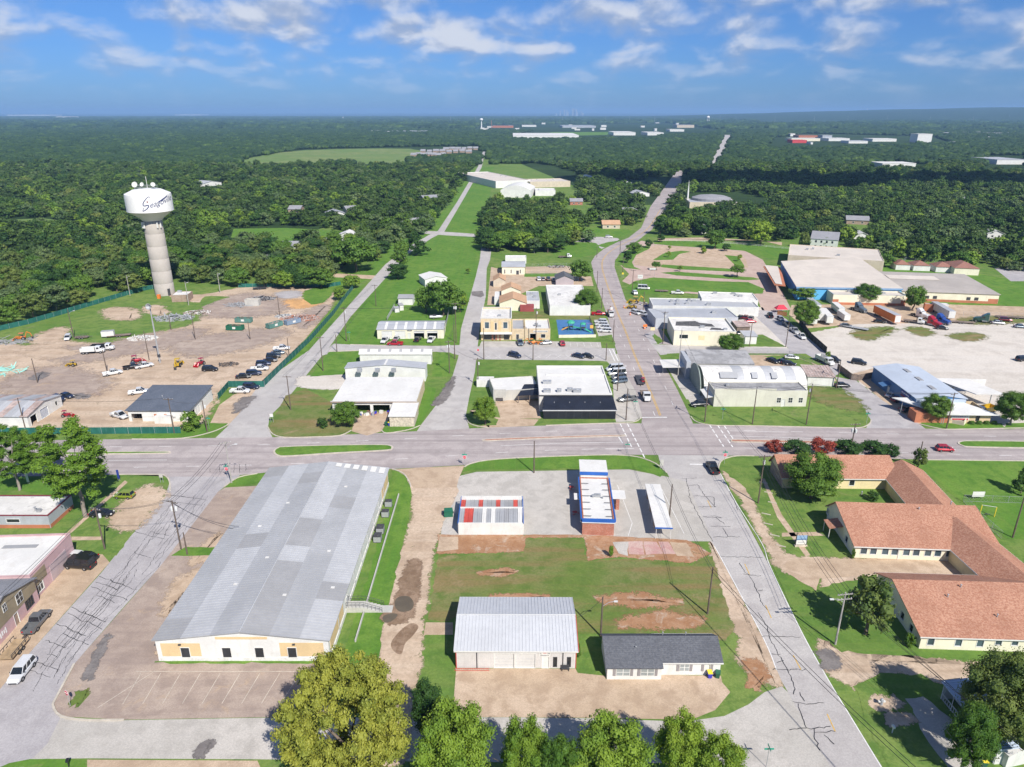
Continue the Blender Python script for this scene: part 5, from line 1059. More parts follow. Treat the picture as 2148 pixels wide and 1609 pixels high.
# drive-in canopy
A = G(1374.6,1130); B_ = G(1406,1131); t_ = thing('drive_in_canopy', 'long white flat canopy on thin posts right of the diner', 'canopy', A, math.atan2(B_.y-A.y, B_.x-A.x)); wd = (B_-A).length; u_ = (B_-A).normalized(); v_ = Vector((-u_.y,u_.x,0)); ln = (G(1352,1016,2.6)-A).dot(v_); sk = (G(1365,1016,2.6)-G(1391,1102,2.6)).dot(u_)
MB().slab([(-.2,-.3,2.75),(wd+.2,-.3,2.75),(wd+.2+sk*.0,ln,2.75),(-.2,ln,2.75)],.2).build('roof', R_WHITE, t_); Bx(-.25,wd+.25,-.36,-.3,2.5,2.8).build('fascia', BLUET, t_)
for x, y in ((.05,0),(wd-.05,0),(.05,ln*.33),(.05,ln*.66),(.05,ln-.3),(wd-.05,ln*.5),(wd-.05,ln-.3)): Tb((x,y,0),(x,y,2.56),.06).build('post', W_, t_)
for y in (ln*.2, ln*.55, ln*.85): Bx(.0,.35,y-.25,y+.25,.6,1.9).build('menu_board', BR_BROWN, t_)
# metal garage
b = Bld('metal_garage', 'grey ribbed metal garage with two roller doors and red corner trim', (957,1401), (1208,1402), (1195,1256,3.3), 3.3, surf('grey_sheet_wall',(.60,.58,.56),.05,1,.6,dirt=(.45,.42,.4)), 'garage')
b.gable('x', 1.3, surf('garage_roof',(.50,.51,.53),.05,.4,.5), .25, .45, W_, split=6, ridge=R_GALVL, rpos=.52); W0 = b.W
b.bay('f', .4*W0, .165*W0, 2.7, surf('roller_door_grey',(.60,.59,.57),.04,1,.6)); b.bay('f', .578*W0, .165*W0, 2.7, MATS['roller_door_grey']); b.door('f', .745*W0, 1.05, 2.15, W_); b.win('f', .825*W0, .35, .45, 1.7, DARK, GLASS); b.win('f', .94*W0, .35, .45, 1.7, DARK, GLASS)
for q in (.175, .89): b.panel('f', q*W0-.06, q*W0+.06, 0, 3.2, DARK, 'downpipe', .12)
for x in (-.02, W0-.1): b.part('corner_trim', Bx(x,x+.12,-.04,.1,0,3.25), REDT)
b.part('gable_trim', MB().slab([(W0+.26,-.3,3.5),(W0+.36,-.3,3.5),(W0+.36,b.D*.52,4.8),(W0+.26,b.D*.52,4.8)],.2), REDT)
mb = MB()
for k in range(int(W0/.3)): 
 x = .15+k*.3
 if .3*W0 < x < .49*W0 or .49*W0 <= x < .67*W0: mb.box(x-.02,x+.02,-.03,0,2.86,3.2)
 elif not (.715*W0 < x < .775*W0 or .8*W0 < x < .85*W0 or .915*W0 < x < .965*W0): mb.box(x-.02,x+.02,-.03,0,.02,3.2)
b.part('wall_ribs', mb, MATS['grey_sheet_wall'])
b.part('sign_board', b.fbox('f', .69*W0, .785*W0, .035, .06, 2.35, 3.1), W_); b.text('f', .705*W0, 2.85, .45, 'C', INK, .07); b.text('f', .77*W0, 2.85, .45, 'N', INK, .07); b.scrawl('f', .737*W0, 2.48, 1.3, .17, 12, INK, .075); b.part('sign_roof', MB().add([(.72*W0,-.075,2.85),(.737*W0,-.075,3.05),(.755*W0,-.075,2.85),(.72*W0,-.065,2.85),(.737*W0,-.065,3.05),(.755*W0,-.065,2.85)],[(0,2,1),(3,4,5),(0,1,4,3),(1,2,5,4),(2,0,3,5)]), INKR)
b.finish()
t_ = thing('ladder', 'red ladder lying on the ground before the metal garage', 'ladder', G(990,1405), .0); Bx(-2.6,2.6,-.22,-.16,.05,.12).build('rail', REDT, t_); Bx(-2.6,2.6,.16,.22,.05,.12).build('rail', REDT, t_)
for k in range(16): Bx(-2.45+k*.33,-2.4+k*.33,-.16,.16,.06,.1).build('rung', STEEL, t_)
t_ = thing('bench', 'small metal bench by the right door of the metal garage', 'bench', G(1186,1407), 0); Bx(-.6,.6,-.2,.2,.42,.48).build('seat', DARK, t_); Bx(-.6,.6,.2,.26,.5,.9).build('backrest', DARK, t_)
for x in (-.5,.5): Bx(x-.04,x+.04,-.18,.2,0,.42).build('leg', DARK, t_)
# white house
b = Bld('white_house', 'white single-storey house with charcoal shingle roof and shutters', (1384,1416), (1509,1416), (1492,1330,2.6), 2.5, W_, 'house')
WH_W = b.W; x_off = -(G(1384,1416)-G(1273,1424)).length; D0 = b.D
b.gable('x', 1.5, SH_GREY, .3, 0, W_, rpos=.62)
b.part('front_wing', Bx(x_off,0,-.9,D0*.98,0,2.5), W_); rz_ = 2.5+1.5+.14
b.slope_part([(x_off-.3,-1.25,2.42),(.15,-1.25,2.42),(.15,D0*.62,rz_+.02),(x_off-.3,D0*.62,rz_+.02)], SH_GREY); b.slope_part([(.15,D0+.3,2.45),(x_off-.3,D0+.3,2.45),(x_off-.3,D0*.62,rz_+.02),(.15,D0*.62,rz_+.02)], SH_GREY)
b.part('wing_gable', MB().add([(x_off,-.9,2.5),(x_off,D0*.98,2.5),(x_off,D0*.62,4.0),(x_off+.2,-.9,2.5),(x_off+.2,D0*.98,2.5),(x_off+.2,D0*.62,4.0)],[(2,1,0),(3,4,5),(0,3,5,2),(1,2,5,4)]), W_)
SHUT = surf('shutter_taupe', (.27,.25,.25), .1, 1, .7)
def shut_win(b, q, z, w_, h_, out, face='f'):
 b.part('window', b.fbox(face, q-w_/2, q+w_/2, out, out+.06, z, z+h_), W_); mb = MB()
 for i in (0, 1):
  for j in (0, 1): b.fbox(face, q-w_/2+.07+i*w_/2, q-.05+i*w_/2, out+.06, out+.075, z+.07+j*h_/2, z-.04+h_/2+j*h_/2, mb)
 b.part('pane', mb, surf('bright_glass',(.30,.33,.33),.2,1,.15,spec=.6))
 for s_ in (-1, 1): b.part('shutter', b.fbox(face, q+s_*(w_/2+.28)-.2, q+s_*(w_/2+.28)+.2, out, out+.05, z-.05, z+h_+.05), SHUT)
for q in (x_off*.71, x_off*.26): shut_win(b, q, .75, 2.0, 1.3, .9)
shut_win(b, WH_W*.4, .8, 1.4, 1.3, 0); b.part('shutter', b.fbox('f', WH_W*.68, WH_W*.68+.4, .0, .05, .75, 2.1), SHUT); b.part('shutter', b.fbox('f', WH_W*.83, WH_W*.83+.4, .0, .05, .75, 2.1), SHUT); b.door('f', WH_W*.77, .95, 2.05, W_)
for x in (1, 4.5): b.vent(x, D0*.75, 3.6, .06, .5)
b.vent(-3.5, D0*.3, 3.3, .06, .4); mb = MB(); mb.lathe([(0,0),(.25,.06),(.33,.16)],10,(x_off+.3,1.2,3.1)); mb.tube((x_off+.3,1.2,2.7),(x_off+.3,1.2,3.1),.04); b.part('dish', mb, DARK)
b.part('wall_unit', Bx(WH_W,WH_W+.6,D0*.55,D0*.55+.9,.9,1.5), W_); b.finish()
def bin_(px, py, body, lid, label):
 t_ = thing('wheelie_bin', label, 'bin', G(px, py), random.uniform(-.4,.4)); mb = MB(); mb.add([(-.25,-.3,.08),(.25,-.3,.08),(.25,.3,.08),(-.25,.3,.08),(-.32,-.38,1.0),(.32,-.38,1.0),(.32,.38,1.0),(-.32,.38,1.0)],[(3,2,1,0),(0,1,5,4),(1,2,6,5),(2,3,7,6),(3,0,4,7),(4,5,6,7)]); mb.build('body', body, t_)
 MB().slab([(-.35,-.42,1.03),(.35,-.42,1.03),(.35,.42,1.1),(-.35,.42,1.1)],.06).build('lid', lid, t_)
 for x in (-.26,.26): Tb((x-.03,.3,.1),(x+.03,.3,.1),.1,10).build('wheel', DARK, t_)
YELP = surf('yellow_plastic',(.75,.6,.05),.08,1,.5); BLUP = surf('blue_plastic',(.05,.05,.42),.1,1,.5); GRNP = surf('green_plastic',(.03,.12,.07),.1,1,.5)
bin_(1488,1421,BLUP,YELP,'blue bin with yellow lid before the white house'); bin_(1505,1421,GRNP,GRNP,'dark green bin beside the white house wall'); bin_(817,893,BLUP,YELP,'blue bin with yellow lid at the stone-faced shop'); bin_(810,893,GRNP,GRNP,'green bin at the stone-faced shop corner'); bin_(1072,829,BLUP,YELP,'blue bin with yellow lid behind the restaurant canopy'); bin_(1041,831,BLUP,BLUP,'dark blue bin left of the restaurant canopy'); bin_(1051,831,GRNP,GRNP,'green bin left of the restaurant canopy'); bin_(2062,1607,GRNP,YELP,'green bin with yellow lid at the lower right corner')
# ------------------------------------------------------------------ the brown-roofed complex on the right
b = Bld('care_home_wing', 'nearest brown-shingled cream wing at the right picture edge', (1927,1361), (2300,1373), (1836,1202,2.8), 2.7, CREAMP, 'building', 'brown-roofed wings')
b.gable('x', 2.6, SH_BROWN, .5, 0, W_, rpos=.66)
for px in (1946,2002,2046): b.win('f', (G(px,1358)-b.A).dot(b.u), .75, 1.0, 1.35, W_, GLASSB)
for px in (2084,2117): b.win('f', (G(px,1360)-b.A).dot(b.u), 1.2, .95, .85, W_, GLASSB)
for px in (2155,2190): b.win('f', (G(px,1362)-b.A).dot(b.u), .75, 1.0, 1.35, W_, GLASSB)
for q in (3, 6): b.win('l', b.D-q, .8, 1.0, 1.3, W_, GLASS)
for x, y in ((7,7),(13,3.5),(10,9)): b.vent(x, y, 2.9+2.6*min(y/(b.D*.66), 1), .09, .4)
b.finish(); cw3 = b
b = Bld('care_home_wing', 'middle brown-shingled cream wing with a row of nine windows', (1790,1170), (2090,1180), (1731,1060,2.9), 2.8, CREAMP, 'building', 'brown-roofed wings')
b.gable('x', 3.0, SH_BROWN, .5, 0, W_, rpos=.74)
for k, px in enumerate((1807,1826.6,1850.6,1870,1893.6,1913.5,1937,1957,1980)): b.win('f', (G(px,1168)-b.A).dot(b.u), .9, 1.15, 1.4, W_, GLASSB)
b.part('downpipe', b.fbox('f', (G(1881,1172)-b.A).dot(b.u)-.05, (G(1881,1172)-b.A).dot(b.u)+.05, .0, .1, 0, 2.7), W_)
for q in (4, 9, 14): b.win('l', b.D-q, .8, 1.1, 1.3, W_, GLASS)
b.slope_part([(-2.6,b.D*.55-1.6,2.4),(-2.6,b.D*.55+1.6,2.4),(0,b.D*.55+1.6,2.9),(0,b.D*.55-1.6,2.9)], SH_BROWN, name='porch_roof')
for y in (b.D*.55-1.4, b.D*.55+1.4): b.part('porch_post', Tb((-2.4,y,0),(-2.4,y,2.3),.07), W_)
for x, y in ((6,14),(15,9),(22,11)): b.vent(x, y, 2.9+3.0*min(y/(b.D*.74), 1)-.1, .1, .5)
b.finish(); cw2 = b
b = Bld('care_home_wing', 'rear brown-shingled cream wing behind the big round tree', (1640,1024), (1878,1026), (1600,952,3.0), 2.8, CREAM, 'building', 'brown-roofed wings')
b.D = (G(1600,953,5.3)-b.A).dot(b.v)*1.35; b.gable('x', 2.5, SH_BROWN, .5, 0, W_, rpos=.72)
for px in (1759,1794): b.win('f', (G(px,1036)-b.A).dot(b.u), .8, 1.1, 1.5, W_, GLASS)
b.door('f', b.W*.93, 1.2, 2.1, BR_BROWN); b.panel('l', .1, b.D-.1, .02, 2.75, BR_BROWN, 'brick_gable_wall', .04); b.finish(); cw1 = b
# linking wings run from front to back on the right side
def link(A, B, C, h, rise, label, wall=CREAM):
 """A near-left, B near-right at ground level, C: depth in metres"""
 k = Bld('care_home_link', label, A, B, C, h, wall, 'building', 'brown-roofed links'); k.gable('y', rise, SH_BROWN, .4, 0, W_); k.finish(); return k
p = cw2.at(cw2.W*.60, cw2.D*.74); wl = 11.0
e_u = (G(1987,1063,5.5)-G(1911,991,5.2)); 
l1a = cw1.at(cw1.W+1.5, -.5); dirn = Vector((e_u.x, e_u.y, 0)).normalized(); perp = Vector((-dirn.y, dirn.x, 0))
nearc = G(1987,1068,5.2); nearc.z = 0; farc = G(1905,978,5.2); farc.z = 0; ax = (nearc-farc); Ln = ax.length; ax.normalize(); sd_ = Vector((-ax.y, ax.x, 0))
link(nearc+ax*3+sd_*-4.6, nearc+ax*3+sd_*4.6, Ln+6, 2.8, 2.2, 'brown-roofed link between the rear and the middle cream wing')
nearc = G(2175,1225,5.2); nearc.z = 0; farc = G(2030,1105,5.2); farc.z = 0; ax = (nearc-farc); Ln = ax.length; ax.normalize(); sd_ = Vector((-ax.y, ax.x, 0))
link(nearc+ax*2+sd_*-4.8, nearc+ax*2+sd_*4.8, Ln+5, 2.8, 2.3, 'brown-roofed link between the middle and the nearest cream wing')
t_ = thing('notice_sign', 'two-panel sign board on a stone base on the lawn of the brown-roofed wings', 'sign', G(1679,1146), .05); Bx(-1.2,1.2,-.3,.3,0,.35).build('base', STONE, t_); Bx(-1.1,-1.0,-.1,.1,.35,3.0).build('post', DARK, t_); Bx(1.0,1.1,-.1,.1,.35,2.4).build('post', DARK, t_); Bx(-1.0,1.0,-.08,.08,1.45,2.4).build('panel', surf('sign_sky',(.25,.38,.55),.1,1,.5), t_); Bx(-1.0,1.0,-.08,.08,.5,1.42).build('panel', W_, t_); mb = MB()
for k in range(5): mb.box(-.55+k*.24,-.4+k*.24,-.095,-.08,.85,1.1)
mb.build('lettering', surf('faint_ink',(.4,.4,.42),.1,1,.6), t_); Bx(-.95,.95,-.095,-.08,1.55,1.75).build('lettering', surf('sign_deep_blue',(.1,.17,.3),.1,1,.5), t_)
for i, (px, py) in enumerate([(1601,1013),(1612,1034),(1620,1055),(1607,1079),(1611,1100),(1625,1124),(1638,1146)]):
 t_ = Bx(-.9,.9,-.08,.08,.04,.18).build('wheel_stop', m_kerb, loc=tuple(G(px, py))); t_.rotation_euler.z = R(-25); tag(t_, 'concrete wheel stop by the path of the brown-roofed wings, %s from the main road' % ['first','second','third','fourth','fifth','sixth','seventh'][i], 'wheel stop', 'wheel stops')
# porch trailer lower right
A = G(1973,1465); B_ = G(2019,1522); B_ = A+(B_-A).normalized()*11; b = Bld('porch_trailer', 'trailer home with blue-white metal roof and railed porch under the olive tree', A, B_, 6.5, 2.7, W_, 'trailer'); b.shed(.6, surf('blue_white_roof',(.45,.52,.62),.1,.5,.5), .3, .4); b.holes['f'] = [(.1,b.W-.1,.05,2.5)]
for k in range(6): b.part('porch_post', Tb((.1+k*b.W/5.1,-.05,0),(.1+k*b.W/5.1,-.05,2.6),.06), W_)
for k in range(26): b.part('baluster', Bx(.2+k*.42,.26+k*.42,-.08,-.02,.1,1.0), W_)
b.part('porch_rail', Bx(.1,b.W-.1,-.1,.0,1.0,1.08), W_); b.part('inner_wall', Bx(.3,b.W-.3,1.8,2.0,0,2.6), GREYW); b.finish()
b = Bld('corner_shed', 'small white shed at the lower right picture corner', Vector((*G(2108,1612)[:2],0)), Vector((*G(2160,1600)[:2],0)), 3.5, 2.2, W_, 'shed'); b.gable('y', .7, R_WHITE, .2); b.finish()
# ------------------------------------------------------------------ left edge
sa = ang((214,1200),(287,1109))
def along(A, B, L_): a, b_ = G(*A), G(*B); d = (b_-a).normalized(); return Vector((*a[:2],0)), Vector((*(a+d*L_)[:2],0))
b = Bld('flat_office', 'low grey office with pale flat roof and maroon edge beside the pines', Vector((*G(107,1108)[:2],0))-Vector((40,0,0)), Vector((*G(107,1108)[:2],0)), (157,1038,3.0), 2.6, GREYW, 'office'); b.flat(R_WHITE2, .25, MAROON); b.panel('f', .1, b.W-.1, .02, .8, TERRA, 'brick_plinth'); b.panel('r', .1, b.D-.1, .02, .8, TERRA, 'brick_plinth')
for q, w_ in ((b.W-2.5-10,.8),(b.W-15,.8),(b.W-7.2,2.6)): b.win('f', q, 1.3, w_, .8, W_, GLASS)
b.vent(b.W-4, b.D*.3, 2.65, .15, .7); b.unit(b.W-3, b.D*.25, 2.65, .8, .6, .5); b.finish()
Ang = R(sa); su = Vector((math.cos(Ang), math.sin(Ang), 0)); sv = Vector((-su.y, su.x, 0))
c1 = G(159,1166); A_ = Vector((*c1[:2],0))-su*13
b = Bld('pink_shop', 'white-roofed shop with pink side wall facing the west street', A_, A_+su*13, 26, 4.6, PINK, 'shop'); b.flat(R_WHITE, .3, surf('pink_cap',(.5,.33,.33),.1,1,.7)); b.panel('f', 5.2, 10.5, .05, 3.2, surf('faded_pink_door',(.50,.40,.40),.08,1,.7), 'roller_door', .06); b.panel('f', .2, 4.2, 2.2, 4.4, BROWNW, 'siding'); b.win('f', 1.6, .6, 2.2, 2.4, W_, GLASS, bars=2); b.part('roof_skylight', Bx(9,10,4,10,4.62,4.7), R_GALVD); b.finish()
A2 = A_-su*16+sv*(-.6)
b = Bld('gabled_shop', 'olive and pink gabled shop with grey roof at the left picture edge', A2, A2+su*15.9, 22, 4.4, PINK, 'shop'); b.gable('y', 2.4, SH_NAVY if False else SH_LGREY, .35, 0, DARK)
b.panel('f', .1, 15.8, 2.3, 4.38, BROWNW, 'siding'); b.part('gable_siding', MB().add([(.1,-.05,4.38),(15.8,-.05,4.38),(7.95,-.05,6.75),(.1,.0,4.38),(15.8,0,4.38),(7.95,0,6.75)],[(0,1,2),(5,4,3),(0,2,5,3),(1,4,5,2)]), BROWNW)
for q, z in ((4.4,3.1),(11.5,3.1)): b.win('f', q, z, 1.5, 1.7, W_, GLASS, hole=False, rec=-.12, bars=1)
b.win('f', 7.9, 4.2, .8, 1.2, W_, GLASS, hole=False, rec=-.12, bars=1); b.door('f', 9.8, 1.0, 2.1, BR_BROWN); b.win('f', 13.5, .6, 2.0, 1.6, DARK, GLASS, bars=2)
b.scrawl('f', 5.6, 1.3, 3.2, 1.1, 7, INKW, .06, 5); b.vent(12, 5, 5.2, .12, .9); b.vent(13.2, 6, 5.0, .1, .7); b.finish()
t_ = thing('awning_rack', 'white awning on rusty legs before the gabled shop', 'awning', G(20,1306), Ang)
MB().slab([(-3,-1.2,2.4),(2.2,-1.2,2.4),(2.2,1.2,2.7),(-3,1.2,2.7)],.08).build('sheet', R_WHITE, t_); MB().slab([(2.3,-1.1,2.2),(5.2,-.8,2.0),(5.2,1.0,2.2),(2.3,1.2,2.4)],.12).build('tarpaulin', surf('pale_tarp',(.55,.58,.60),.1,1,.6), t_)
for x in (-2.8, 0, 2.0):
 for y in (-1.1, 1.1): Tb((x,y,0),(x,y,2.4),.07).build('leg', R_RUST, t_)
Bx(2.4,5.0,-.9,.9,.4,.9).build('cart', DARK, t_)
# ------------------------------------------------------------------ yard buildings
b = Bld('yard_office', 'white block building with charcoal shingle roof inside the yard', (272,884), (400,884), (459,804,4.2), 3.3, W_, 'building'); b.D = (G(310,809,4.4)-b.A).dot(b.v); b.shed(1.0, SH_NAVY, .5)
b.bay('f', b.W*.135, 2.9, 2.3, open_=True); b.part('window', b.fbox('f', b.W*.42, b.W*.47, 0, .06, 1.2, 2.2), TERRA); b.part('window', b.fbox('f', b.W*.58, b.W*.63, 0, .06, 1.2, 2.2), TERRA); b.bay('r', 2.5, 2.2, 2.4, open_=True); b.door('r', 6, 1.6, 2.2, W_); b.vent(6, b.D*.5, 3.9, .1, .5); b.finish()
b = Bld('storage_box', 'small white storage box at the wall of the white yard building', (325,889), (360,889), 2.2, 2.0, W_, 'shed'); b.flat(R_WHITE, .05); b.finish()
b = Bld('yard_shed', 'white shed with ribbed striped metal roof at the left picture edge', Vector((*G(62,897)[:2],0))-Vector((28,0,0)), Vector((*G(62,897)[:2],0)), 15, 3.2, W_, 'shed'); b.gable('x', 1.3, R_GALV, .3, .9, None, split=14, mats=[R_GALVL, R_RUST, R_GALV]); b.bay('r', 2.4, 2.6, 2.6, open_=True); b.bay('r', 7, 3.4, 2.7, surf('bluegrey_door',(.5,.53,.58),.05,1,.6)); b.win('r', 12.5, 1.2, 1.0, 1.2, W_, GLASS); b.finish()
# ------------------------------------------------------------------ buildings north of the main road
def simple(name, label, A, B, C, h, wall, roof, cat='building', kind='flat', rise=1.2, par=.4, cope=None, rib=0, ov=.3, wins=(), doors=(), bays=(), group=None, rpos=.5, units=0, fascia=None, vents=0):
 b = Bld(name, label, A, B, C, h, wall, cat, group)
 if kind == 'flat': b.flat(roof, par, cope)
 elif kind in ('x', 'y'): b.gable(kind, rise, roof, ov, rib, fascia, rpos)
 elif kind == 'hip': b.hip(rise, roof, ov)
 elif kind == 'shed': b.shed(rise, roof, ov, rib)
 for f, q, z, w_, h_ in wins: b.win(f, q*(b.W if f in 'fb' else b.D), z, w_, h_, W_, GLASS)
 for f, q, w_, m_ in doors: b.door(f, q*(b.W if f in 'fb' else b.D), w_, 2.1, m_)
 for f, q, w_, h_, op in bays: b.bay(f, q*(b.W if f in 'fb' else b.D), w_, h_, W_, open_=op)
 rr = random.Random(len(label))
 for k in range(units): b.unit(b.W*rr.uniform(.12,.88), b.D*rr.uniform(.15,.85), h, rr.uniform(1,1.8), rr.uniform(.8,1.3), rr.uniform(.5,.9))
 for k in range(vents): b.vent(b.W*rr.uniform(.1,.9), b.D*rr.uniform(.1,.9), h+(rise*.5 if kind != 'flat' else 0), .1, .6)
 b.finish(); return b
# white-roofed shop, stone front wing
b = Bld('roofed_shop', 'shop with large plain white roof, open goods bays and stone-faced front wing', (699,868), (826,868), (893,791,3.9), 3.7, W_, 'shop'); D0 = b.D; WX = (G(893,791,3.9)-b.A).dot(b.u); b.W = max(b.W, WX-.5)
b.bay('f', 13.5, 4.6, 2.7, open_=True); b.bay('f', 8.3, 4.2, 2.7, open_=True); b.flat(R_WHITE, .08, None, .3); b.part('fascia', Bx(-.4,b.W+.3,-.5,-.42,3.45,3.85), surf('brown_fascia',(.3,.24,.19),.1,1,.7)); b.part('eave', Bx(-.4,b.W+.3,-.42,.1,3.72,3.83), R_WHITE)
x0 = (G(816,900)-b.A).dot(b.u); x1 = (G(870,894)-b.A).dot(b.u); y0 = (G(840,895)-b.A).dot(b.v)
b.part('front_wing', Bx(x0,x1,y0,.0,0,3.0), STONE); b.part('wing_roof', MB().slab([(x0-.3,y0-.3,3.1),(x1+.3,y0-.3,3.1),(x1+.3,-.45,3.55),(x0-.3,-.45,3.55)],.15), R_WHITE); b.panel('r', .1, D0-.1, .02, 3.5, BR_TAN, 'brick_side', .05); b.finish()
mb = MB(); rr = random.Random(4)
for k in range(26):
 x = rr.uniform(7,16); y = rr.uniform(-1.2,.6); s_ = rr.uniform(.2,.5); p = b.at(x, y); t_ = Bx(-s_,s_,-s_*.7,s_*.7,0,s_*rr.uniform(.8,2)).build('box', [W_, R_GALVD, TERRA, BLUP, WOODF][k % 5], loc=p); t_.rotation_euler.z = rr.uniform(0,3); tag(t_, 'box of goods heaped in the open bays of the white-roofed shop', 'box', 'goods in the open bays')
b = simple('grey_hall', 'grey low-gabled hall behind the white-roofed shop', (726,800), (893,800), (905,762,4.2), 4.3, W_, R_GREY, 'hall', 'y', 1.1, rib=0, ov=.2)
for x, y in ((.2,.25),(.42,.25),(.62,.25)): b.part('rooftop_unit', Bx(b.W*x-.7,b.W*x+.7,-2.6,-1.6,3.9,5.0), STEEL)
b.part('ridge_strip', Bx(b.W/2-.3,b.W/2+.3,-.2,b.D+.2,5.52,5.6), R_WHITE)
b = Bld('skylight_hall', 'long white-roofed hall with six dark skylights', (756,764), (905,764), (913,733,4.0), 3.6, W_, 'hall'); b.gable('x', 1.0, R_WHITE, .3, 0, None)
for k in range(6): x = b.W*(.1+k*.15); b.part('skylight', MB().slab([(x,.4,3.95),(x+1.0,.4,3.95),(x+1.0,b.D*.46,4.75),(x,b.D*.46,4.75)],.04), R_GALVD)
b.finish()
b = Bld('workshop', 'cream five-bay workshop with white-striped grey roof', (792,711), (931,710), 11, 3.6, CREAMP, 'workshop'); b.gable('x', 1.1, R_GREY, .25, 0, None)
for k in range(6): x = b.W*(.11+k*.147); b.part('roof_strip', MB().slab([(x,-.2,3.76),(x+.9,-.2,3.76),(x+.9,b.D*.5,4.9),(x,b.D*.5,4.9)],.05), R_WHITE)
for q, op in ((.145,0),(.345,0),(.63,1),(.83,1)): b.bay('f', q*b.W, 3.7, 2.9, W_, open_=bool(op))
for q in (.63, .83): b.part('raised_door', b.fbox('f', q*b.W-1.8, q*b.W+1.8, -.25, -.15, 2.1, 2.9), W_)
b.door('f', .48*b.W, 1, 2.1, W_); b.part('name_board', b.fbox('f', .455*b.W, .52*b.W, .0, .08, 2.9, 3.4), DARK); b.scrawl('f', .487*b.W, 3.15, 1.2, .22, 5, INKW, .1); b.finish()
simple('white_shed', 'white shed with grey roof beside the bushy tree', (836,640), (866,640), 7, 3.0, W_, R_GALVD, 'shed', 'x', .8)
simple('privy_shed', 'larger of two tiny white sheds on the lawn', (839,652), (847,651), 2.2, 2.2, W_, R_GALVD, 'shed', 'shed', .4, ov=.15)
simple('privy_shed', 'smaller of two tiny white sheds on the lawn', (829,656), (838,655), 2.0, 1.7, W_, R_GALV, 'shed', 'shed', .3, ov=.15)
simple('white_barn', 'white gabled barn at the greenway behind the wide dark tree', (892,602), (938,598), 11, 3.6, W_, R_WHITE, 'barn', 'y', 1.2)
# black-fronted restaurant
b = Bld('restaurant', 'white flat-roofed restaurant with black lean-to front on the corner', (1140,879), (1291,879), 5.0, 2.6, BLACK, 'restaurant'); W0 = b.W
b.slope_part([(-.2,-.2,2.7),(W0+.2,-.2,2.7),(W0-.3,5.2,4.6),(.3,5.2,4.6)], surf('navy_black_roof',(.018,.022,.035),.2,1,.5), .55, 'lean_to_roof'); b.part('edge_strip', Bx(-.25,W0+.25,-.3,-.2,2.45,2.75), surf('trim_grey',(.5,.5,.5),.1,1,.6))
for k in range(6): b.part('mullion', b.fbox('f', W0*(.2+k*.11), W0*(.2+k*.11)+.08, 0, .06, .3, 2.4), DARK)
db = (G(1280,768,5.2)-b.A).dot(b.v); b.part('main_block', Bx(-1.0,W0-.5,5.2,db,0,5.0), surf('pale_grey_wall',(.62,.60,.55),.07,1,.7)); b.part('main_roof', Bx(-.7,W0-.8,5.5,db-.3,5.0,5.06), R_WHITE)
mb = MB(); mb.box(-1.05,W0-.45,5.15,5.5,5.0,5.4); mb.box(-1.05,-.7,5.5,db,5.0,5.4); mb.box(W0-.8,W0-.45,5.5,db,5.0,5.4); mb.box(-.7,W0-.8,db-.3,db,5.0,5.4); b.part('parapet', mb, R_WHITE); b.part('eave_line', Bx(-1.1,W0-.4,5.02,5.14,4.7,4.95), DARK); b.part('roof_step', Bx(1.5,W0-.8,db*.72,db*.74,5.06,5.35), R_WHITE)
for x, y, w_ in ((1.2,7.2,2.0),(4.6,7.4,1.2),(7.6,8,1.5),(9.6,7.2,2.2),(1.5,14,2.4)): b.unit(x, y, 5.06, w_, 1.2, .8)
for k in range(4): b.vent(3+k*4.2, 2.6, 3.6, .07, .25)
b.finish()
simple('restaurant_annex', 'white-roofed annex with pale block wall left of the restaurant', (1037,842), (1131,836), (1130,786,3.4), 3.0, CONCW, R_WHITE, 'building', 'flat', par=.15)
t_ = thing('dark_awning', 'dark blue sloping awning between annex and restaurant', 'awning', G(1086,846), 0); MB().slab([(0,0,2.4),(7.0,.3,2.6),(7.0,6.2,3.6),(2.0,6.2,3.5)],.12).build('canopy', MATS['navy_black_roof'], t_)
for x, y in ((.2,.2),(3.4,.2),(6.8,.4)): Bx(x-.1,x+.1,y-.1,y+.1,0,2.4).build('post', WOODF, t_)
t_ = thing('screen_wall', 'pale grey block pillar wall at the annex corner', 'wall', G(1035,846), 0); Bx(0,.6,-.3,.3,0,4.2).build('pillar', CONCW, t_); Bx(.6,3.6,0,.25,1.7,4.2).build('panel', CONCW, t_)
simple('white_canopy', 'low white roof beside the lane at the annex', (1000,812), (1036,812), 3.2, 2.2, W_, R_WHITE, 'canopy', 'flat', par=.05)
# two-storey tan brick
b = Bld('brick_hall', 'two-storey tan brick hall with pale parapet by the lane', (1009,714), (1073,714), (1072,645,8.2), 7.6, BR_TAN, 'building'); b.flat(R_WHITE2, .7, W_); W0 = b.W
for q in (.2, .8): b.win('f', q*W0, 4.6, 1.5, 2.3, W_, GLASSB)
for q in (.37, .62): b.panel('f', q*W0-.5, q*W0+.5, 3.6, 7.2, BUFF, 'brick_stripe', .1)
b.panel('f', W0*.0+.1, W0*.06, .2, 7.2, BUFF, 'brick_stripe', .1); b.panel('f', W0*.94, W0-.1, .2, 7.2, BUFF, 'brick_stripe', .1); b.win('f', .49*W0, 4.0, .7, 2.6, W_, GLASS)
b.part('canopy', Bx(-.2,W0+.2,-2.0,0,2.9,3.15), W_); b.panel('f', .8, 5.4, .3, 2.6, GLASS, 'shopfront', .06); b.panel('f', 8.4, W0-.9, .3, 2.6, GLASS, 'shopfront', .06)
for q in (.38,.5,.62): b.panel('f', q*W0-.3, q*W0+.3, 0, 2.8, BR_RED, 'pillar', .12)
b.unit(W0*.6, b.D*.35, 7.6, 1.2, 1, .5); b.finish()
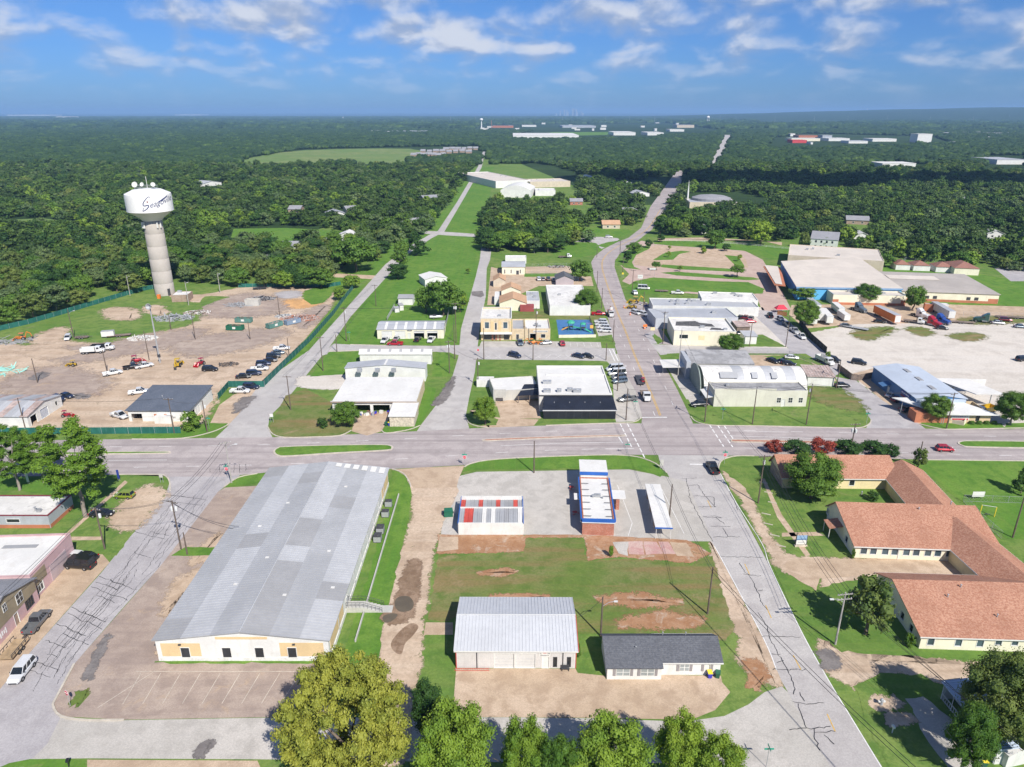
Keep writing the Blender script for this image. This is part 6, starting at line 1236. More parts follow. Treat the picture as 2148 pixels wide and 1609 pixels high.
simple('brick_shop', 'narrow tan brick shop between the brick hall and the white shop', (1074,713), (1100,713), (1100,668,4.4), 3.8, BR_TAN, R_GALV, 'shop', 'flat', par=.4, doors=[('f',.45,1.0,DARK)])
b = simple('white_shop', 'white-fronted shop with double doors beside the playground', (1101,713), (1154,713), (1153,668,4.4), 3.8, BR_TAN, R_WHITE, 'shop', 'flat', par=.5, wins=[('f',.72,.8,1.6,1.4)], bays=[('f',.32,2.2,2.4,1)], units=2); b.part('name_board', b.fbox('f', b.W*.33, b.W*.9, .0, .06, 2.9, 3.6), W_); b.scrawl('f', b.W*.62, 3.25, 5.0, .35, 14, INK, .08)
# orange-roofed group
simple('orange_house', 'front orange-gabled cream house with white side roofs', (1048,652), (1104,652), 12, 3.4, CREAMP, SH_ORNG, 'house', 'y', 2.0)
simple('orange_house', 'rear orange-gabled cream house beside the lane', (1052,625), (1092,625), 9, 3.4, CREAMP, SH_ORNG, 'house', 'y', 1.8)
simple('white_lean_to', 'white flat lean-to left of the orange-roofed house', (1037,640), (1047,640), 13, 2.8, W_, R_WHITE, 'building', 'flat', par=.1)
simple('white_extension', 'white flat extension with rooftop units right of the orange-roofed house', (1105,648), (1132,648), 17, 3.4, W_, R_GALVL, 'building', 'flat', par=.2, units=3)
simple('tan_cottage', 'small orange-roofed tan cottage at the lane', (1035,602), (1060,602), 9, 3.2, TAN, SH_ORNG, 'house', 'y', 1.6)
b = simple('red_container', 'dark red shipping container behind the brick hall', (1091,654), (1120,654), 2.6, 2.7, surf('container_red',(.30,.07,.07),.1,1,.6), MATS['container_red'], 'container', 'flat', par=.05)
simple('long_flat_block', 'long flat pale-roofed block beside the north street', (1153,662), (1238,662), (1218,597,4.4), 4.0, W_, R_WHITE2, 'building', 'flat', par=.3, units=1)
simple('mauve_house', 'mauve gabled house with dark roof', (1166,599), (1203,599), 10, 3.0, MAUVE, SH_GREY, 'house', 'y', 1.8)
simple('cream_workshop', 'cream workshop with grey roof and narrow windows', (1053,576), (1101,576), 14, 4.0, CREAMP, R_GREY, 'workshop', 'x', 1.0, wins=[('f',.12,.6,.5,2),('f',.4,.6,.5,2),('f',.8,.6,.5,2)], doors=[('f',.68,1.4,DARK)])
simple('white_store', 'white flat store behind the cream workshop', (1060,553), (1104,553), 7, 3.0, W_, R_WHITE, 'building', 'flat', par=.3)
# right side of the north street
b = simple('yellow_block', 'pale yellow block with patched dark and white roof', (1412,724), (1541,727), (1523,668,5.4), 5.0, CREAMP, R_WHITE2, 'building', 'flat', par=.5, cope=R_WHITE, wins=[('f',.16,2.6,3.0,1.4)], units=2); b.part('tar_patch', MB().prism([(1.5,b.D*.45),(b.W*.72,b.D*.42),(b.W*.7,b.D*.62),(b.W*.5,b.D*.7),(b.W*.45,b.D*.82),(2.5,b.D*.75)],4.95,5.04), surf('tar_black',(.08,.078,.078),.3,1,.9,dirt=(.4,.39,.37),dirt_amt=.5)); b.part('tar_patch', MB().prism([(b.W*.6,b.D*.2),(b.W*.82,b.D*.18),(b.W*.8,b.D*.32),(b.W*.66,b.D*.36)],4.95,5.04), MATS['tar_black']); b.part('blind_window', b.fbox('f', b.W*.4, b.W*.5, 0, .05, 2.2, 3.8), CREAM)
simple('grey_vault', 'grey-roofed block with curved far end behind the pale yellow block', (1374,690), (1546,688), (1520,645,4.4), 4.0, surf('block_blue_grey',(.45,.47,.5),.08,1,.7), R_GREY, 'building', 'flat', par=.25, units=2)
simple('terrace_row', 'long low pale-roofed row with many rooftop units', (1368,660), (1590,664), (1590,628,4.0), 3.6, W_, R_GALVL, 'building', 'flat', par=.3, units=9)
simple('terrace_block', 'higher pale roof block at the right end of the long low row', (1470,648), (1588,652), (1580,615,4.4), 4.2, W_, R_WHITE2, 'building', 'flat', par=.3, units=4)
b = Bld('tar_roofed_shop', 'shop with weathered tar roof and grey false front by the north street', (1448,794), (1578,796), 10.5, 5.0, CONCW, 'shop'); b.shed(1.0, R_DGREY, .2); b.part('false_front', Bx(-1.6,-.2,-.2,b.D+.4,0,5.6), GREYW); b.part('street_canopy', MB().slab([(-8.5,2,2.9),(-1.6,2,3.1),(-1.6,b.D-1,3.1),(-8.5,b.D-1,2.9)],.18), R_WHITE); b.part('canopy_post', Tb((-8,4,0),(-8,4,2.7),.08), STEEL); b.finish()
A = G(1476,829); B_ = G(1692,831); t_ = thing('quonset_hut', 'long barrel-vaulted white quonset hall with grey-green end', 'hall', A, math.atan2(B_.y-A.y,B_.x-A.x)); Lq = (B_-A).length; n = 14; Dq = 14.0; pr = [(Dq/2-Dq/2*math.cos(math.pi*i/n), 6.4*math.sin(math.pi*i/n)**.85) for i in range(n+1)]
for k in range(10):
 mb = MB(); x0 = Lq*k/10; x1 = Lq*(k+1)/10-.03; mb.add([(x0,y,z+.02) for y,z in pr]+[(x1,y,z+.02) for y,z in pr],[(i,n+1+i,n+2+i,i+1) for i in range(n)]); mb.build('roof_section', R_WHITE2 if k not in (3,6,8) else R_GALVL, t_)
for x in (.05, Lq-.1):
 mb = MB(); m_ = n+1; mb.add([(x,y,z) for y,z in pr]+[(x+.15,y,z) for y,z in pr],[tuple(range(m_-1,-1,-1)),tuple(range(m_,2*m_))]); mb.build('end_wall', surf('grey_green_end',(.24,.28,.25),.1,1,.7), t_)
mb = MB(); mb.add([(-1.3,y*1.08-.6,z*1.12) for y,z in pr]+[(-1.0,y*1.08-.6,z*1.12) for y,z in pr],[tuple(range(n,-1,-1)),tuple(range(n+1,2*n+2))]+[(i,i+1,n+2+i,n+1+i) for i in range(n)]); mb.build('false_front', MATS['grey_green_end'], t_)
for x0, x1 in ((.16,.33),(.47,.53),(.66,.72)): MB().slab([(Lq*x0,1.5,4.95),(Lq*x1,1.5,4.95),(Lq*x1,3.4,6.2),(Lq*x0,3.4,6.2)],.03).build('roof_patch', R_GALV, t_)
b = Bld('low_block', 'long low cream block with tar roof and stepped parapet on the corner lawn', (1496,853), (1690,853), (1690,801,4.8), 4.6, surf('pale_stone_paint',(.60,.58,.49),.07,1,.8,dirt=(.45,.4,.33)), 'building'); b.flat(R_DGREY, .25); W0 = b.W
b.part('parapet_step', Bx(0,W0*.66,0,.25,4.85,5.4), MATS['pale_stone_paint'])
for q in (.70, .825, .935): b.win('f', q*W0, 1.2, 1.1, 1.5, W_, GLASS, bars=1)
b.door('f', .75*W0, 1.0, 2.2, W_); b.part('side_canopy', MB().slab([(-2.2,.5,2.5),(0,.5,2.9),(0,b.D,2.9),(-2.2,b.D,2.5)],.15), R_WHITE); b.unit(W0*.18, b.D*.6, 4.6, 1, 1, .6); b.vent(W0*.55, b.D*.5, 4.6, .1, .5); b.finish()
simple('rust_roofed_shed', 'white shed with rusty striped roof at the end of the quonset hall', (1692,809), (1748,811), 8, 3.0, W_, R_RUST, 'shed', 'shed', .8, rib=.8)
simple('small_shed', 'little pale shed on the verge below the trailer yard', (1560,722), (1586,722), 5, 3.0, W_, R_GALVL, 'shed', 'shed', .4)
simple('rust_lean_to', 'rusty lean-to at the back of the pale yellow block', (1545,698), (1572,698), 6, 2.4, WOODF, R_RUST, 'shed', 'shed', .4)
# blue sheet-metal building, office and carports
A_ = G(1916,862); Bb = G(1990,866); b = Bld('blue_shed', 'blue sheet-metal workshop with pale blue roof and three skylights', (1915,868), (2020,869), 10, 4.6, BLUEW, 'workshop'); b.D = 26; rot = ang((1851,800),(1915,868)); b.o.rotation_euler.z += 0
b.gable('y', 1.0, surf('pale_blue_roof',(.46,.51,.58),.07,.4,.5,dirt=(.4,.42,.45)), .25, 0, None); b.panel('f', .1, b.W-.1, .1, 4.5, surf('pale_blue_wall',(.42,.49,.58),.07,.6,.6), 'front_sheeting')
for k in range(3): b.part('skylight', Bx(b.W*.5-.6,b.W*.5+.6,4+k*7,7+k*7,5.68,5.85), R_GALVD)
b.part('name_board', b.fbox('l', b.D-8, b.D-3, .0, .1, 2.4, 4.2), INKB); b.scrawl('l', b.D-5.5, 3.7, 4.2, .5, 8, INKW, .12); b.part('board_stripe', b.fbox('l', b.D-7.8, b.D-3.2, .1, .13, 2.5, 3.0), MAROON); b.part('entry_hood', MB().slab([(-2.4,14,2.7),(0,14,3.4),(0,17,3.4),(-2.4,17,2.7)],.1), BLUEW); b.door('l', b.D-15, 1, 2.1, W_); b.finish(); blueb = b
b = Bld('white_office', 'tan office under a wide white roof reaching out as a carport', (1990,888), (2075,889), (2020,838,3.4), 2.9, surf('tan_office_wall',(.60,.46,.28),.08,1,.8), 'office'); W0, D0 = b.W, b.D
xl = (G(1872,838,3.2)-b.A).dot(b.u)
b.part('roof', MB().slab([(xl+8.5,-1.2,3.1),(W0+1.5,-1.2,3.1),(W0*.45,D0+.5,3.6),(xl,D0+.5,3.6)],.22), surf('corrugated_white',(.68,.67,.64),.1,.5,.6,dirt=(.5,.47,.43)))
for x, y in ((xl+2,D0*.8),(xl+6,D0*.3),(xl+9,-.6),(-2,-.8)): b.part('carport_post', Tb((x,y,0),(x,y,3.0),.09), STEEL)
b.part('brick_end', Bx(-9,-.3,.2,4,0,2.9), TERRA); b.win('f', W0*.35, .9, .8, 1.3, DARK, GLASS); b.win('f', W0*.68, .9, .8, 1.3, DARK, GLASS); b.part('sign_board', b.fbox('f', .3, 5.0, .0, .1, 1.0, 2.4), W_); b.scrawl('f', 2.6, 2.0, 4.2, .3, 9, INKB, .12); b.part('sign_stripe', b.fbox('f', .5, 4.8, .1, .12, 1.1, 1.5), INKR); b.finish()
t_ = thing('wall_sign', 'low stone angle wall on the lawn before the white-roofed office', 'wall', G(2021,893), 0); MB().add([(-3.2,2.2,0),(-.1,0,0),(-.1,.3,0),(-3.2,2.5,0),(-3.2,2.2,1.0),(-.1,0,1.2),(-.1,.3,1.2),(-3.2,2.5,1.0)],[(0,1,5,4),(1,2,6,5),(2,3,7,6),(3,0,4,7),(4,5,6,7)]).build('wing', TAN, t_); MB().add([(0,0,0),(1.2,1.2,0),(1.2,1.5,0),(0,.3,0),(0,0,1.2),(1.2,1.2,1.5),(1.2,1.5,1.5),(0,.3,1.2)],[(0,1,5,4),(1,2,6,5),(2,3,7,6),(3,0,4,7),(4,5,6,7)]).build('wing', CREAMP, t_)
t_ = thing('clipped_hedge', 'clipped green hedge under the office windows', 'hedge', G(2028,890), 0)
for k in range(4):
 o = bpy.data.objects.new('hedge_section', proto('bush')[0]); COL.objects.link(o); o.parent = t_; o.location = (1.2+k*2.0, 0, 0); o.scale = (.75,.45,.5)
b = Bld('truck_canopy', 'tall white truck canopy right of the blue workshop', (2040,857), (2102,858), 12, 4.2, W_, 'canopy'); b.holes = {k: [(-1,99,-1,99)] for k in 'fblr'}; b.part('roof', MB().slab([(0,0,4.4),(b.W,0,4.4),(b.W-4,12,4.6),(-6,12,4.6)],.2), R_WHITE); b.part('back_sheet', Bx(-4,b.W+1.5,12.0,12.2,1.5,4.4), W_)
for x, y in ((b.W*.55,.3),(b.W-.4,.3),(.3,11.5),(b.W-4,11.5)): b.part('post', Tb((x,y,0),(x,y,4.3),.14), STEEL)
# ------------------------------------------------------------------ school
b = Bld('school_gym', 'sky-blue school hall with pale tan roof', (1668,628), (1887,632), (1830,576,6.4), 5.6, SKYB, 'school'); p = (G(1638,548,6.5)-b.A)
b.part('roof', MB().slab([(-.3,-.3,5.75),(b.W+.3,-.3,5.75),(p.dot(b.u)+44,p.dot(b.v)+14,6.6),(p.dot(b.u),p.dot(b.v)+0,6.6)],.3), R_TANW); xl, yl = p.dot(b.u), p.dot(b.v)
b.part('side_wall', MB().add([(0,0,0),(xl+.3,yl,0),(xl+.3,yl,6.4),(0,0,5.6),(.3,0,0),(xl+.6,yl,0),(xl+.6,yl,6.4),(.3,0,5.6)],[(3,2,1,0),(4,5,6,7),(0,4,7,3),(1,2,6,5)]), surf('deep_blue_wall',(.05,.2,.5),.1,.5,.6)); b.holes['l'] = [(-1,99,-1,99)]; b.holes['r'] = [(-1,99,-1,99)]; b.holes['b'] = [(-1,99,-1,99)]
for k in range(1,4): b.part('downpipe', b.fbox('f', b.W*k*.16, b.W*k*.16+.25, 0, .15, 0, 5.5), surf('pale_blue_trim',(.4,.6,.78),.05,1,.6))
b.part('fascia', Bx(-.35,b.W+.35,-.5,-.32,5.1,5.8), surf('fascia_blue',(.2,.33,.5),.05,1,.6)); b.part('red_canopy', MB().slab([(xl-9,yl-2,4.2),(xl-1,yl-4,4.2),(-2.5,8,4.2),(-7,10,4.2)],.3), TERRA); b.part('canopy_top', MB().slab([(xl-8,yl,4.45),(xl-2,yl-3,4.45),(-3.5,10,4.45),(-6,12,4.45)],.15), R_TANW); b.finish()
simple('school_hall', 'tan-roofed rear school hall behind the blue hall', (1650,560), (1850,574), 36, 6.2, TAN, R_TANW, 'school', 'flat', par=.3, units=3)
b = simple('school_wing', 'cream school wing with terracotta base before the blue hall', (1745,639), (1898,642), (1898,612,4.4), 4.2, CREAMP, R_TANW, 'school', 'flat', par=.4, cope=surf('cope_grey_blue',(.35,.42,.48),.05,1,.6), units=4); b.panel('f', .05, b.W-.05, .02, 1.1, TERRA, 'base_band', .06); b.panel('f', .05, 2.5, 1.1, 2.4, TERRA, 'base_step', .055); b.panel('f', b.W-2, b.W-.05, 1.1, 2.4, TERRA, 'base_step', .055)
b = simple('school_wing', 'long taupe-roofed school wing with cream walls at the right', (1886,630), (2092,638), (2030,578,4.6), 4.2, CREAMP, R_TANG, 'school', 'shed', .8, ov=.4); b.panel('f', .05, b.W-.05, .02, 1.1, TERRA, 'base_band', .06); b.panel('f', b.W-4, b.W-.05, 1.1, 2.2, TERRA, 'base_step', .055)
for q in (.28,.36,.70,.78): b.part('window', b.fbox('f', q*b.W-.8, q*b.W+.8, .0, .08, 1.3, 2.6), DARK)
b.part('rib_strip', MB().slab([(2,b.D*.6,5.0),(b.W*.6,b.D*.6,5.0),(b.W*.6,b.D*.8,5.2),(2,b.D*.8,5.2)],.06), R_TANW)
simple('school_shed', 'small red and blue shed at the school service drive', (1937,653), (1960,655), 3, 3, TERRA, R_TANG, 'shed', 'flat', par=.2); simple('white_cabin', 'small white cabin beside the school shed', (1972,650), (1988,651), 3, 2.3, W_, R_WHITE, 'cabin', 'flat', par=.05)
for i, (x0, x1, y) in enumerate([(1878,1908,566),(1915,1950,568),(1962,1998,571)]): simple('school_pavilion', 'red-roofed school pavilion, %s from the left' % ['first','second','third'][i], (x0,y), (x1,y+1), 9, 2.8, W_, SH_RED, 'building', 'hip', 2.0, group='red-roofed pavilions')
simple('school_pavilion', 'largest red-roofed school pavilion at the right', (2000,576), (2052,578), 16, 3.4, CREAMP, SH_RED, 'building', 'hip', 2.4, group='red-roofed pavilions')
# apartments, church, white complex, houses
b = simple('apartment_house', 'two-storey pale apartment house with grey hip roof', (1698,521), (1755,525), 24, 6.0, surf('pale_green_siding',(.62,.64,.58),.05,1,.7), SH_LGREY, 'apartments', 'x', 3.0)
for q in (.2,.4,.6,.8):
 for z in (1.0, 3.9): b.part('window', b.fbox('f', q*b.W-.5, q*b.W+.5, 0, .06, z, z+1.3), GLASS)
b = simple('church', 'church with round grey roof and white spire', (1446,437), (1548,438), 26, 5, TAN, R_GREY, 'church', 'flat', par=.4); b.part('rotunda', Lt([(17,0),(17,7),(12,8.6),(0,10)],28,(22,22,0)), SH_LGREY); b.part('spire', Lt([(.9,0),(.7,12),(.05,22)],8,(1,20,0)), W_); b.part('front_hall', Bx(24,46,-6,0,0,5.5), CREAMP)
b = simple('arched_hall', 'white arched-roof hall of the large complex by the greenway', (1050,414), (1113,415), 40, 7, W_, R_WHITE, 'hall', 'flat', par=.1); mb = MB(); n = 10; pr = [(b.W*i/n, 7.1+4.5*math.sin(math.pi*i/n)) for i in range(n+1)]; mb.add([(x,0,z) for x,z in pr]+[(x,b.D,z) for x,z in pr],[(i+1,i,n+1+i,n+2+i) for i in range(n)]+[tuple(range(n+1))]); b.part('arched_roof', mb, R_WHITE, smooth=False)
simple('flat_hall', 'large flat pale-roofed hall behind the white arched hall', (1040,395), (1112,392), 130, 7, W_, R_TANW, 'hall', 'flat', par=.5, units=4)
simple('school_block', 'long tan flat-roofed block right of the white arched hall', (1112,394), (1196,392), 36, 6, TAN, R_TANW, 'building', 'flat', par=.4, units=3)
simple('white_annex', 'white flat-roofed annex before the long tan block', (1123,411), (1165,411), 22, 5, W_, R_WHITE, 'building', 'flat', par=.4, units=2)
HS = [((1264,480),(1300,480),10,SH_ORNG,TAN,'house','tan brick house on the lawn beside the north street'),((1196,430),(1222,430),9,SH_LGREY,BR_RED,'house','red brick house below the large white complex'),((548,560),(580,560),12,SH_LGREY,W_,'house','grey-roofed house hidden in trees right of the water tower'),((588,528),(622,528),11,SH_LGREY,W_,'house','white house with grey and red roof in the trees'),((707,505),(745,505),12,R_WHITE,W_,'house','white two-storey barn house behind the trees'),((668,518),(704,518),8,R_GALV,W_,'house','long pale trailer house before the lawn'),((672,568),(692,568),7,SH_RED,W_,'house','little porch house at the side street'),((425,392),(465,388),22,R_GALVL,W_,'house','long grey-roofed barn in the wood beyond the water tower'),((1330,413),(1362,412),14,R_GREY,W_,'house','grey-roofed house near the straight street'),((1310,452),(1338,451),12,SH_LGREY,W_,'house','pale house under the trees left of the north street'),((1775,470),(1822,472),15,SH_LGREY,BR_BROWN,'house','hip-roofed brick house in the trees behind the apartments'),((1790,505),(1825,506),10,R_WHITE,W_,'house','white-roofed house right of the apartments'),((1298,392),(1328,392),14,R_WHITE,W_,'house','white-roofed house in the trees near the tan block'),((1218,378),(1246,378),16,R_WHITE,W_,'house','white roof in the trees beyond the tan block'),((2070,500),(2105,501),10,R_WHITE,W_,'house','white-roofed house deep in the right-hand wood'),((2005,428),(2030,428),14,SH_LGREY,W_,'house','grey house far in the right-hand wood'),((605,447),(630,447),14,SH_LGREY,BR_BROWN,'house','brown house in the trees left of the straight street'),((690,458),(725,456),14,R_GALV,W_,'house','pale long house in the trees left of the straight street'),((728,448),(760,446),13,SH_LGREY,TAN,'house','tan house in the trees near the straight street'),((890,424),(925,422),14,SH_LGREY,BR_BROWN,'house','low grey house close to the straight street'),((835,478),(890,474),12,SH_LGREY,W_,'house','white bungalow with cars near the straight street'),((1392,470),(1425,470),12,SH_LGREY,W_,'house','grey house under the row of round trees, left one'),((1440,490),(1500,490),12,SH_LGREY,W_,'house','long grey house under the row of round trees'),((1508,452),(1535,452),10,R_WHITE,W_,'house','white roof below the church')]
for A, B, d, rm, wm, cat, lb in HS: simple('house', lb, A, B, d, 3.2, wm, rm, cat, 'x' if rm in (SH_LGREY, SH_GREY, SH_ORNG, SH_RED) else 'y', 2.2, ov=.5, wins=[('f',.3,.9,1.2,1.2),('f',.7,.9,1.2,1.2)])
# ------------------------------------------------------------------ far settlement
rr = random.Random(21)
def block(px, py, wpx, d, h, wall, roof, label, name='distant_building', group=None, kind='flat', rise=2.5):
 a = G(px-wpx/2, py); c = G(px+wpx/2, py); b = Bld(name, label, Vector((a.x,a.y,0)), Vector((c.x,c.y,0)), d, h, wall, 'building', group)
 if kind == 'flat': b.part('roof', Bx(-.3,b.W+.3,-.3,d+.3,h,h+.6), roof)
 else: b.gable(kind, rise, roof, .5)
 b.finish(); return b
block(1145,291,138,260,10,W_,R_WHITE,'long white distribution warehouse beyond the straight street')
block(1310,284,46,160,10,W_,R_WHITE,'white warehouse far right of the distribution warehouse'); block(1375,284,34,140,9,W_,R_WHITE,'white warehouse beside the far street end')
block(850,280,84,120,8,W_,R_GALV,'long pale far building left of the straight street'); block(787,279,16,80,9,W_,R_GALV,'small grey far dome-like building left of the straight street')
block(1055,268,44,150,9,TERRA,SH_RED,'red-roofed far works beside the far water tower'); block(1110,266,30,120,8,W_,R_WHITE,'white far works right of the red-roofed works'); block(1215,268,70,260,9,GREYW,R_GREY,'dark grey far yard halls'); block(1300,256,40,200,10,W_,R_WHITE,'pale far halls below the horizon'); block(1185,248,50,260,10,W_,R_WHITE,'white far shed row below the skyline')
block(1438,268,36,120,14,TAN,SH_LGREY,'far tan roofs left of the four-legged water tower'); block(1420,276,30,90,8,W_,R_WHITE,'far white house row at the street end')
block(130,250,22,260,30,W_,R_WHITE,'white far hall on the left horizon'); block(60,243,90,500,26,W_,R_WHITE,'pale line of far sheds on the left horizon'); block(250,252,90,300,10,TAN,R_WHITE,'pale far works left of centre'); block(395,242,56,500,24,W_,R_WHITE,'white far sheds on the horizon left of centre')
block(1690,296,60,50,7,CREAMP,R_WHITE,'cream shop in the far commercial strip, left end'); block(1677,300,30,40,7,surf('roof_red',(.55,.06,.06),.1,1,.6),MATS['roof_red'],'red-roofed shop in the far commercial strip'); block(1695,289,40,50,7,TERRA,SH_RED,'maroon-roofed shop behind the red-roofed shop'); block(1760,296,44,60,7,W_,R_WHITE,'white shop in the middle of the far commercial strip'); block(1800,301,40,50,6,W_,R_GALVL,'long white store in the far commercial strip'); block(1855,297,50,60,7,W_,R_WHITE,'white store with red sign in the far commercial strip'); block(1938,299,30,40,22,W_,R_WHITE,'tall white hotel at the right end of the far commercial strip'); block(1905,312,44,40,6,surf('teal_roof',(.1,.3,.28),.1,1,.6),MATS['teal_roof'],'teal-roofed shop in the far commercial strip'); block(1735,290,20,40,9,GREYW,SH_LGREY,'grey gabled building behind the far commercial strip')
block(1885,352,70,40,6,W_,R_WHITE,'white roof in the wood right of the far commercial strip'); block(2120,345,60,70,7,W_,R_GALVL,'pale roofs in the wood at the right picture edge'); block(2085,292,60,50,6,TAN,R_WHITE,'far pale roofs at the right picture edge'); block(1900,264,80,200,6,TAN,R_TANW,'far tan roofs below the right horizon'); block(1630,268,30,60,6,TERRA,SH_RED,'low red far building beyond the wood'); block(1685,266,28,60,6,W_,R_WHITE,'low white far building beyond the wood')
k = 0
for row, (y, x0, x1) in enumerate([(329,862,935),(322,880,990),(316,930,1004)]):
 n = [7,8,6][row]
 for i in range(n):
  x = x0+(x1-x0)*(i+.5)/n; block(x, y-rr.uniform(0,2), rr.uniform(9,13), 17, 3.4, BR_BROWN, SH_LGREY, 'grey-roofed suburban house beside the big meadow', 'house', 'suburban houses by the meadow', 'x', 3.2)
for row, (y, x0, x1, n) in enumerate([(270,1780,2000,14),(283,1980,2148,12)]):
 for i in range(n): block(x0+(x1-x0)*(i+.5)/n, y+rr.uniform(-1.5,1.5), rr.uniform(9,13), 30, 5, TAN, SH_LGREY, 'far suburban house of the %s estate' % ['upper right','lower right'][row], 'house', ['upper right estate','lower right estate'][row], 'x', 4)
rr = random.Random(77)
for i in range(70):
 zone = rr.choice([(1000,1400,258,276),(1600,2148,262,312),(1400,2148,244,262),(0,700,246,262),(1150,1500,246,258)]); block(rr.uniform(zone[0],zone[1]), rr.uniform(zone[2],zone[3]), rr.uniform(4,12), 30, rr.uniform(5,10), W_, rr.choice([R_WHITE,R_GALVL,R_TANW]), 'tiny far pale building among the distant woods', 'distant_building', 'tiny far buildings')
# far city skyline
t_ = thing('skyline', 'faint towers of a far city on the horizon', 'skyline', G(1190,243), 0)
for i in range(14):
 x = rr.uniform(-420,420)*1.0; hh = rr.uniform(90,170)*(1 if abs(x) < 260 else .7); Bx(x-14,x+14,-14,14,0,hh).build('tower_block', GREYW, t_)
# ------------------------------------------------------------------ water towers
P0 = G(347,617); t_ = thing('water_tower', 'white water tower with a town name in script on a thick concrete shaft', 'water tower', P0, 0)
SHAFT = surf('shaft_concrete', (.39,.355,.315), .06, .3, .85, dirt=(.42,.39,.35))
zt = Z(347,617,462); zb = Z(347,617,441); z2 = Z(347,617,410); z3 = Z(347,617,400); ppm = F_/(P0.y*math.cos(PITCH)+(CAMZ-25)*math.sin(PITCH)); rs = 18.5/ppm; rt = 44.5/ppm
for k in range(6): ra, rb = rs*1.06-.06*rs*k/6, rs*1.06-.06*rs*(k+1)/6; Lt([(ra,zt*k/6),(rb,zt*(k+1)/6-.12),(rb-.04,zt*(k+1)/6-.1),(rb-.04,zt*(k+1)/6)],40).build('shaft_ring', SHAFT, t_, True)
TW = surf('tank_white', (.78,.77,.74), .04, .2, .5); TG = surf('tank_underside', (.5,.53,.56), .04, .2, .6)
Lt([(rs*1.02,zt),(rs*1.3,zt+1.2),(rt*.995,zb)],48).build('bowl', TG if False else TW, t_, True); Lt([(rt,zb),(rt*1.0,z2),(rt*.985,z2+.9)],48).build('tank', TW, t_, True); Lt([(rt*.985,z2+.9),(rt*.6,z3+.6),(0,z3+1.0)],48).build('tank_roof', TW, t_, True); Lt([(rt*1.005,zb-.15),(rt*1.012,zb),(rt*1.005,zb+.15)],48).build('rim', TW, t_, True)
for a in (3.6,4.0,4.25,5.55,5.9): Bx(-.25,.25,-.2,.2,0,2.6).build('antenna_panel', W_, t_, loc=(rs*1.12*math.cos(a),rs*1.12*math.sin(a),zt-3))
def dish(par, x, y, z, r, a):
 o = Lt([(0,0),(r*.6,.12*r),(r,.35*r)],14).build('dish', W_, par, loc=(x,y,z)); o.rotation_euler = (R(70),0,a); Tb((x,y,z3),(x,y,z),.07).build('dish_mast', STEEL, par)
for x, y, r_, a in ((-4.3,-1,1.2,.1),(-1.6,0,.95,-.2),(3.2,-.5,.95,.6)): dish(t_, x, y, z3+2.6, r_, a)
mb = MB()
for z in (1.3, 2.2): mb.path([(-4.5,-1.5,z3+z),(4.2,-1.5,z3+z),(4.2,2,z3+z),(-4.5,2,z3+z),(-4.5,-1.5,z3+z)], .06)
for x in (-4.5,-2,1,4.2): mb.tube((x,-1.5,z3+.4),(x,-1.5,z3+2.2),.06)
mb.build('railing', STEEL, t_); Tb((.4,0,z3),(.4,0,z3+6),.1).build('mast', W_, t_)
def wrap_text(body, size, a0, zc, rad, mat, rise, shear=.25):
 me = text_mesh(body, size, .0)
 for v in me.vertices: x = v.co.x+v.co.y*shear; a = a0+x/rad; z = zc+v.co.y+x*rise; v.co = (rad*math.sin(a), -rad*math.cos(a), z)
 me.materials.clear(); me.materials.append(mat); o = bpy.data.objects.new('lettering', me); COL.objects.link(o); o.parent = t_; return o
TI = surf('navy_lettering', (.03,.045,.14), .1, 1, .5); zc = (zb+z2)/2
def swoosh(pts, wd):
 mb = MB(); pp = smooth_poly(pts, False, 6); n = len(pp); V_ = []
 for i, (x, z) in enumerate(pp):
  a = pp[max(i-1,0)]; c = pp[min(i+1,n-1)]; d = Vector((c[0]-a[0], c[1]-a[1])).normalized(); q = wd*(.35+.65*math.sin(math.pi*min(1,max(0,i/n))))
  for s_ in (-1, 1): xx, zz = x-d.y*q*s_, z+d.x*q*s_; an = xx/rt; V_.append((rt*1.006*math.sin(an), -rt*1.006*math.cos(an), zz))
 mb.add(V_, [(2*i,2*i+2,2*i+3,2*i+1) for i in range(n-1)]); mb.build('lettering', TI, t_)
def tx(px, py): # photo row/column on the tank face to arc length and height
 xx = (px-316)/ppm; return rt*math.asin(max(-.98, min(.98, xx/rt))), zb+(447-py)/ppm*1.06
swoosh([tx(*p) for p in [(338,421),(337.5,417.5),(333,420),(326,428),(325,433),(328,434),(333,433),(334,435),(330,440),(323.5,443.5),(322.5,443),(325,437)]], .2)
wrap_text('eagoville', 3.3, tx(350,425)[0]/rt+.2, tx(350,428)[1], rt*1.006, TI, .22)
swoosh([tx(*p) for p in [(348,429),(354,425),(358,421),(360,418)]], .28)
mb = MB(); cx_, cz_ = tx(333,427); st = [((.55 if i % 2 == 0 else .22)*math.sin(i*math.pi/5), (.55 if i % 2 == 0 else .22)*math.cos(i*math.pi/5)) for i in range(10)]; mb.add([(rt*1.006*math.sin((cx_+x)/rt), -rt*1.006*math.cos((cx_+x)/rt), cz_+z) for x, z in st], [tuple(range(9,-1,-1))]); mb.build('star', MAROON, t_)
Bx(rs*.7,rs*.9,-rs*.8,-rs*.55,.0,3.2).build('doorway', DARK, t_)
simple('pump_house', 'small brown brick pump house at the foot of the water tower', (361,634), (396,633), 7, 3.0, BR_BROWN, R_WHITE, 'building', 'flat', par=.15, units=1)
t_ = Bx(-.6,.6,-.6,.6,0,1.8).build('orange_box', ORANGE, loc=tuple(G(334,626))); tag(t_, 'orange cabinet at the foot of the water tower', 'cabinet')
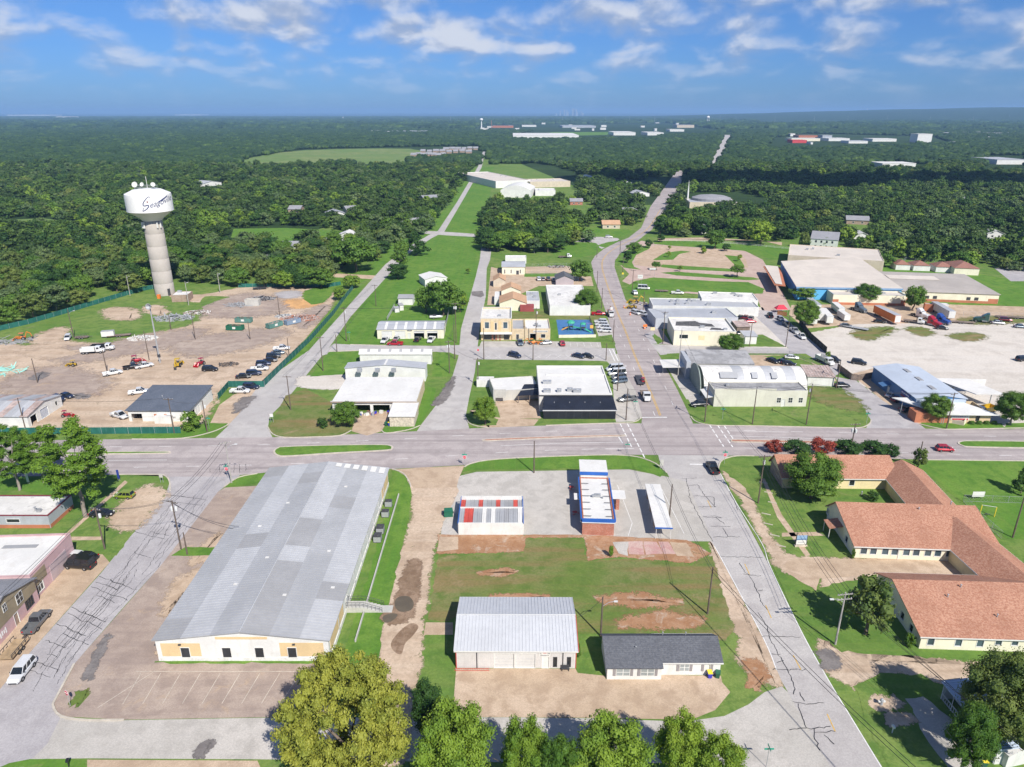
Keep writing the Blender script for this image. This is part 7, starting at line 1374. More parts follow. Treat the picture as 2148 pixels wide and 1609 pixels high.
def mini_tower(px, pb, pt, label, legs=0):
 p = G(px, pb); h = Z(px, pb, pt); t_ = thing('water_tower', label, 'water tower', p, 0, 'far water towers'); r_ = h*.19
 Lt([(0,h*.72),(r_*.7,h*.74),(r_,h*.84),(r_*.85,h*.95),(0,h)],20).build('tank', TW, t_, True)
 if legs:
  for k in range(legs): a = k*6.283/legs+.4; Tb((r_*.9*math.cos(a),r_*.9*math.sin(a),0),(r_*.8*math.cos(a),r_*.8*math.sin(a),h*.82),h*.022).build('leg', TW, t_)
 else: Lt([(r_*.45,0),(r_*.28,h*.2),(r_*.28,h*.75)],12).build('stem', TW, t_, True)
mini_tower(1010,268,248,'mushroom-shaped far white water tower beyond the straight street'); mini_tower(1484,262,243,'four-legged far white water tower beyond the far street end',5); mini_tower(1818,238,228,'tiny far water tower on the right horizon'); mini_tower(720,252,245,'tiny far water tower left of centre below the horizon')
for i, px in enumerate((1078,1123,1180,1270,1320,1373,1430,1510,1543,1625,1707,1777,1860,1950,2040,2115,945,998)):
 p = G(px, 256+(i % 3)); t_ = Tb((0,0,0),(0,0,55),1.1,5,.5).build('pylon', STEEL, loc=(p.x,p.y,0)); tag(t_, 'thin far pylon standing out of the distant woods', 'pylon', 'far pylons')
t_ = Tb((0,0,0),(0,0,40),1.6,6,1.0).build('chimney', TERRA, loc=tuple(G(1031,269))); tag(t_, 'brick chimney beside the red-roofed far works', 'chimney')
# ------------------------------------------------------------------ vehicles
def paint(n, c, metal=.2): 
 m = surf('car_'+n, c, .05, 1, .28, metal=metal, spec=.5); m.node_tree.nodes['Principled BSDF'].inputs['Coat Weight'].default_value = .5; return m
PC = {n: paint(n, c) for n, c in dict(white=(.74,.74,.73), black=(.018,.018,.02), grey=(.16,.165,.17), silver=(.42,.43,.44), navy=(.02,.03,.07), red=(.42,.015,.03), maroon=(.16,.012,.02), green=(.25,.32,.03), blue=(.03,.08,.32), steel=(.12,.16,.2), orange=(.7,.22,.03), teal=(.2,.45,.47), dgreen=(.03,.09,.07), tan=(.4,.34,.26), yellow=(.65,.42,.03)).items()}
TYRE = surf('tyre', (.022,.022,.023), .2, 3, .85); RIM = surf('rim', (.4,.4,.41), .1, 2, .35, metal=.6); LAMP = surf('lamp_glass', (.7,.7,.66), .05, 1, .2); TAIL = surf('tail_light', (.4,.01,.015), .05, 1, .25); CGLASS = surf('car_glass', (.015,.019,.023), .2, 1, .07, spec=.7)
def loft(st, zb=.3):
 mb = MB(); k = 8; V_ = []
 for x, hw, zt in st: V_ += [(x,-hw*.86,zb),(x,-hw,zb+.22),(x,-hw,zt-.2),(x,-hw*.86,zt),(x,hw*.86,zt),(x,hw,zt-.2),(x,hw,zb+.22),(x,hw*.86,zb)]
 n = len(st); mb.add(V_, [(i*k+j,(i+1)*k+j,(i+1)*k+(j+1)%k,i*k+(j+1)%k) for i in range(n-1) for j in range(k)]+[tuple(range(k)),tuple(range(n*k-1,(n-1)*k-1,-1))]); return mb
def wheel(par, x, y, r, wd, me_cache={}):
 key = (r, wd)
 if key not in me_cache: me_cache[key] = (Lt([(r*.55,-wd/2),(r*.97,-wd/2),(r,-wd*.3),(r,wd*.3),(r*.97,wd/2),(r*.55,wd/2),(r*.55,-wd/2)],14).mesh('tyre', TYRE), Lt([(0,-wd*.42),(r*.58,-wd*.38),(r*.58,wd*.38),(0,wd*.42)],10).mesh('rim', RIM))
 o = bpy.data.objects.new('wheel', me_cache[key][0]); COL.objects.link(o); o.parent = par; o.location = (x, y, r); o.rotation_euler = (math.pi/2, 0, 0); q = bpy.data.objects.new('rim', me_cache[key][1]); COL.objects.link(q); q.parent = o
CARS = {}
def car_proto(kind):
 Lc, Wc, cab, roof, st = {
  'sedan': (4.7, .9, (-1.75,1.25,.93), (-1.05,.35,1.45), [(-2.3,.74,.75),(-2.2,.84,.92),(-1.6,.9,.97),(0,.91,.95),(1.2,.9,.93),(2.0,.84,.8),(2.32,.7,.62)]),
  'hatch': (4.2, .87, (-1.95,1.15,.98), (-1.6,.35,1.58), [(-2.08,.76,.85),(-1.95,.85,1.0),(0,.88,.99),(1.1,.87,.96),(1.8,.82,.84),(2.08,.7,.62)]),
  'suv': (4.85, .95, (-2.3,1.3,1.1), (-2.05,.45,1.75), [(-2.4,.82,.95),(-2.32,.92,1.1),(0,.96,1.12),(1.25,.95,1.1),(2.1,.9,.98),(2.42,.78,.72)]),
  'van': (5.6, 1.0, (-2.7,2.1,1.15), (-2.65,1.3,2.25), [(-2.8,.92,1.1),(-2.72,1.0,1.15),(0,1.01,1.16),(2.0,1.0,1.14),(2.6,.92,.95),(2.8,.8,.7)]),
  'pickup': (5.7, .98, (-.75,1.6,1.12), (-.45,.7,1.86), [(-.8,.98,1.12),(0,.99,1.13),(1.55,.98,1.12),(2.5,.92,1.02),(2.86,.8,.75)])}[kind]
 t_ = bpy.data.objects.new('car', None); COL.objects.link(t_)
 mb = loft(st)
 if kind == 'pickup':
  mb.box(-2.85,-.8,-.96,-.86,.45,1.15); mb.box(-2.85,-.8,.86,.96,.45,1.15); mb.box(-2.87,-2.77,-.86,.86,.45,1.1); mb.box(-2.8,-.8,-.86,.86,.5,.62)
 mb.build('body', PC['white'], t_); hw = st[2][1]; x0, x1, zb = cab; a0, a1, zr = roof; b0, b1 = hw*.92, hw*.74
 V_ = [(x0,-b0,zb-.02),(x1,-b0,zb-.02),(x1,b0,zb-.02),(x0,b0,zb-.02),(a0,-b1,zr),(a1,-b1,zr),(a1,b1,zr),(a0,b1,zr)]
 MB().add(V_, [(4,5,6,7),(0,1,5,4),(1,2,6,5),(2,3,7,6),(3,0,4,7)]).build('windows', CGLASS, t_)
 mb = MB(); mb.slab([(a0-.06,-b1-.03,zr+.05),(a1+.06,-b1-.03,zr+.05),(a1+.06,b1+.03,zr+.05),(a0-.06,b1+.03,zr+.05)], .09)
 for s_ in (-1, 1):
  for f in (0, .36, .66, 1):
   p = Vector((x0+(x1-x0)*f, s_*b0, zb-.02)); q = Vector((a0+(a1-a0)*f, s_*b1, zr)); mb.tube(p, q, .05, 4)
 mb.build('roof', PC['white'], t_); fx = st[-1][0]; rx = -2.87 if kind == 'pickup' else st[0][0]
 for s_ in (-1, 1):
  Bx(fx-.2,fx+.02,s_*.62-.17,s_*.62+.17,.62,.78).build('headlight', LAMP, t_); Bx(rx-.02,rx+.1,s_*.72-.12,s_*.72+.12,.72,.98).build('tail_light', TAIL, t_); Bx(x1-.45,x1-.3,s_*(hw+.02)-.06,s_*(hw+.12),zb+.02,zb+.16).build('mirror', DARK, t_)
 r_ = .33 if kind in ('sedan','hatch') else .39
 for x in (-Lc*.29, Lc*.305):
  for s_ in (-1, 1): wheel(t_, x, s_*(hw-.1), r_, .24)
 Bx(fx-.05,fx+.04,-.6,.6,.34,.5).build('front_bumper', DARK, t_); Bx(rx-.05,rx+.04,-.65,.65,.36,.52).build('rear_bumper', DARK, t_)
 CARS[kind] = t_; return t_
USED = set()
def setpaint(o, m):
 for ch in o.children:
  if ch.name.split('.')[0] in ('body', 'roof'): ch.material_slots[0].link = 'OBJECT'; ch.material_slots[0].material = m
def car(kind, px, py, hd, col, label, group=None):
 pr_ = CARS.get(kind) or car_proto(kind); o = copy_tree(pr_) if kind in USED else pr_; USED.add(kind)
 o.name = 'car' if kind in ('sedan', 'hatch', 'suv') else ('pickup_truck' if kind == 'pickup' else 'van'); p = G(px, py); o.location = (p.x, p.y, .035); o.rotation_euler = (0, 0, R(hd)); setpaint(o, PC[col]); tag(o, label, {'pickup': 'pickup', 'van': 'van'}.get(kind, 'car'), group); return o
hW = ang((214,1200),(287,1109)); hS = ang((1640,1300),(1510,1030)); hN = ang((1385,872),(1330,742)); hD = ang((1851,860),(1760,790)); hL = ang((600,830),(690,725))
for k, px, py, hd, c, lb in [
 ('suv',48,1414,hW+180,'white','white car driving on the west street at the lower left'),('pickup',80,1310,hW,'grey','dark grey pickup towing a trailer on the left forecourt'),
 ('van',168,1190,172,'black','black minivan before the pink shop'),('sedan',180,1174,172,'black','black car behind the minivan at the pink shop'),('sedan',158,1172,172,'white','white car half hidden behind the black cars at the pink shop'),
 ('hatch',262,1044,176,'green','lime green hatchback on the gravel drive'),('sedan',214,1082,4,'black','black car by the pole below the lime green hatchback'),
 ('hatch',1981,946,-4,'red','bright red car on the main road at the right'),('pickup',1494,986,hS+4,'black','black pickup waiting at the stop line of the south street'),
 ('suv',1466,852,188,'black','black car at the lower end of the striped bays'),('pickup',1316,841,195,'grey','dark grey pickup parked beside the restaurant'),
 ('suv',1300,803,200,'steel','steel blue car nearest the street beside the restaurant'),('suv',1298,795,200,'grey','grey car behind the steel blue car beside the restaurant'),('van',1294,787,190,'white','white van beside the restaurant roof, nearer one'),('van',1289,778,190,'white','white van beside the restaurant roof, farther one'),
 ('suv',1080,749,-38,'navy','dark car alone in the angled bays of the second street'),('sedan',1213,750,-35,'navy','navy car in the angled bays, left of a pair'),('sedan',1232,750,-35,'black','black car in the angled bays, right of a pair'),
 ('hatch',1179,724,96,'red','red car parked below the playground'),('pickup',1091,722,-86,'steel','steel pickup before the narrow brick shop'),('sedan',1145,722,190,'silver','silver car beside the orange machines'),
 ('pickup',829,724,178,'red','red pickup before the workshop'),('pickup',808,717,-100,'white','white pickup at the left end of the workshop'),('sedan',832,713,85,'silver','grey car behind the red pickup'),('sedan',876,715,80,'black','black car before the open workshop bay'),('pickup',905,716,-100,'white','white pickup at the right end of the workshop'),
 ('pickup',1255,661,0,'red','red pickup beside the tree at the north street'),('suv',1331,617,95,'white','white car stopped near the road works'),
 ('suv',1334,659,-60,'white','white car at the road works, left of a pair'),('suv',1350,662,-60,'white','white car at the road works, right of a pair'),('pickup',1412,665,-10,'black','black pickup by the grey-roofed block'),
 ('van',1350,607,-12,'white','white van at the sign on the school lawn'),('pickup',1421,617,-6,'white','white pickup with a trailer beside the long low row'),
 ('suv',1277,499,0,'white','white car turning off at the far end of the north street'),
 ('pickup',591,734,10,'white','white pickup at the far end of the row along the green fence'),('sedan',583,743,10,'steel','second car from the far end along the green fence, steel grey'),('suv',574,751,10,'black','third car from the far end along the green fence, black'),('sedan',567,759,10,'black','fourth car from the far end along the green fence, black'),('suv',553,767,10,'navy','fifth car from the far end along the green fence, navy'),('pickup',545,777,10,'white','white pickup in the middle of the row along the green fence'),('suv',533,787,10,'navy','navy car at the near end of the green fence row'),('sedan',511,793,10,'black','black car at the near end of the green fence row'),
 ('suv',527,815,-8,'navy','dark car behind the white pickup outside the green fence'),('pickup',504,824,0,'white','white pickup outside the green fence gate'),
 ('pickup',237,786,35,'white','white pickup beside a pole in the dirt yard'),('pickup',279,773,35,'black','black pickup beside the red tractor in the yard'),('pickup',303,771,40,'white','white pickup beside the siren pole'),('suv',441,778,0,'black','black and white car in the middle of the yard'),('suv',143,712,-70,'white','white car on the upper edge of the yard'),
 ('pickup',118,840,-20,'navy','dark pickup behind the ribbed shed, nearer one'),('sedan',140,834,-20,'navy','dark car behind the ribbed shed, farther one'),('sedan',98,840,-20,'black','black car half hidden behind the ribbed shed'),('pickup',251,876,-28,'white','white pickup at the left wall of the white yard building'),('pickup',292,826,20,'white','white pickup behind the white yard building'),
 ('hatch',1637,672,hD+180,'silver','first of four vehicles parked on the diagonal street, silver'),('pickup',1650,684,hD+180,'grey','second of four vehicles parked on the diagonal street, grey'),('pickup',1666,697,hD+180,'silver','third of four vehicles parked on the diagonal street, silver'),('pickup',1680,709,hD+180,'white','fourth of four vehicles parked on the diagonal street, white'),
 ('suv',1861,806,-6,'black','black car beside the blue workshop, farther one'),('pickup',1872,816,-6,'black','black pickup beside the blue workshop, nearer one'),('sedan',1872,833,20,'white','white car under the carport edge'),('sedan',1884,842,20,'maroon','maroon car in the shade of the carport'),('sedan',1902,862,20,'grey','grey car under the near end of the carport'),
 ('sedan',1774,686,-25,'grey','dark car at the end of the white trailers'),('sedan',1845,677,-25,'black','black car below the orange trailer'),('sedan',1975,691,-20,'black','black car before the red and blue tractors'),('sedan',2093,680,-15,'silver','silver car right of the dark green tractor'),('suv',2108,674,-20,'maroon','maroon car behind the silver car in the gravel lot'),('sedan',2140,688,-15,'steel','grey car at the right edge of the gravel lot'),('suv',2145,757,10,'black','black car alone at the right edge of the gravel lot'),
 ('sedan',1620,760,-60,'black','black car behind the quonset hall, left one'),('sedan',1642,763,-60,'navy','navy car behind the quonset hall, middle one'),('sedan',1660,753,-12,'white','white sports car behind the quonset hall'),('sedan',1654,766,-30,'black','black car half hidden behind the quonset hall'),('sedan',1700,778,-40,'red','red car at the far end of the quonset hall'),('suv',1801,764,-30,'black','black car inside the corner of the board fence'),('sedan',1766,812,0,'black','black car beside the rust-roofed shed'),('suv',1747,758,-50,'black','black car at the trailer yard gate'),
 ('sedan',1553,668,60,'black','black car in the row behind the grey block, left one'),('sedan',1564,668,60,'maroon','maroon car in the row behind the grey block'),('sedan',1575,670,60,'grey','grey car in the row behind the grey block, right one'),('sedan',1574,677,0,'red','red car behind the rusty lean-to'),('sedan',1555,703,0,'black','black car beside the rusty lean-to'),('pickup',1615,665,80,'black','black pickup at the head of the diagonal street'),
 ('suv',1130,588,95,'white','white car of the four beside the mauve house'),('sedan',1139,588,95,'grey','grey car of the four beside the mauve house, left'),('suv',1150,588,95,'black','black car of the four beside the mauve house'),('sedan',1161,589,95,'silver','silver car of the four beside the mauve house, right')]: car(k, px, py, hd, c, lb)
for i, (x, y) in enumerate([(1260,678),(1262,684),(1266,690),(1270,697)]): car('suv', x, y, 172, 'white', 'white car of the four beside the playground, %s from the street corner' % ['fourth','third','second','first'][i], 'white cars beside the playground')
# --- trucks and trailers, +X is forward
def wheels(t_, xs, hw, r_=.5, wd=.35):
 for x in xs:
  for s_ in (-1, 1): wheel(t_, x, s_*hw, r_, wd)
def tractor(px, py, hd, col, label):
 t_ = thing('truck_tractor', label, 'truck', G(px, py), R(hd), 'truck tractors'); m_ = PC[col]
 loft([(.6,1.0,2.2),(1.2,1.0,2.1),(2.6,.92,1.85),(3.2,.8,1.5)], .6).build('hood', m_, t_); loft([(-1.9,1.2,3.0),(-.2,1.2,3.1),(.65,1.15,2.6)], .7).build('cab', m_, t_)
 MB().add([(-1.9,-1.15,3.0),(.0,-1.15,3.0),(.0,1.15,3.0),(-1.9,1.15,3.0),(-1.9,-1.1,3.9),(-1.2,-1.0,3.85),(-1.2,1.0,3.85),(-1.9,1.1,3.9)],[(4,5,6,7),(0,1,5,4),(1,2,6,5),(2,3,7,6),(3,0,4,7)]).build('roof_fairing', m_, t_)
 MB().add([(.62,-1.0,2.15),(.62,1.0,2.15),(.2,.95,2.95),(.2,-.95,2.95),(.68,-1.0,2.15),(.68,1.0,2.15),(.26,.95,2.97),(.26,-.95,2.97)],[(4,5,6,7),(0,1,5,4),(2,3,7,6),(1,2,6,5),(3,0,4,7)]).build('windscreen', CGLASS, t_)
 for s_ in (-1, 1): Bx(-.6,.3,s_*1.2-.02,s_*1.2+.02,1.9,2.6).build('side_window', CGLASS, t_); Tb((-1.6,s_*1.0,.8),(.2,s_*1.0,.8),.3,10).build('fuel_tank', RIM, t_); Bx(3.1,3.24,s_*.65-.15,s_*.65+.15,1.0,1.2).build('headlight', LAMP, t_); Tb((-2.0,s_*1.05,1),(-2.0,s_*1.05,3.9),.08).build('exhaust', RIM, t_)
 Bx(-4.6,2.6,-.4,.4,.7,.95).build('chassis', DARK, t_); Bx(3.2,3.35,-1.0,1.0,.45,.85).build('bumper', RIM, t_); Bx(3.05,3.22,-.5,.5,1.0,1.55).build('grille', DARK, t_); wheels(t_, (2.2,), 1.0); wheels(t_, (-2.8,-4.0), .95); return t_
def trailer(px, py, hd, L_, h, body, label, roof=None, wd=2.5, z0=1.1, name='box_trailer'):
 t_ = thing(name, label, 'trailer', G(px, py), R(hd), name.replace('_',' ')+'s'); Bx(-L_/2,L_/2,-wd/2,wd/2,z0,z0+h).build('box', body, t_); Bx(-L_/2-.02,L_/2+.02,-wd/2-.02,wd/2+.02,z0+h,z0+h+.05).build('roof', roof or R_WHITE, t_)
 mb = MB()
 for k in range(int(L_/1.2)):
  for s_ in (-1, 1): mb.box(-L_/2+.5+k*1.2,-L_/2+.56+k*1.2,s_*wd/2-.03,s_*wd/2+.03,z0,z0+h)
 mb.build('side_posts', body, t_)
 for e in (-1, 1): Bx(e*L_/2-.03,e*L_/2+.03,-wd/2+.1,wd/2-.1,z0+.1,z0+h-.1).build('end_doors', W_, t_)
 Bx(-L_/2+.3,L_/2-.3,-.5,.5,z0-.2,z0).build('chassis', DARK, t_); wheels(t_, (-L_/2+1.5,-L_/2+2.7) if L_ > 7 else (-.5,.5), wd/2-.2, .48 if L_ > 7 else .35)
 if L_ > 7:
  for s_ in (-.8, .8): Bx(L_/2-2.6,L_/2-2.4,s_-.08,s_+.08,0,z0).build('landing_leg', STEEL, t_)
 return t_
def flatbed(px, py, hd, L_, label, deck=None, side=0, wd=2.2, z0=.7):
 t_ = thing('flatbed_trailer', label, 'trailer', G(px, py), R(hd), 'flat trailers'); Bx(-L_/2,L_/2,-wd/2,wd/2,z0-.15,z0).build('deck', deck or WOODF, t_); Bx(L_/2,L_/2+1.2,-.08,.08,z0-.15,z0-.03).build('drawbar', DARK, t_); wheels(t_, (-.5,.45), wd/2+.05, .35, .22)
 if side:
  mb = MB()
  for s_ in (-1, 1):
   mb.box(-L_/2,L_/2,s_*wd/2-.04,s_*wd/2+.04,z0+side-.08,z0+side)
   for k in range(6): mb.box(-L_/2+k*L_/5-.03,-L_/2+k*L_/5+.03,s_*wd/2-.03,s_*wd/2+.03,z0,z0+side)
  mb.build('side_rail', DARK, t_)
 return t_
tractor(1957,684,-62,'red','red truck tractor beside the blue one'); tractor(1975,679,-62,'blue','blue truck tractor beside the red one'); tractor(1933,667,-62,'white','white truck tractor left of the red one'); tractor(1803,654,-70,'steel','steel blue truck tractor behind the orange trailer'); tractor(2060,676,150,'dgreen','dark green truck tractor at the right of the gravel lot')
hT = ang((1700,660),(1735,690))
trailer(1699,677,ang((1680,665),(1700,690)),11,2.7,W_,'nearest white box trailer by the black screen fence'); trailer(1713,668,ang((1695,650),(1725,690)),14,2.8,W_,'second white box trailer with a cooling unit'); trailer(1731,674,ang((1712,655),(1742,690)),13,2.7,R_GALVL,'third pale box trailer of the row'); trailer(1705,650,hT,12,2.6,R_GALVD,'grey box trailer behind the row of white ones',R_GREY)
trailer(1858,671,ang((1830,660),(1885,688)),16,2.9,ORANGE,'long orange box trailer in the gravel lot',R_GREY); trailer(1975,662,ang((1945,648),(2000,680)),16,2.8,W_,'long white trailer behind the tractors',R_GREY); trailer(1768,670,ang((1750,655),(1785,680)),8,2.2,W_,'white horse trailer behind the dark car',wd=2.3,z0=.7); trailer(1756,655,ang((1740,640),(1770,665)),10,2.3,PC['teal'],'teal and white bus-like trailer',wd=2.4,z0=.8)
flatbed(1795,690,-40,9,'flat steel trailer on the grass beside the horse trailer',R_GALV); flatbed(2015,678,-12,10,'empty flat trailer right of the long white trailer'); flatbed(2130,668,-14,14,'long flat trailer at the right edge of the gravel lot'); flatbed(30,1368,hW,4.4,'rusty utility trailer behind the dark grey pickup',surf('sandy_deck',(.38,.27,.16),.3,2,.9),.6); flatbed(1388,612,-8,6,'low trailer behind the white pickup'); flatbed(250,706,18,8,'black flat trailer beside the white cargo box'); flatbed(172,710,15,4.5,'dark slatted trailer on the upper yard edge',None,.7); flatbed(545,607,14,6,'dark loaded trailer at the far end of the yard',DARK,.6)
trailer(228,707,15,4.2,1.9,W_,'small white cargo trailer on the upper yard edge',R_GALV,2.0,.5)
def lorry(px, py, hd, label, cab, bed, kind='dump'):
 t_ = thing('lorry', label, 'truck', G(px, py), R(hd), 'work trucks'); m_ = PC[cab]; loft([(1.2,1.05,2.6),(2.6,1.05,2.5)], .6).build('cab', m_, t_); loft([(2.55,.95,1.7),(3.7,.85,1.45)], .6).build('hood', m_, t_); Bx(2.5,2.68,-.9,.9,1.75,2.4).build('windscreen', CGLASS, t_)
 for s_ in (-1, 1): Bx(1.5,2.3,s_*1.05-.02,s_*1.05+.02,1.7,2.35).build('side_window', CGLASS, t_); Bx(3.6,3.74,s_*.6-.14,s_*.6+.14,.9,1.1).build('headlight', LAMP, t_)
 Bx(-3.6,3.2,-.45,.45,.6,.85).build('chassis', DARK, t_); wheels(t_, (2.6,-1.7,-2.8), .95, .46, .3)
 if kind == 'dump': 
  mb = MB(); mb.box(-3.7,.9,-1.2,1.2,.95,1.1); mb.box(-3.7,.9,-1.2,-1.1,1.1,2.2); mb.box(-3.7,.9,1.1,1.2,1.1,2.2); mb.box(.8,.9,-1.1,1.1,1.1,2.4); mb.box(-3.75,-3.65,-1.1,1.1,1.1,2.1); mb.build('dump_body', bed, t_)
 elif kind == 'bucket': 
  Bx(-3.6,.9,-1.2,1.2,.9,1.7).build('service_body', bed, t_); Tb((-1,0,1.7),(-1,0,2.4),.35,10).build('turret', bed, t_); MB().path([(-1,0,2.4),(-3.4,0,3.1),(1.4,0,3.5)],.16,6).build('boom', bed, t_); Bx(1.3,2.2,-.5,.5,3.0,3.9).build('bucket', W_, t_)
 else: 
  Bx(-3.8,.9,-1.2,1.2,.9,1.02).build('flat_deck', WOODF, t_); Bx(.7,.85,-1.15,1.15,1.02,2.3).build('headboard', DARK, t_)
 return t_
lorry(196,741,12,'nearer white dump truck in the yard','white',W_); lorry(217,735,8,'farther white dump truck with black body in the yard','white',BLACK); lorry(1281,662,-92,'white and orange bucket truck on the north street','white',PC['orange'],'bucket'); lorry(1917,678,-35,'white flatbed truck in the gravel lot','white',W_,'flat'); lorry(1354,835,hN+180,'white truck with loaded flat deck on the north street','white',W_,'flat'); lorry(1730,762,-75,'white truck at the board fence corner','white',W_,'dump'); lorry(2062,868,200,'white and yellow truck under the truck canopy','white',PC['yellow'],'dump'); lorry(1185,541,0,'white truck in the yard beyond the mauve house','white',W_,'flat')
flatbed(1342,800,hN+180,7.5,'long gooseneck trailer on the north street behind the white truck',DARK,0)
def machine(px, py, hd, col, label, kind='loader', s=1.0, cat='machine'):
 t_ = thing(kind, label, cat, G(px, py), R(hd), 'construction machines'); t_.scale = (s,)*3; m_ = col
 loft([(-1.5,.6,1.3),(-.2,.65,1.4),(1.3,.5,1.25),(1.5,.4,1.0)], .55).build('body', m_, t_); mb = MB()
 for x in (-1.1, .1):
  for y in (-.6, .6): mb.tube((x,y,1.3),(x,y,2.5),.05)
 mb.build('cab_frame', DARK, t_); Bx(-1.25,.25,-.72,.72,2.5,2.6).build('cab_roof', m_, t_); Bx(-.9,-.3,-.3,.3,1.35,1.8).build('seat', DARK, t_)
 for y in (-.7, .7): wheel(t_, -1.0, y, .65, .4); wheel(t_, 1.1, y, .42, .3)
 for y in (-.75, .75): MB().path([(-.2,y,1.2),(1.6,y,1.3),(2.3,y,.5)],.09,5).build('loader_arm', m_, t_)
 MB().add([(2.1,-1,.1),(2.9,-1,.1),(2.9,1,.1),(2.1,1,.1),(2.1,-1,.9),(2.1,1,.9)],[(0,3,2,1),(0,4,5,3),(0,1,4),(3,5,2)]).build('bucket', m_, t_)
 if kind == 'backhoe': MB().path([(-1.5,0,.8),(-2.3,0,2.9),(-3.4,0,2.2),(-3.7,0,.9)],.16,5).build('dig_arm', m_, t_); Bx(-4.0,-3.5,-.35,.35,.5,1.0).build('dig_bucket', DARK, t_)
 return t_
YEL = PC['yellow']; ORG = PC['orange']; RED = PC['red']
machine(44,713,200,ORG,'orange backhoe beside the pipe stack at the left edge','backhoe'); machine(152,768,170,YEL,'small yellow compressor-like machine alone in the yard','loader',.8); machine(375,768,100,YEL,'yellow backhoe beside the siren pole','backhoe',1.1); machine(287,761,20,RED,'red farm tractor behind the black pickup','loader'); machine(421,766,250,RED,'red skid loader in the middle of the yard','loader',.9); machine(140,874,10,RED,'red mower beside the ribbed shed','loader',.7); machine(1330,636,160,YEL,'yellow excavator at the road works, left one','backhoe',1.2); machine(1326,648,150,YEL,'yellow loader at the road works, right one','loader',1.1); machine(1117,722,10,ORG,'orange machine before the white-fronted shop, left one','backhoe',.8); machine(1131,722,170,ORG,'orange machine before the white-fronted shop, right one','loader',.8); machine(1348,803,hN,RED,'red skid loader on the gooseneck trailer','loader',.7)
for i, (x, y) in enumerate([(1309,646),(1322,661),(1352,690)]):
 t_ = thing('traffic_drum', 'orange traffic drum at the road works, %s' % ['farthest','middle','nearest'][i], 'drum', G(x,y), 0); Lt([(.3,0),(.28,1.0),(0,1.02)],10).build('drum', ORANGE, t_); Lt([(.31,.5),(.3,.7)],10).build('band', INKW, t_)
t_ = thing('barrier', 'orange barrier board on the asphalt pad beside the north street', 'barrier', G(1353,688), .2); Bx(-.8,.8,-.05,.05,.4,1.4).build('board', ORANGE, t_); Bx(-.7,-.6,-.3,.3,0,.4).build('foot', DARK, t_); Bx(.6,.7,-.3,.3,0,.4).build('foot', DARK, t_)
def skip(px, py, hd, m_, label, load=None):
 t_ = thing('skip_container', label, 'skip', G(px,py), R(hd), 'skips'); mb = MB(); mb.box(-3.2,3.2,-1.2,1.2,.2,.35); mb.box(-3.2,3.2,-1.2,-1.1,.35,1.9); mb.box(-3.2,3.2,1.1,1.2,.35,1.9); mb.box(-3.2,-3.1,-1.1,1.1,.35,1.9); mb.box(3.1,3.2,-1.1,1.1,.35,1.9)
 for k in range(8):
  for s_ in (-1,1): mb.box(-3+k*.83,-2.9+k*.83,s_*1.2-.06,s_*1.2+.06,.3,1.8)
 mb.build('bin', m_, t_); mb = MB(); rr = random.Random(px)
 for k in range(26): x, y = rr.uniform(-2.7,2.7), rr.uniform(-.9,.9); mb.tube((x,y,1.2),(x+rr.uniform(-1,1),y+rr.uniform(-.4,.4),rr.uniform(1.4,2.2)),.1,4)
 o = mb.build('load', load or WOODF, t_); o['kind'] = 'stuff'; Bx(-.6,.6,-1.28,-1.22,.7,1.5).build('plate', W_, t_)
TEALP = surf('faded_teal_steel',(.10,.22,.19),.15,1,.6)
skip(494,692,-4,GREEN_P,'dark green skip full of junk'); skip(512,676,-4,TEALP,'faded teal skip behind the dark green one'); skip(576,686,55,TEALP,'teal skip holding rusty scrap',R_RUST); skip(614,679,50,surf('blue_steel',(.2,.27,.36),.1,1,.6),'blue grey skip beside the scrap heap',R_RUST)
def heap(px, py, r_, h, mats, n, label, name, cat, seed=1, ln=1.6):
 rr = random.Random(seed); t_ = thing(name, label, cat, G(px,py), 0)
 for j, m_ in enumerate(mats):
  mb = MB()
  for k in range(n):
   a = rr.uniform(0,6.28); q = r_*math.sqrt(rr.random()); z = h*(1-q/r_)*rr.random()+.1; d = Vector((rr.gauss(0,1),rr.gauss(0,1),rr.gauss(0,.25))).normalized()*rr.uniform(.3,1)*ln; c = Vector((q*math.cos(a)*1.6,q*math.sin(a),z)); mb.tube(c-d/2,c+d/2,rr.uniform(.05,.22),4)
  o = mb.build('debris', m_, t_); o['kind'] = 'stuff'
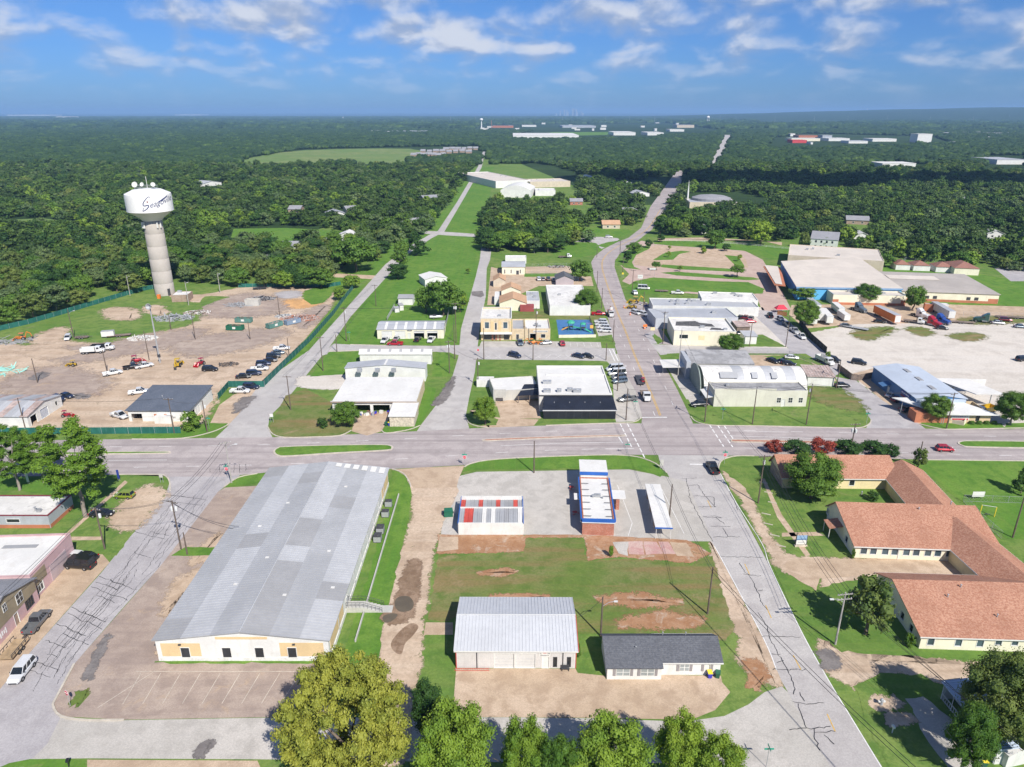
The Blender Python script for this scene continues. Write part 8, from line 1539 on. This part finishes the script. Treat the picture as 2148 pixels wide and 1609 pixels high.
heap(630,668,5,1.8,[R_RUST,TERRA,R_RUST],120,'rust brown scrap metal heap','scrap_heap','heap',2); heap(598,664,2.6,1.2,[W_,STEEL],60,'pale scrap heap left of the rusty heap','scrap_heap','heap',3); heap(550,627,4,1.4,[DARK,R_DGREY],110,'heap of dark rubble in the yard','rubble_heap','heap',4); heap(365,668,5,1.6,[STEEL,R_GALV],90,'tangle of grey metal frames on the grass','frame_heap','heap',5,3.5); heap(415,656,3.6,1.3,[W_,R_RUST,WOODF],60,'mixed rubbish heap beside the metal frames','rubbish_heap','heap',6); heap(300,710,3.5,1.0,[W_,R_WHITE],70,'white rubble heap near the siren pole','rubble_heap','heap',7); heap(20,716,5,.5,[R_GALVD],60,'stack of grey pipes at the left edge','pipe_stack','pipes',8,6); heap(505,640,4,.5,[R_DGREY,STEEL],50,'flat pile of beams in the yard','beam_pile','pile',9,4); heap(10,778,4,.5,[surf('mint_pipe',(.35,.68,.6),.1,1,.6)],40,'bundle of mint green pipes at the left edge','pipe_bundle','pipes',10,5); heap(480,765,2,.7,[DARK,WOODF],40,'black scrap beside the yard car','scrap_heap','heap',11); heap(1372,640,4,1,[WOODF,CONCW,BLUP],40,'builders materials at the road works','material_heap','heap',12); heap(1170,560,4,.8,[DARK,STEEL],40,'black machinery in the fenced yard','scrap_heap','heap',13)
b = simple('grey_bunker', 'concrete block bunker for gravel in the yard', (514,642), (543,642), 3, 2.2, CONCW, m_dirt, 'bunker', 'flat', par=.6)
t_ = thing('boat', 'white upturned boat in the bushes left of the yard fence', 'boat', G(38,655), .1); loft([(-2.6,.5,.8),(-1,1.0,.9),(1.5,.9,.9),(2.8,.2,.8)],.1).build('hull', PC['white'], t_)
t_ = thing('small_boat', 'white motor boat on a trailer behind the workshop', 'boat', G(914,668), .1); loft([(-2.4,.9,1.2),(0,1.0,1.2),(1.8,.7,1.2),(2.8,.1,1.1)],.5).build('hull', PC['white'], t_); Bx(-1,.3,-.5,.5,1.2,1.7).build('cockpit', DARK, t_); wheels(t_, (-.8,), 1.0, .3, .2)
# --- playground
t_ = thing('playset', 'green and orange playground set with slides on blue rubber', 'playset', G(1207,694), 0); PG = surf('play_green',(.05,.35,.22),.1,1,.5); PO = surf('play_orange',(.75,.42,.1),.1,1,.5); PU = surf('play_purple',(.3,.12,.4),.1,1,.5)
for x, y in ((-2.6,0),(-.9,0),(-2.6,1.7),(-.9,1.7),(2,-.5),(3.8,-.5),(2,1.2),(3.8,1.2)): Tb((x,y,0),(x,y,3.0),.07).build('post', PG, t_)
Bx(-2.7,-.8,-.1,1.8,1.4,1.5).build('platform', DARK, t_); Bx(1.9,3.9,-.6,1.3,1.1,1.2).build('platform', DARK, t_); Lt([(1.6,0),(1.2,.6),(0,1.1)],8,(-1.75,.85,3.0)).build('roof', PG, t_); Lt([(1.2,0),(.9,.4),(0,.7)],8,(2.9,.4,2.6)).build('roof', PG, t_)
for y in (.1, 1.0): MB().slab([(-2.7,y,1.5),(-2.7,y+.6,1.5),(-5.2,y+.5,.2),(-5.2,y-.1,.2)],.08).build('slide', PO, t_)
MB().slab([(-.8,0,1.45),(1.9,-.4,1.1),(1.9,1.0,1.1),(-.8,1.5,1.45)],.08).build('bridge', PG, t_); MB().slab([(3.9,-.4,1.1),(6.2,-2.2,.1),(5.6,-2.9,.1),(3.3,-.9,1.1)],.08).build('slide', PG, t_); MB().path([(4.2,1.5,0),(4.2,1.5,2.6),(6.4,1.5,2.6),(6.4,1.5,0)],.07).build('swing_frame', PU, t_); Bx(5.4,6.6,-1.4,-.4,1.4,2.4).build('panel', PO, t_)
# ------------------------------------------------------------------ poles, wires, signs, fences
POLEW = surf('pole_wood', (.13,.10,.08), .25, 2, .9); POLEG = surf('pole_grey', (.38,.36,.33), .2, 2, .85); WIRE = surf('cable', (.05,.05,.055), .1, 1, .6); CER = surf('insulator', (.5,.5,.5), .1, 1, .4); LUMI = surf('lamp_head', (.62,.63,.62), .05, 1, .4)
POLE = {}
def pole(key, px, pb, pt, label, arm=None, xf=0, lamp=None, m_=None, cat='pole', double=False):
 p = G(px, pb); h = Z(px, pb, pt); t_ = thing('utility_pole', label, 'utility pole', p, 0, 'utility poles'); Tb((0,0,-.2),(0,0,h),.17,8,.11).build('pole', m_ or POLEW, t_); tops = [Vector((p.x,p.y,h-.1))]
 if arm is not None:
  a = R(arm); u_ = Vector((math.cos(a),math.sin(a),0)); tops = []
  for lv in range(2 if double else 1):
   z = h-.35-lv*.9; o = Bx(-1.25,1.25,-.06,.06,-.07,.07).build('crossarm', m_ or POLEW, t_, loc=(0,0,z)); o.rotation_euler.z = a
   for s_ in (-1.1,-.5,.5,1.1):
    q = u_*s_; Lt([(.05,0),(.07,.12),(.0,.2)],6,(q.x,q.y,z+.07)).build('insulator', CER, t_)
    if lv == 0: tops.append(Vector((p.x+q.x,p.y+q.y,z+.25)))
 for k in range(xf): a = R((arm or 0)+k*120+50); Lt([(0,0),(.24,.02),(.26,.5),(.24,.85),(0,.95)],10,(.45*math.cos(a),.45*math.sin(a),h-2.3)).build('transformer', LUMI, t_)
 if lamp is not None: a = R(lamp); MB().path([(0,0,h-1.8),(1.0*math.cos(a),1.0*math.sin(a),h-1.1),(1.9*math.cos(a),1.9*math.sin(a),h-1.0)],.04).build('lamp_arm', STEEL, t_); Bx(-.3,.3,-.13,.13,-.08,.08).build('lamp_head', LUMI, t_, loc=(2.1*math.cos(a),2.1*math.sin(a),h-1.0))
 POLE[key] = (Vector((p.x,p.y,h)), tops, h)
for d in [('w1',380,1152,1050,'leaning pole with white transformers beside the west street',-20,2,None),('w2',393,1163,1117,'short stub pole beside the pole with white transformers',None,0,None),('w3',220,1152,1065,'pole on the lawn below the black car',-20,1,None),('w4',486,1013,926,'pole with street lamp at the corner of main road and west street',20,0,20),
 ('m1',1120,992,925,'bare thin pole on the verge behind the car wash',None,0,None),('s1',1404,1086,1016,'bare pole beside the white drive-in canopy',None,0,None),('s2',1590,1056,955,'pole with transformer beside the path of the brown-roofed wings',10,1,None),('s3',1484,1288,1190,'bare dark pole on the dry lawn by the south street',None,0,None),('g1',1260,1335,1252,'pole with a thin arm between garage and white house',None,0,5),('r1',1752,1352,1243,'grey pole with double crossarm and street lamp by the feathery tree',8,0,188),('r2',2124,1128,1040,'dark pole inside the chain-link corner at the right',None,0,None),('r3',1925,974,926,'bare leaning pole behind the rear brown-roofed wing',None,0,None),('m2',1783,952,888,'pole with three transformers rising from the crape myrtles',5,3,None),('m3',1985,899,824,'pole on the verge before the white-roofed office',20,0,None),
 ('n1',1691,891,806,'rightmost pole on the corner lawn of the low block',70,1,None),('n2',1578,890,812,'middle pole on the corner lawn of the low block',70,0,None),('n3',1478,885,802,'leftmost pole on the corner lawn of the low block',70,1,None),('n4',1313,881,815,'leaning pole at the corner of the restaurant parking',None,0,None),('n5',1422,788,691,'tall grey pole beside the white street canopy',None,0,None),('n6',1754,814,755,'pole beside the rust-roofed shed',60,0,None),('n7',1648,728,662,'pole beside the diagonal street below the trailers',0,0,None),('n8',1572,726,676,'pole on the grass behind the small pale shed',None,0,None),('n9',1390,721,653,'pole at the front of the pale yellow block',0,1,None),('n10',1349,652,612,'pole with blue bag beside the road works',None,0,None),
 ('l1',610,860,788,'first pole along the west street above the main road',0,0,None),('l2',678,778,706,'second pole along the west street above the main road',0,0,None),('l3',727,716,645,'third pole along the west street, beside the workshop lawn',10,1,None),('l4',707,738,702,'short pole at the corner of second street and west street',None,0,None),('l5',789,642,597,'fourth pole along the west street',0,0,None),
 ('c1',957,719,635,'tall pole with transformers right of the workshop',10,3,None),('c2',954,753,680,'slim pole behind the six-skylight hall',None,0,None),('c3',943,783,715,'pole with two transformers at the lane lawn',20,2,None),('c4',1003,810,751,'pole carrying a grey box at the lane',0,1,None),('c5',1015,754,688,'pole at the corner of the brick hall',None,0,None),('c6',1118,755,720,'pole at the angled bays of the second street',None,0,None),('c7',1124,721,646,'tall pole before the white-fronted shop',0,1,None),('c8',1271,756,720,'pole at the corner of second and north street',None,0,None),('c9',1295,820,762,'pole among the cars beside the restaurant',None,0,10),
 ('a1',1262,647,604,'pole on the left kerb of the north street near the bucket truck',None,0,None),('a2',1252,613,568,'pole on the left kerb of the north street before the bend',None,0,None),('a3',1286,718,671,'pole at the playground corner',None,0,None),('a4',1326,612,566,'pole on the right kerb beside the school sign',0,0,None),('a5',1306,573,540,'pole on the right kerb at the bend',0,0,None),('a6',1300,542,505,'pole beyond the bend of the north street',0,0,None),('a7',1252,540,517,'lamp pole on the island at the bend',None,0,None),
 ('y1',410,712,653,'pole in the yard near the green skips, left one',None,0,200),('y2',525,712,674,'pole in the yard right of the green skips',None,0,None),('y3',587,664,621,'bare pole behind the pale scrap heap',None,0,None),('y4',607,750,709,'pole behind the green fence at the row of cars',None,0,None),('y5',225,782,731,'pole beside the white pickup in the yard',None,0,None),('y6',313,755,694,'dark pole left of the siren pole',None,0,None),('y7',79,803,752,'bare pole at the left of the yard',None,0,None),('y8',155,708,649,'leaning lamp pole on the upper yard edge',None,0,60),('y9',53,897,835,'pole beside the ribbed shed',None,0,None),('y10',366,909,835,'pole before the white yard building, left one',0,0,None),('y11',435,906,840,'pole before the white yard building, right one',None,1,None),('y12',359,692,655,'thin pole among the metal frames',None,0,None),('t1',273,620,577,'lamp post left of the water tower',None,0,90),('t2',462,614,572,'lamp post right of the water tower',None,0,90),('t3',396,640,590,'lamp post before the pump house',None,0,90)]:
 pole(*d[:5], arm=d[5], xf=d[6], lamp=d[7], m_=POLEG if d[0] in ('r1','n5','t1','t2','t3','w4') else None, double=d[0] in ('r1',))
def wire(a, b, label, n=3, sag=.9, r_=.034, drop=0.0):
 A, TA, hA = POLE[a] if isinstance(a, str) else (a, [a], 0); B_, TB, hB = POLE[b] if isinstance(b, str) else (b, [b], 0)
 t_ = thing('power_line', label, 'power line', (0,0,0), 0, 'power lines')
 for k in range(n):
  p = TA[k % len(TA)] if len(TA) > 1 else A-Vector((0,0,.2+k*.7)); q = TB[k % len(TB)] if len(TB) > 1 else B_-Vector((0,0,.2+k*.7)); p = p-Vector((0,0,drop)); q = q-Vector((0,0,drop)); pts = [p.lerp(q, i/14)-Vector((0,0,sag*4*(i/14)*(1-i/14))) for i in range(15)]; MB().path(pts, r_, 3).build('wire', WIRE, t_)
for a, b, lb, n in [('w1','w4','wires along the west street up to the main road',3),('w3','w1','wires crossing the west street between two poles',2),('n3','n2','wires before the low block, left span',4),('n2','n1','wires before the low block, right span',4),('n1','m3','wires along the main road before the office',3),('s3','s1','wires from the dry lawn to the drive-in canopy',2),('s1','n4','wires from the drive-in canopy over the main road',2),('s2','n3','wires crossing the main road to the low block',2),('l1','l2','wires along the west street, first span',2),('l2','l3','wires along the west street, second span',2),('l3','l5','wires along the west street, third span',2),('c1','c2','wires behind the workshop',2),('c2','c3','wires behind the six-skylight hall',2),('l3','c1','wires over the workshop lawn',2),('n4','n3','wires over the north street at the crossing',1),('n9','a1','wires across the north street near the road works',1),('c4','c3','wires over the lane',1),('n4','c9','wires beside the restaurant cars',1),('a5','a6','wires along the bend of the north street',2),('a4','a5','wires along the school verge',2),('y10','y11','wires before the white yard building',1),('y9','y10','wires before the ribbed shed',1),('n7','n6','wires along the diagonal street',1),('n5','n3','wires beside the quonset hall front',1)]: wire(a, b, lb, n)
wire('s2','r1','wires above the path of the brown-roofed wings',4,1.6); wire('r1',Vector((66,50,9.5)),'wires leaving the picture at the lower right',4,1.2); wire('s3',Vector((48,52,10)),'long wire along the south street to the bottom edge',2,1.0,.045); wire('w1',wh.at(2,30,5),'service cable from the transformer pole to the warehouse',2,1.2,.045); wire('w3',Vector((-80,60,10)),'wires leaving the picture at the lower left',2,1.2); wire('g1',Vector((*G(1208,1330)[:2],3.4)),'service cable from the pole to the metal garage',1,.4,.03)
# siren
p = G(336,761); h = Z(336,761,647); t_ = thing('siren_pole', 'tall grey pole with round warning siren in the yard', 'siren', p, 0); Tb((0,0,0),(0,0,h),.28,10,.2).build('pole', STEEL, t_); o = Lt([(.15,-.6),(.5,-.4),(.95,.5),(1.0,.6),(.85,.6),(.3,-.1),(0,-.1)],18).build('horn', STEEL, t_, loc=(0,-.2,h+.7)); o.rotation_euler = (R(80),0,R(-10)); Bx(-.4,.4,-.3,.3,2.0,3.0).build('control_box', DARK, t_)
# stop signs and street-name signs
def octa(mb, r_, y0, y1): mb.add([(r_*math.cos(R(22.5+45*i)),y0,r_*math.sin(R(22.5+45*i))) for i in range(8)]+[(r_*math.cos(R(22.5+45*i)),y1,r_*math.sin(R(22.5+45*i))) for i in range(8)],[tuple(range(8)),tuple(range(15,7,-1))]+[(i,8+i,8+(i+1)%8,(i+1)%8) for i in range(8)]); return mb
SGN = surf('street_sign_green', (.02,.3,.2), .08, 1, .5); SRED = surf('stop_red', (.6,.02,.06), .06, 1, .5)
def sign(px, py, rz, label, stop=True, name_=True):
 t_ = thing('stop_sign' if stop else 'street_sign', label, 'sign', G(px,py), R(rz)); Tb((0,0,0),(0,0,2.9 if stop else 3.2),.04,6).build('post', STEEL, t_)
 if stop:
  octa(MB(), .46, -.06, -.04).build('border', INKW, t_, loc=(0,0,2.4)); octa(MB(), .41, -.075, -.06).build('panel', SRED, t_, loc=(0,0,2.4)); frame_text(t_, (0,-.085,2.4), (math.pi/2,0,0), .3, 'STOP', INKW)
 if name_: Bx(-.6,.6,-.02,.02,2.95,3.2).build('name_plate', SGN, t_); Bx(-.02,.02,-.55,.55,3.22,3.45).build('name_plate', SGN, t_)
sign(975,978,0,'stop sign with green street plates at the dirt track mouth'); sign(1519,973,0,'stop sign with green street plates at the south street mouth'); sign(478,1003,0,'stop sign with green street plates at the west street mouth'); sign(148,1481,-30,'tilted stop sign in the car park corner at the lower left',True,False); sign(1003,748,0,'stop sign at the lane corner of the second street',True,False)
for px, py, lb in [(1315,956,'green street sign on the verge by the crossing'),(1332,864,'green street sign at the restaurant corner'),(1515,880,'green street sign on the lawn of the low block'),(1817,890,'green street sign at the diagonal street'),(439,900,'green street sign at the yard corner'),(1607,1609,'green street sign at the bottom right corner'),(733,714,'green street sign at the workshop lawn')]: sign(px, py, 0, lb, False)
def board(px, py, w_, h_, z, m_, label, marks=0, rz=0, name='sign_board'):
 t_ = thing(name, label, 'sign', G(px,py), R(rz)); Bx(-w_/2,w_/2,-.05,.05,z,z+h_).build('panel', m_, t_)
 for s_ in (-w_*.35, w_*.35): Tb((s_,.0,0),(s_,.0,z),.05).build('post', STEEL, t_)
 if marks:
  mb = MB()
  for k in range(marks): mb.box(-w_*.4+k*w_*.8/marks,-w_*.4+(k+.6)*w_*.8/marks,-.065,-.05,z+h_*.35,z+h_*.65)
  mb.build('lettering', surf('faint_ink',(.4,.4,.42),.1,1,.6), t_)
board(1342,597,2.4,1.8,3.0,W_,'white sign board on the school lawn beside the street',3); board(1368,580,3.2,.8,3.5,W_,'small white marquee at the school entrance',4); board(571,886,.9,.9,1.6,W_,'small white sign at the west street corner'); board(340,1012,.8,.8,1.3,CONCW,'small grey sign on the grass corner'); board(1387,985,.8,1.6,1.0,CONCW,'thin grey sign at the verge tip by the south street'); board(250,1008,.5,2.2,.5,INKB,'blue feather banner by the pines, right one'); board(60,1015,.5,2.6,.5,INKW,'white feather banner by the pines, left one'); board(1306,583,.9,.9,1.8,YELP,'yellow diamond warning sign at the bend'); board(1368,706,1.6,1.2,2.4,CREAM,'cream hanging sign at the pale yellow block')
t_ = thing('mailbox', 'white mailbox on the lawn at the lower right', 'mailbox', G(1871,1538), 0); Bx(-.15,.15,-.25,.25,1.0,1.3).build('box', W_, t_); Bx(-.05,.05,-.05,.05,0,1.0).build('post', W_, t_)
t_ = thing('mailbox', 'black mailbox at the bottom left edge', 'mailbox', G(145,1609), .3); Bx(-.15,.15,-.25,.25,1.0,1.3).build('box', BLACK, t_); Bx(-.05,.05,-.05,.05,0,1.0).build('post', BLACK, t_)
t_ = thing('hydrant', 'grey pump hydrant on bare soil at the lower right', 'hydrant', G(1848,1478), 0); Lt([(.25,0),(.22,.7),(.28,.75),(.2,1.0),(0,1.1)],10).build('barrel', STEEL, t_); Bx(-.5,.5,-.12,.12,.5,.7).build('outlet', W_, t_)
# --- fences: a post and a panel for each bay
FGREEN = surf('green_screen', (.02,.12,.095), .2, 1, .8, dirt=(.06,.2,.17), dirt_amt=.6); FBLACK = surf('black_screen', (.02,.022,.02), .2, 1, .8)
def fence(px, h, label, m_, post=None, step=3.0, kind='panel', name='fence'):
 pts = [Vector(p) for p in wpts(px)]; t_ = thing(name, label, 'fence', (pts[0].x,pts[0].y,0), 0); o0 = pts[0]
 for a, b in zip(pts, pts[1:]):
  L_ = (b-a).length; n = max(1, int(L_/step)); d = (b-a)/L_; nn = Vector((-d.y,d.x))*.02
  for i in range(n):
   p = a.lerp(b, i/n)-o0; q = a.lerp(b, (i+1)/n)-o0; Tb((p.x,p.y,0),(p.x,p.y,h+.08),.045,5).build('post', post or STEEL, t_)
   if kind == 'panel': MB().add([(p.x+nn.x,p.y+nn.y,.05),(q.x+nn.x,q.y+nn.y,.05),(q.x+nn.x,q.y+nn.y,h),(p.x+nn.x,p.y+nn.y,h),(p.x-nn.x,p.y-nn.y,.05),(q.x-nn.x,q.y-nn.y,.05),(q.x-nn.x,q.y-nn.y,h),(p.x-nn.x,p.y-nn.y,h)],[(0,1,2,3),(7,6,5,4),(3,2,6,7),(0,4,5,1)]).build('panel', m_, t_)
   elif kind == 'board':
    mb = MB(); k = int((q-p).length/.2)
    for j in range(k): c = p.lerp(q, (j+.5)/k); e = d*.09; z = h-.03*((j*7) % 3); mb.add([(c.x-e.x-nn.x,c.y-e.y-nn.y,.05),(c.x+e.x-nn.x,c.y+e.y-nn.y,.05),(c.x+e.x-nn.x,c.y+e.y-nn.y,z),(c.x-e.x-nn.x,c.y-e.y-nn.y,z),(c.x-e.x+nn.x,c.y-e.y+nn.y,.05),(c.x+e.x+nn.x,c.y+e.y+nn.y,.05),(c.x+e.x+nn.x,c.y+e.y+nn.y,z),(c.x-e.x+nn.x,c.y-e.y+nn.y,z)],[(0,1,2,3),(7,6,5,4),(3,2,6,7),(1,5,6,2),(4,0,3,7)])
    mb.build('boards', m_, t_)
   else:
    zs = (h*.35, h*.65, h) if kind == 'rail' else (.1, h)
    for z in zs: Tb((p.x,p.y,z),(q.x,q.y,z),.05 if kind == 'rail' else .025,4).build('rail', m_, t_)
    if kind == 'chain':
     mb = MB(); k = 9
     for j in range(k+1):
      for s_ in (-1, 1):
       f0 = j/k; f1 = min(1,max(0,f0+s_*.22)); c = p.lerp(q,f0); e = p.lerp(q,f1); mb.tube((c.x,c.y,.1),(e.x,e.y,h),.008,3,caps=False)
     mb.build('mesh', m_, t_)
fence([(-20,911),(130,911),(270,910),(380,909)],1.9,'green screened fence along the main road before the yard',FGREEN); fence([(-20,700),(0,694),(60,680),(130,660),(220,633),(300,610),(340,603)],2.0,'green screened fence at the wood left of the water tower',FGREEN); fence([(555,810),(600,765),(650,717),(700,660),(720,632),(742,605)],2.1,'green screened fence running up along the west street',FGREEN); fence([(480,812),(520,812),(555,812)],2.0,'short green fence at the yard gate',FGREEN); fence([(458,838),(480,812)],1.9,'green fence end beside the white yard building',FGREEN); fence([(500,603),(560,602),(690,602),(715,598)],1.8,'green fence at the far end of the yard',FGREEN)
fence([(1676,680),(1700,712),(1733,742)],2.4,'black screened fence beside the row of trailers',FBLACK); fence([(1756,775),(1785,797),(1800,799),(1846,790)],2.1,'weathered board fence at the corner of the gravel lot',WOODF,WOODF,2.4,'board'); fence([(1388,506),(1450,507),(1560,514),(1640,522),(1765,533)],1.3,'long white rail fence above the school car park',W_,W_,4,'rail'); fence([(2020,1052),(2080,1054),(2148,1056),(2230,1058)],1.6,'chain-link fence across the right lawn',STEEL,None,3,'chain'); fence([(2020,1052),(2060,1095),(2100,1130)],1.6,'chain-link fence beside the linking wing',STEEL,None,3,'chain'); fence([(1103,576),(1180,575)],1.6,'chain-link fence before the yard of the cream workshop',STEEL,None,3,'chain'); fence([(1105,560),(1200,558)],1.6,'chain-link fence behind the yard of the cream workshop',STEEL,None,3,'chain'); fence([(1172,709),(1250,708)],1.2,'low pale wall fence before the playground',CREAMP,STEEL,3); fence([(1236,670),(1250,706)],1.5,'dark fence on the street side of the playground',DARK,DARK,2.5,'chain'); fence([(812,672),(828,644)],1.5,'pale board fence left of the workshop yard',R_GALVL,None,2.5); fence([(935,688),(942,655)],1.8,'grey board fence right of the workshop yard',R_GALVD,None,2.5); fence([(1880,560),(1900,545),(1960,553),(2000,558)],1.6,'chain-link fence behind the red-roofed pavilions',STEEL,None,4,'chain'); fence([(1565,744),(1655,744),(1720,770)],1.4,'chain-link fence along the second street behind the quonset hall',STEEL,None,3,'chain')
fence([(2020,662),(2148,666),(2200,668)],1.7,'chain-link fence along the far side of the gravel lot',STEEL,None,4,'chain'); fence([(1630,660),(1650,664)],1.8,'orange board fence under the red tarpaulin',surf('orange_boards',(.45,.2,.08),.2,2,.85),WOODF,2,'board')
t_ = thing('tarpaulin_tent', 'red tarpaulin tent at the head of the diagonal street', 'tent', G(1637,655), 0); MB().add([(-2.4,-1.6,1.6),(2.4,-1.6,1.6),(2.4,1.6,1.6),(-2.4,1.6,1.6),(-1,0,3.2),(1,0,3.2)],[(0,1,5,4),(1,2,5),(2,3,4,5),(3,0,4)]).build('tarpaulin', surf('red_tarp',(.6,.03,.06),.1,1,.6), t_)
for x, y in ((-2.3,-1.5),(2.3,-1.5),(2.3,1.5),(-2.3,1.5)): Tb((x,y,0),(x,y,1.6),.05).build('leg', STEEL, t_)
t_ = thing('swing_set', 'yellow-posted swing set on the fenced lawn at the right', 'swing', G(2070,1082), R(-20)); 
for x in (-1.3, 1.3): Tb((x,0,0),(x,0,2.3),.09).build('post', YELP, t_)
Tb((-1.3,0,2.3),(1.3,0,2.3),.05).build('crossbar', STEEL, t_); Bx(-.5,.5,-.15,.15,.4,.46).build('seat', DARK, t_)
board(2050,1047,2.6,1.2,.6,W_,'white panels hung on the chain-link fence',0,0,'fence_banner')
# ------------------------------------------------------------------ air
hz = MB(); hz.box(-26000, 26000, -3000, 24000, -3.0, 175.0)
hm_ = bpy.data.materials.new('haze_air'); hm_.use_nodes = True; t = hm_.node_tree; t.nodes.clear()
ou = nd(t, 'ShaderNodeOutputMaterial'); pv = nd(t, 'ShaderNodeVolumePrincipled')
pv.inputs['Color'].default_value = (.36, .62, 1.0, 1); pv.inputs['Density'].default_value = 8e-5; pv.inputs['Anisotropy'].default_value = .0
t.links.new(pv.outputs[0], ou.inputs['Volume'])
o = hz.build('haze', hm_); o['kind'] = 'stuff'; o['label'] = 'thin blue haze over the plain'

# clouds drifting above the camera's view: their shade falls on the woods
m_cloud = surf('cloud_white', (.85,.86,.88), .03, .01, .95, space='W')
for i, (px, py, ln, wd, lb) in enumerate([(1900,385,330,80,'long cloud high over the right-hand woods')]):
 p = G(px, py); alt = 760.0; off = alt/math.tan(SUN_EL); c = Vector((p.x-math.cos(SH)*off, p.y-math.sin(SH)*off, alt)); bm = bmesh.new(); rr = random.Random(50+i)
 for k in range(26):
  ret = bmesh.ops.create_icosphere(bm, subdivisions=2, radius=1.0); q = Vector((rr.uniform(-ln,ln), rr.gauss(0,wd*.5), rr.uniform(0,25))); s_ = rr.uniform(.35,.8)*wd
  for v in ret['verts']: v.co = Vector((v.co.x*s_*1.3, v.co.y*s_, max(v.co.z,-.25)*s_*.5))+q
 me = bpy.data.meshes.new('cloud'); bm.to_mesh(me); bm.free(); me.materials.append(m_cloud); me.polygons.foreach_set('use_smooth', [True]*len(me.polygons)); o = bpy.data.objects.new('cloud', me); COL.objects.link(o); o.location = c; o['kind'] = 'structure'; o['label'] = lb
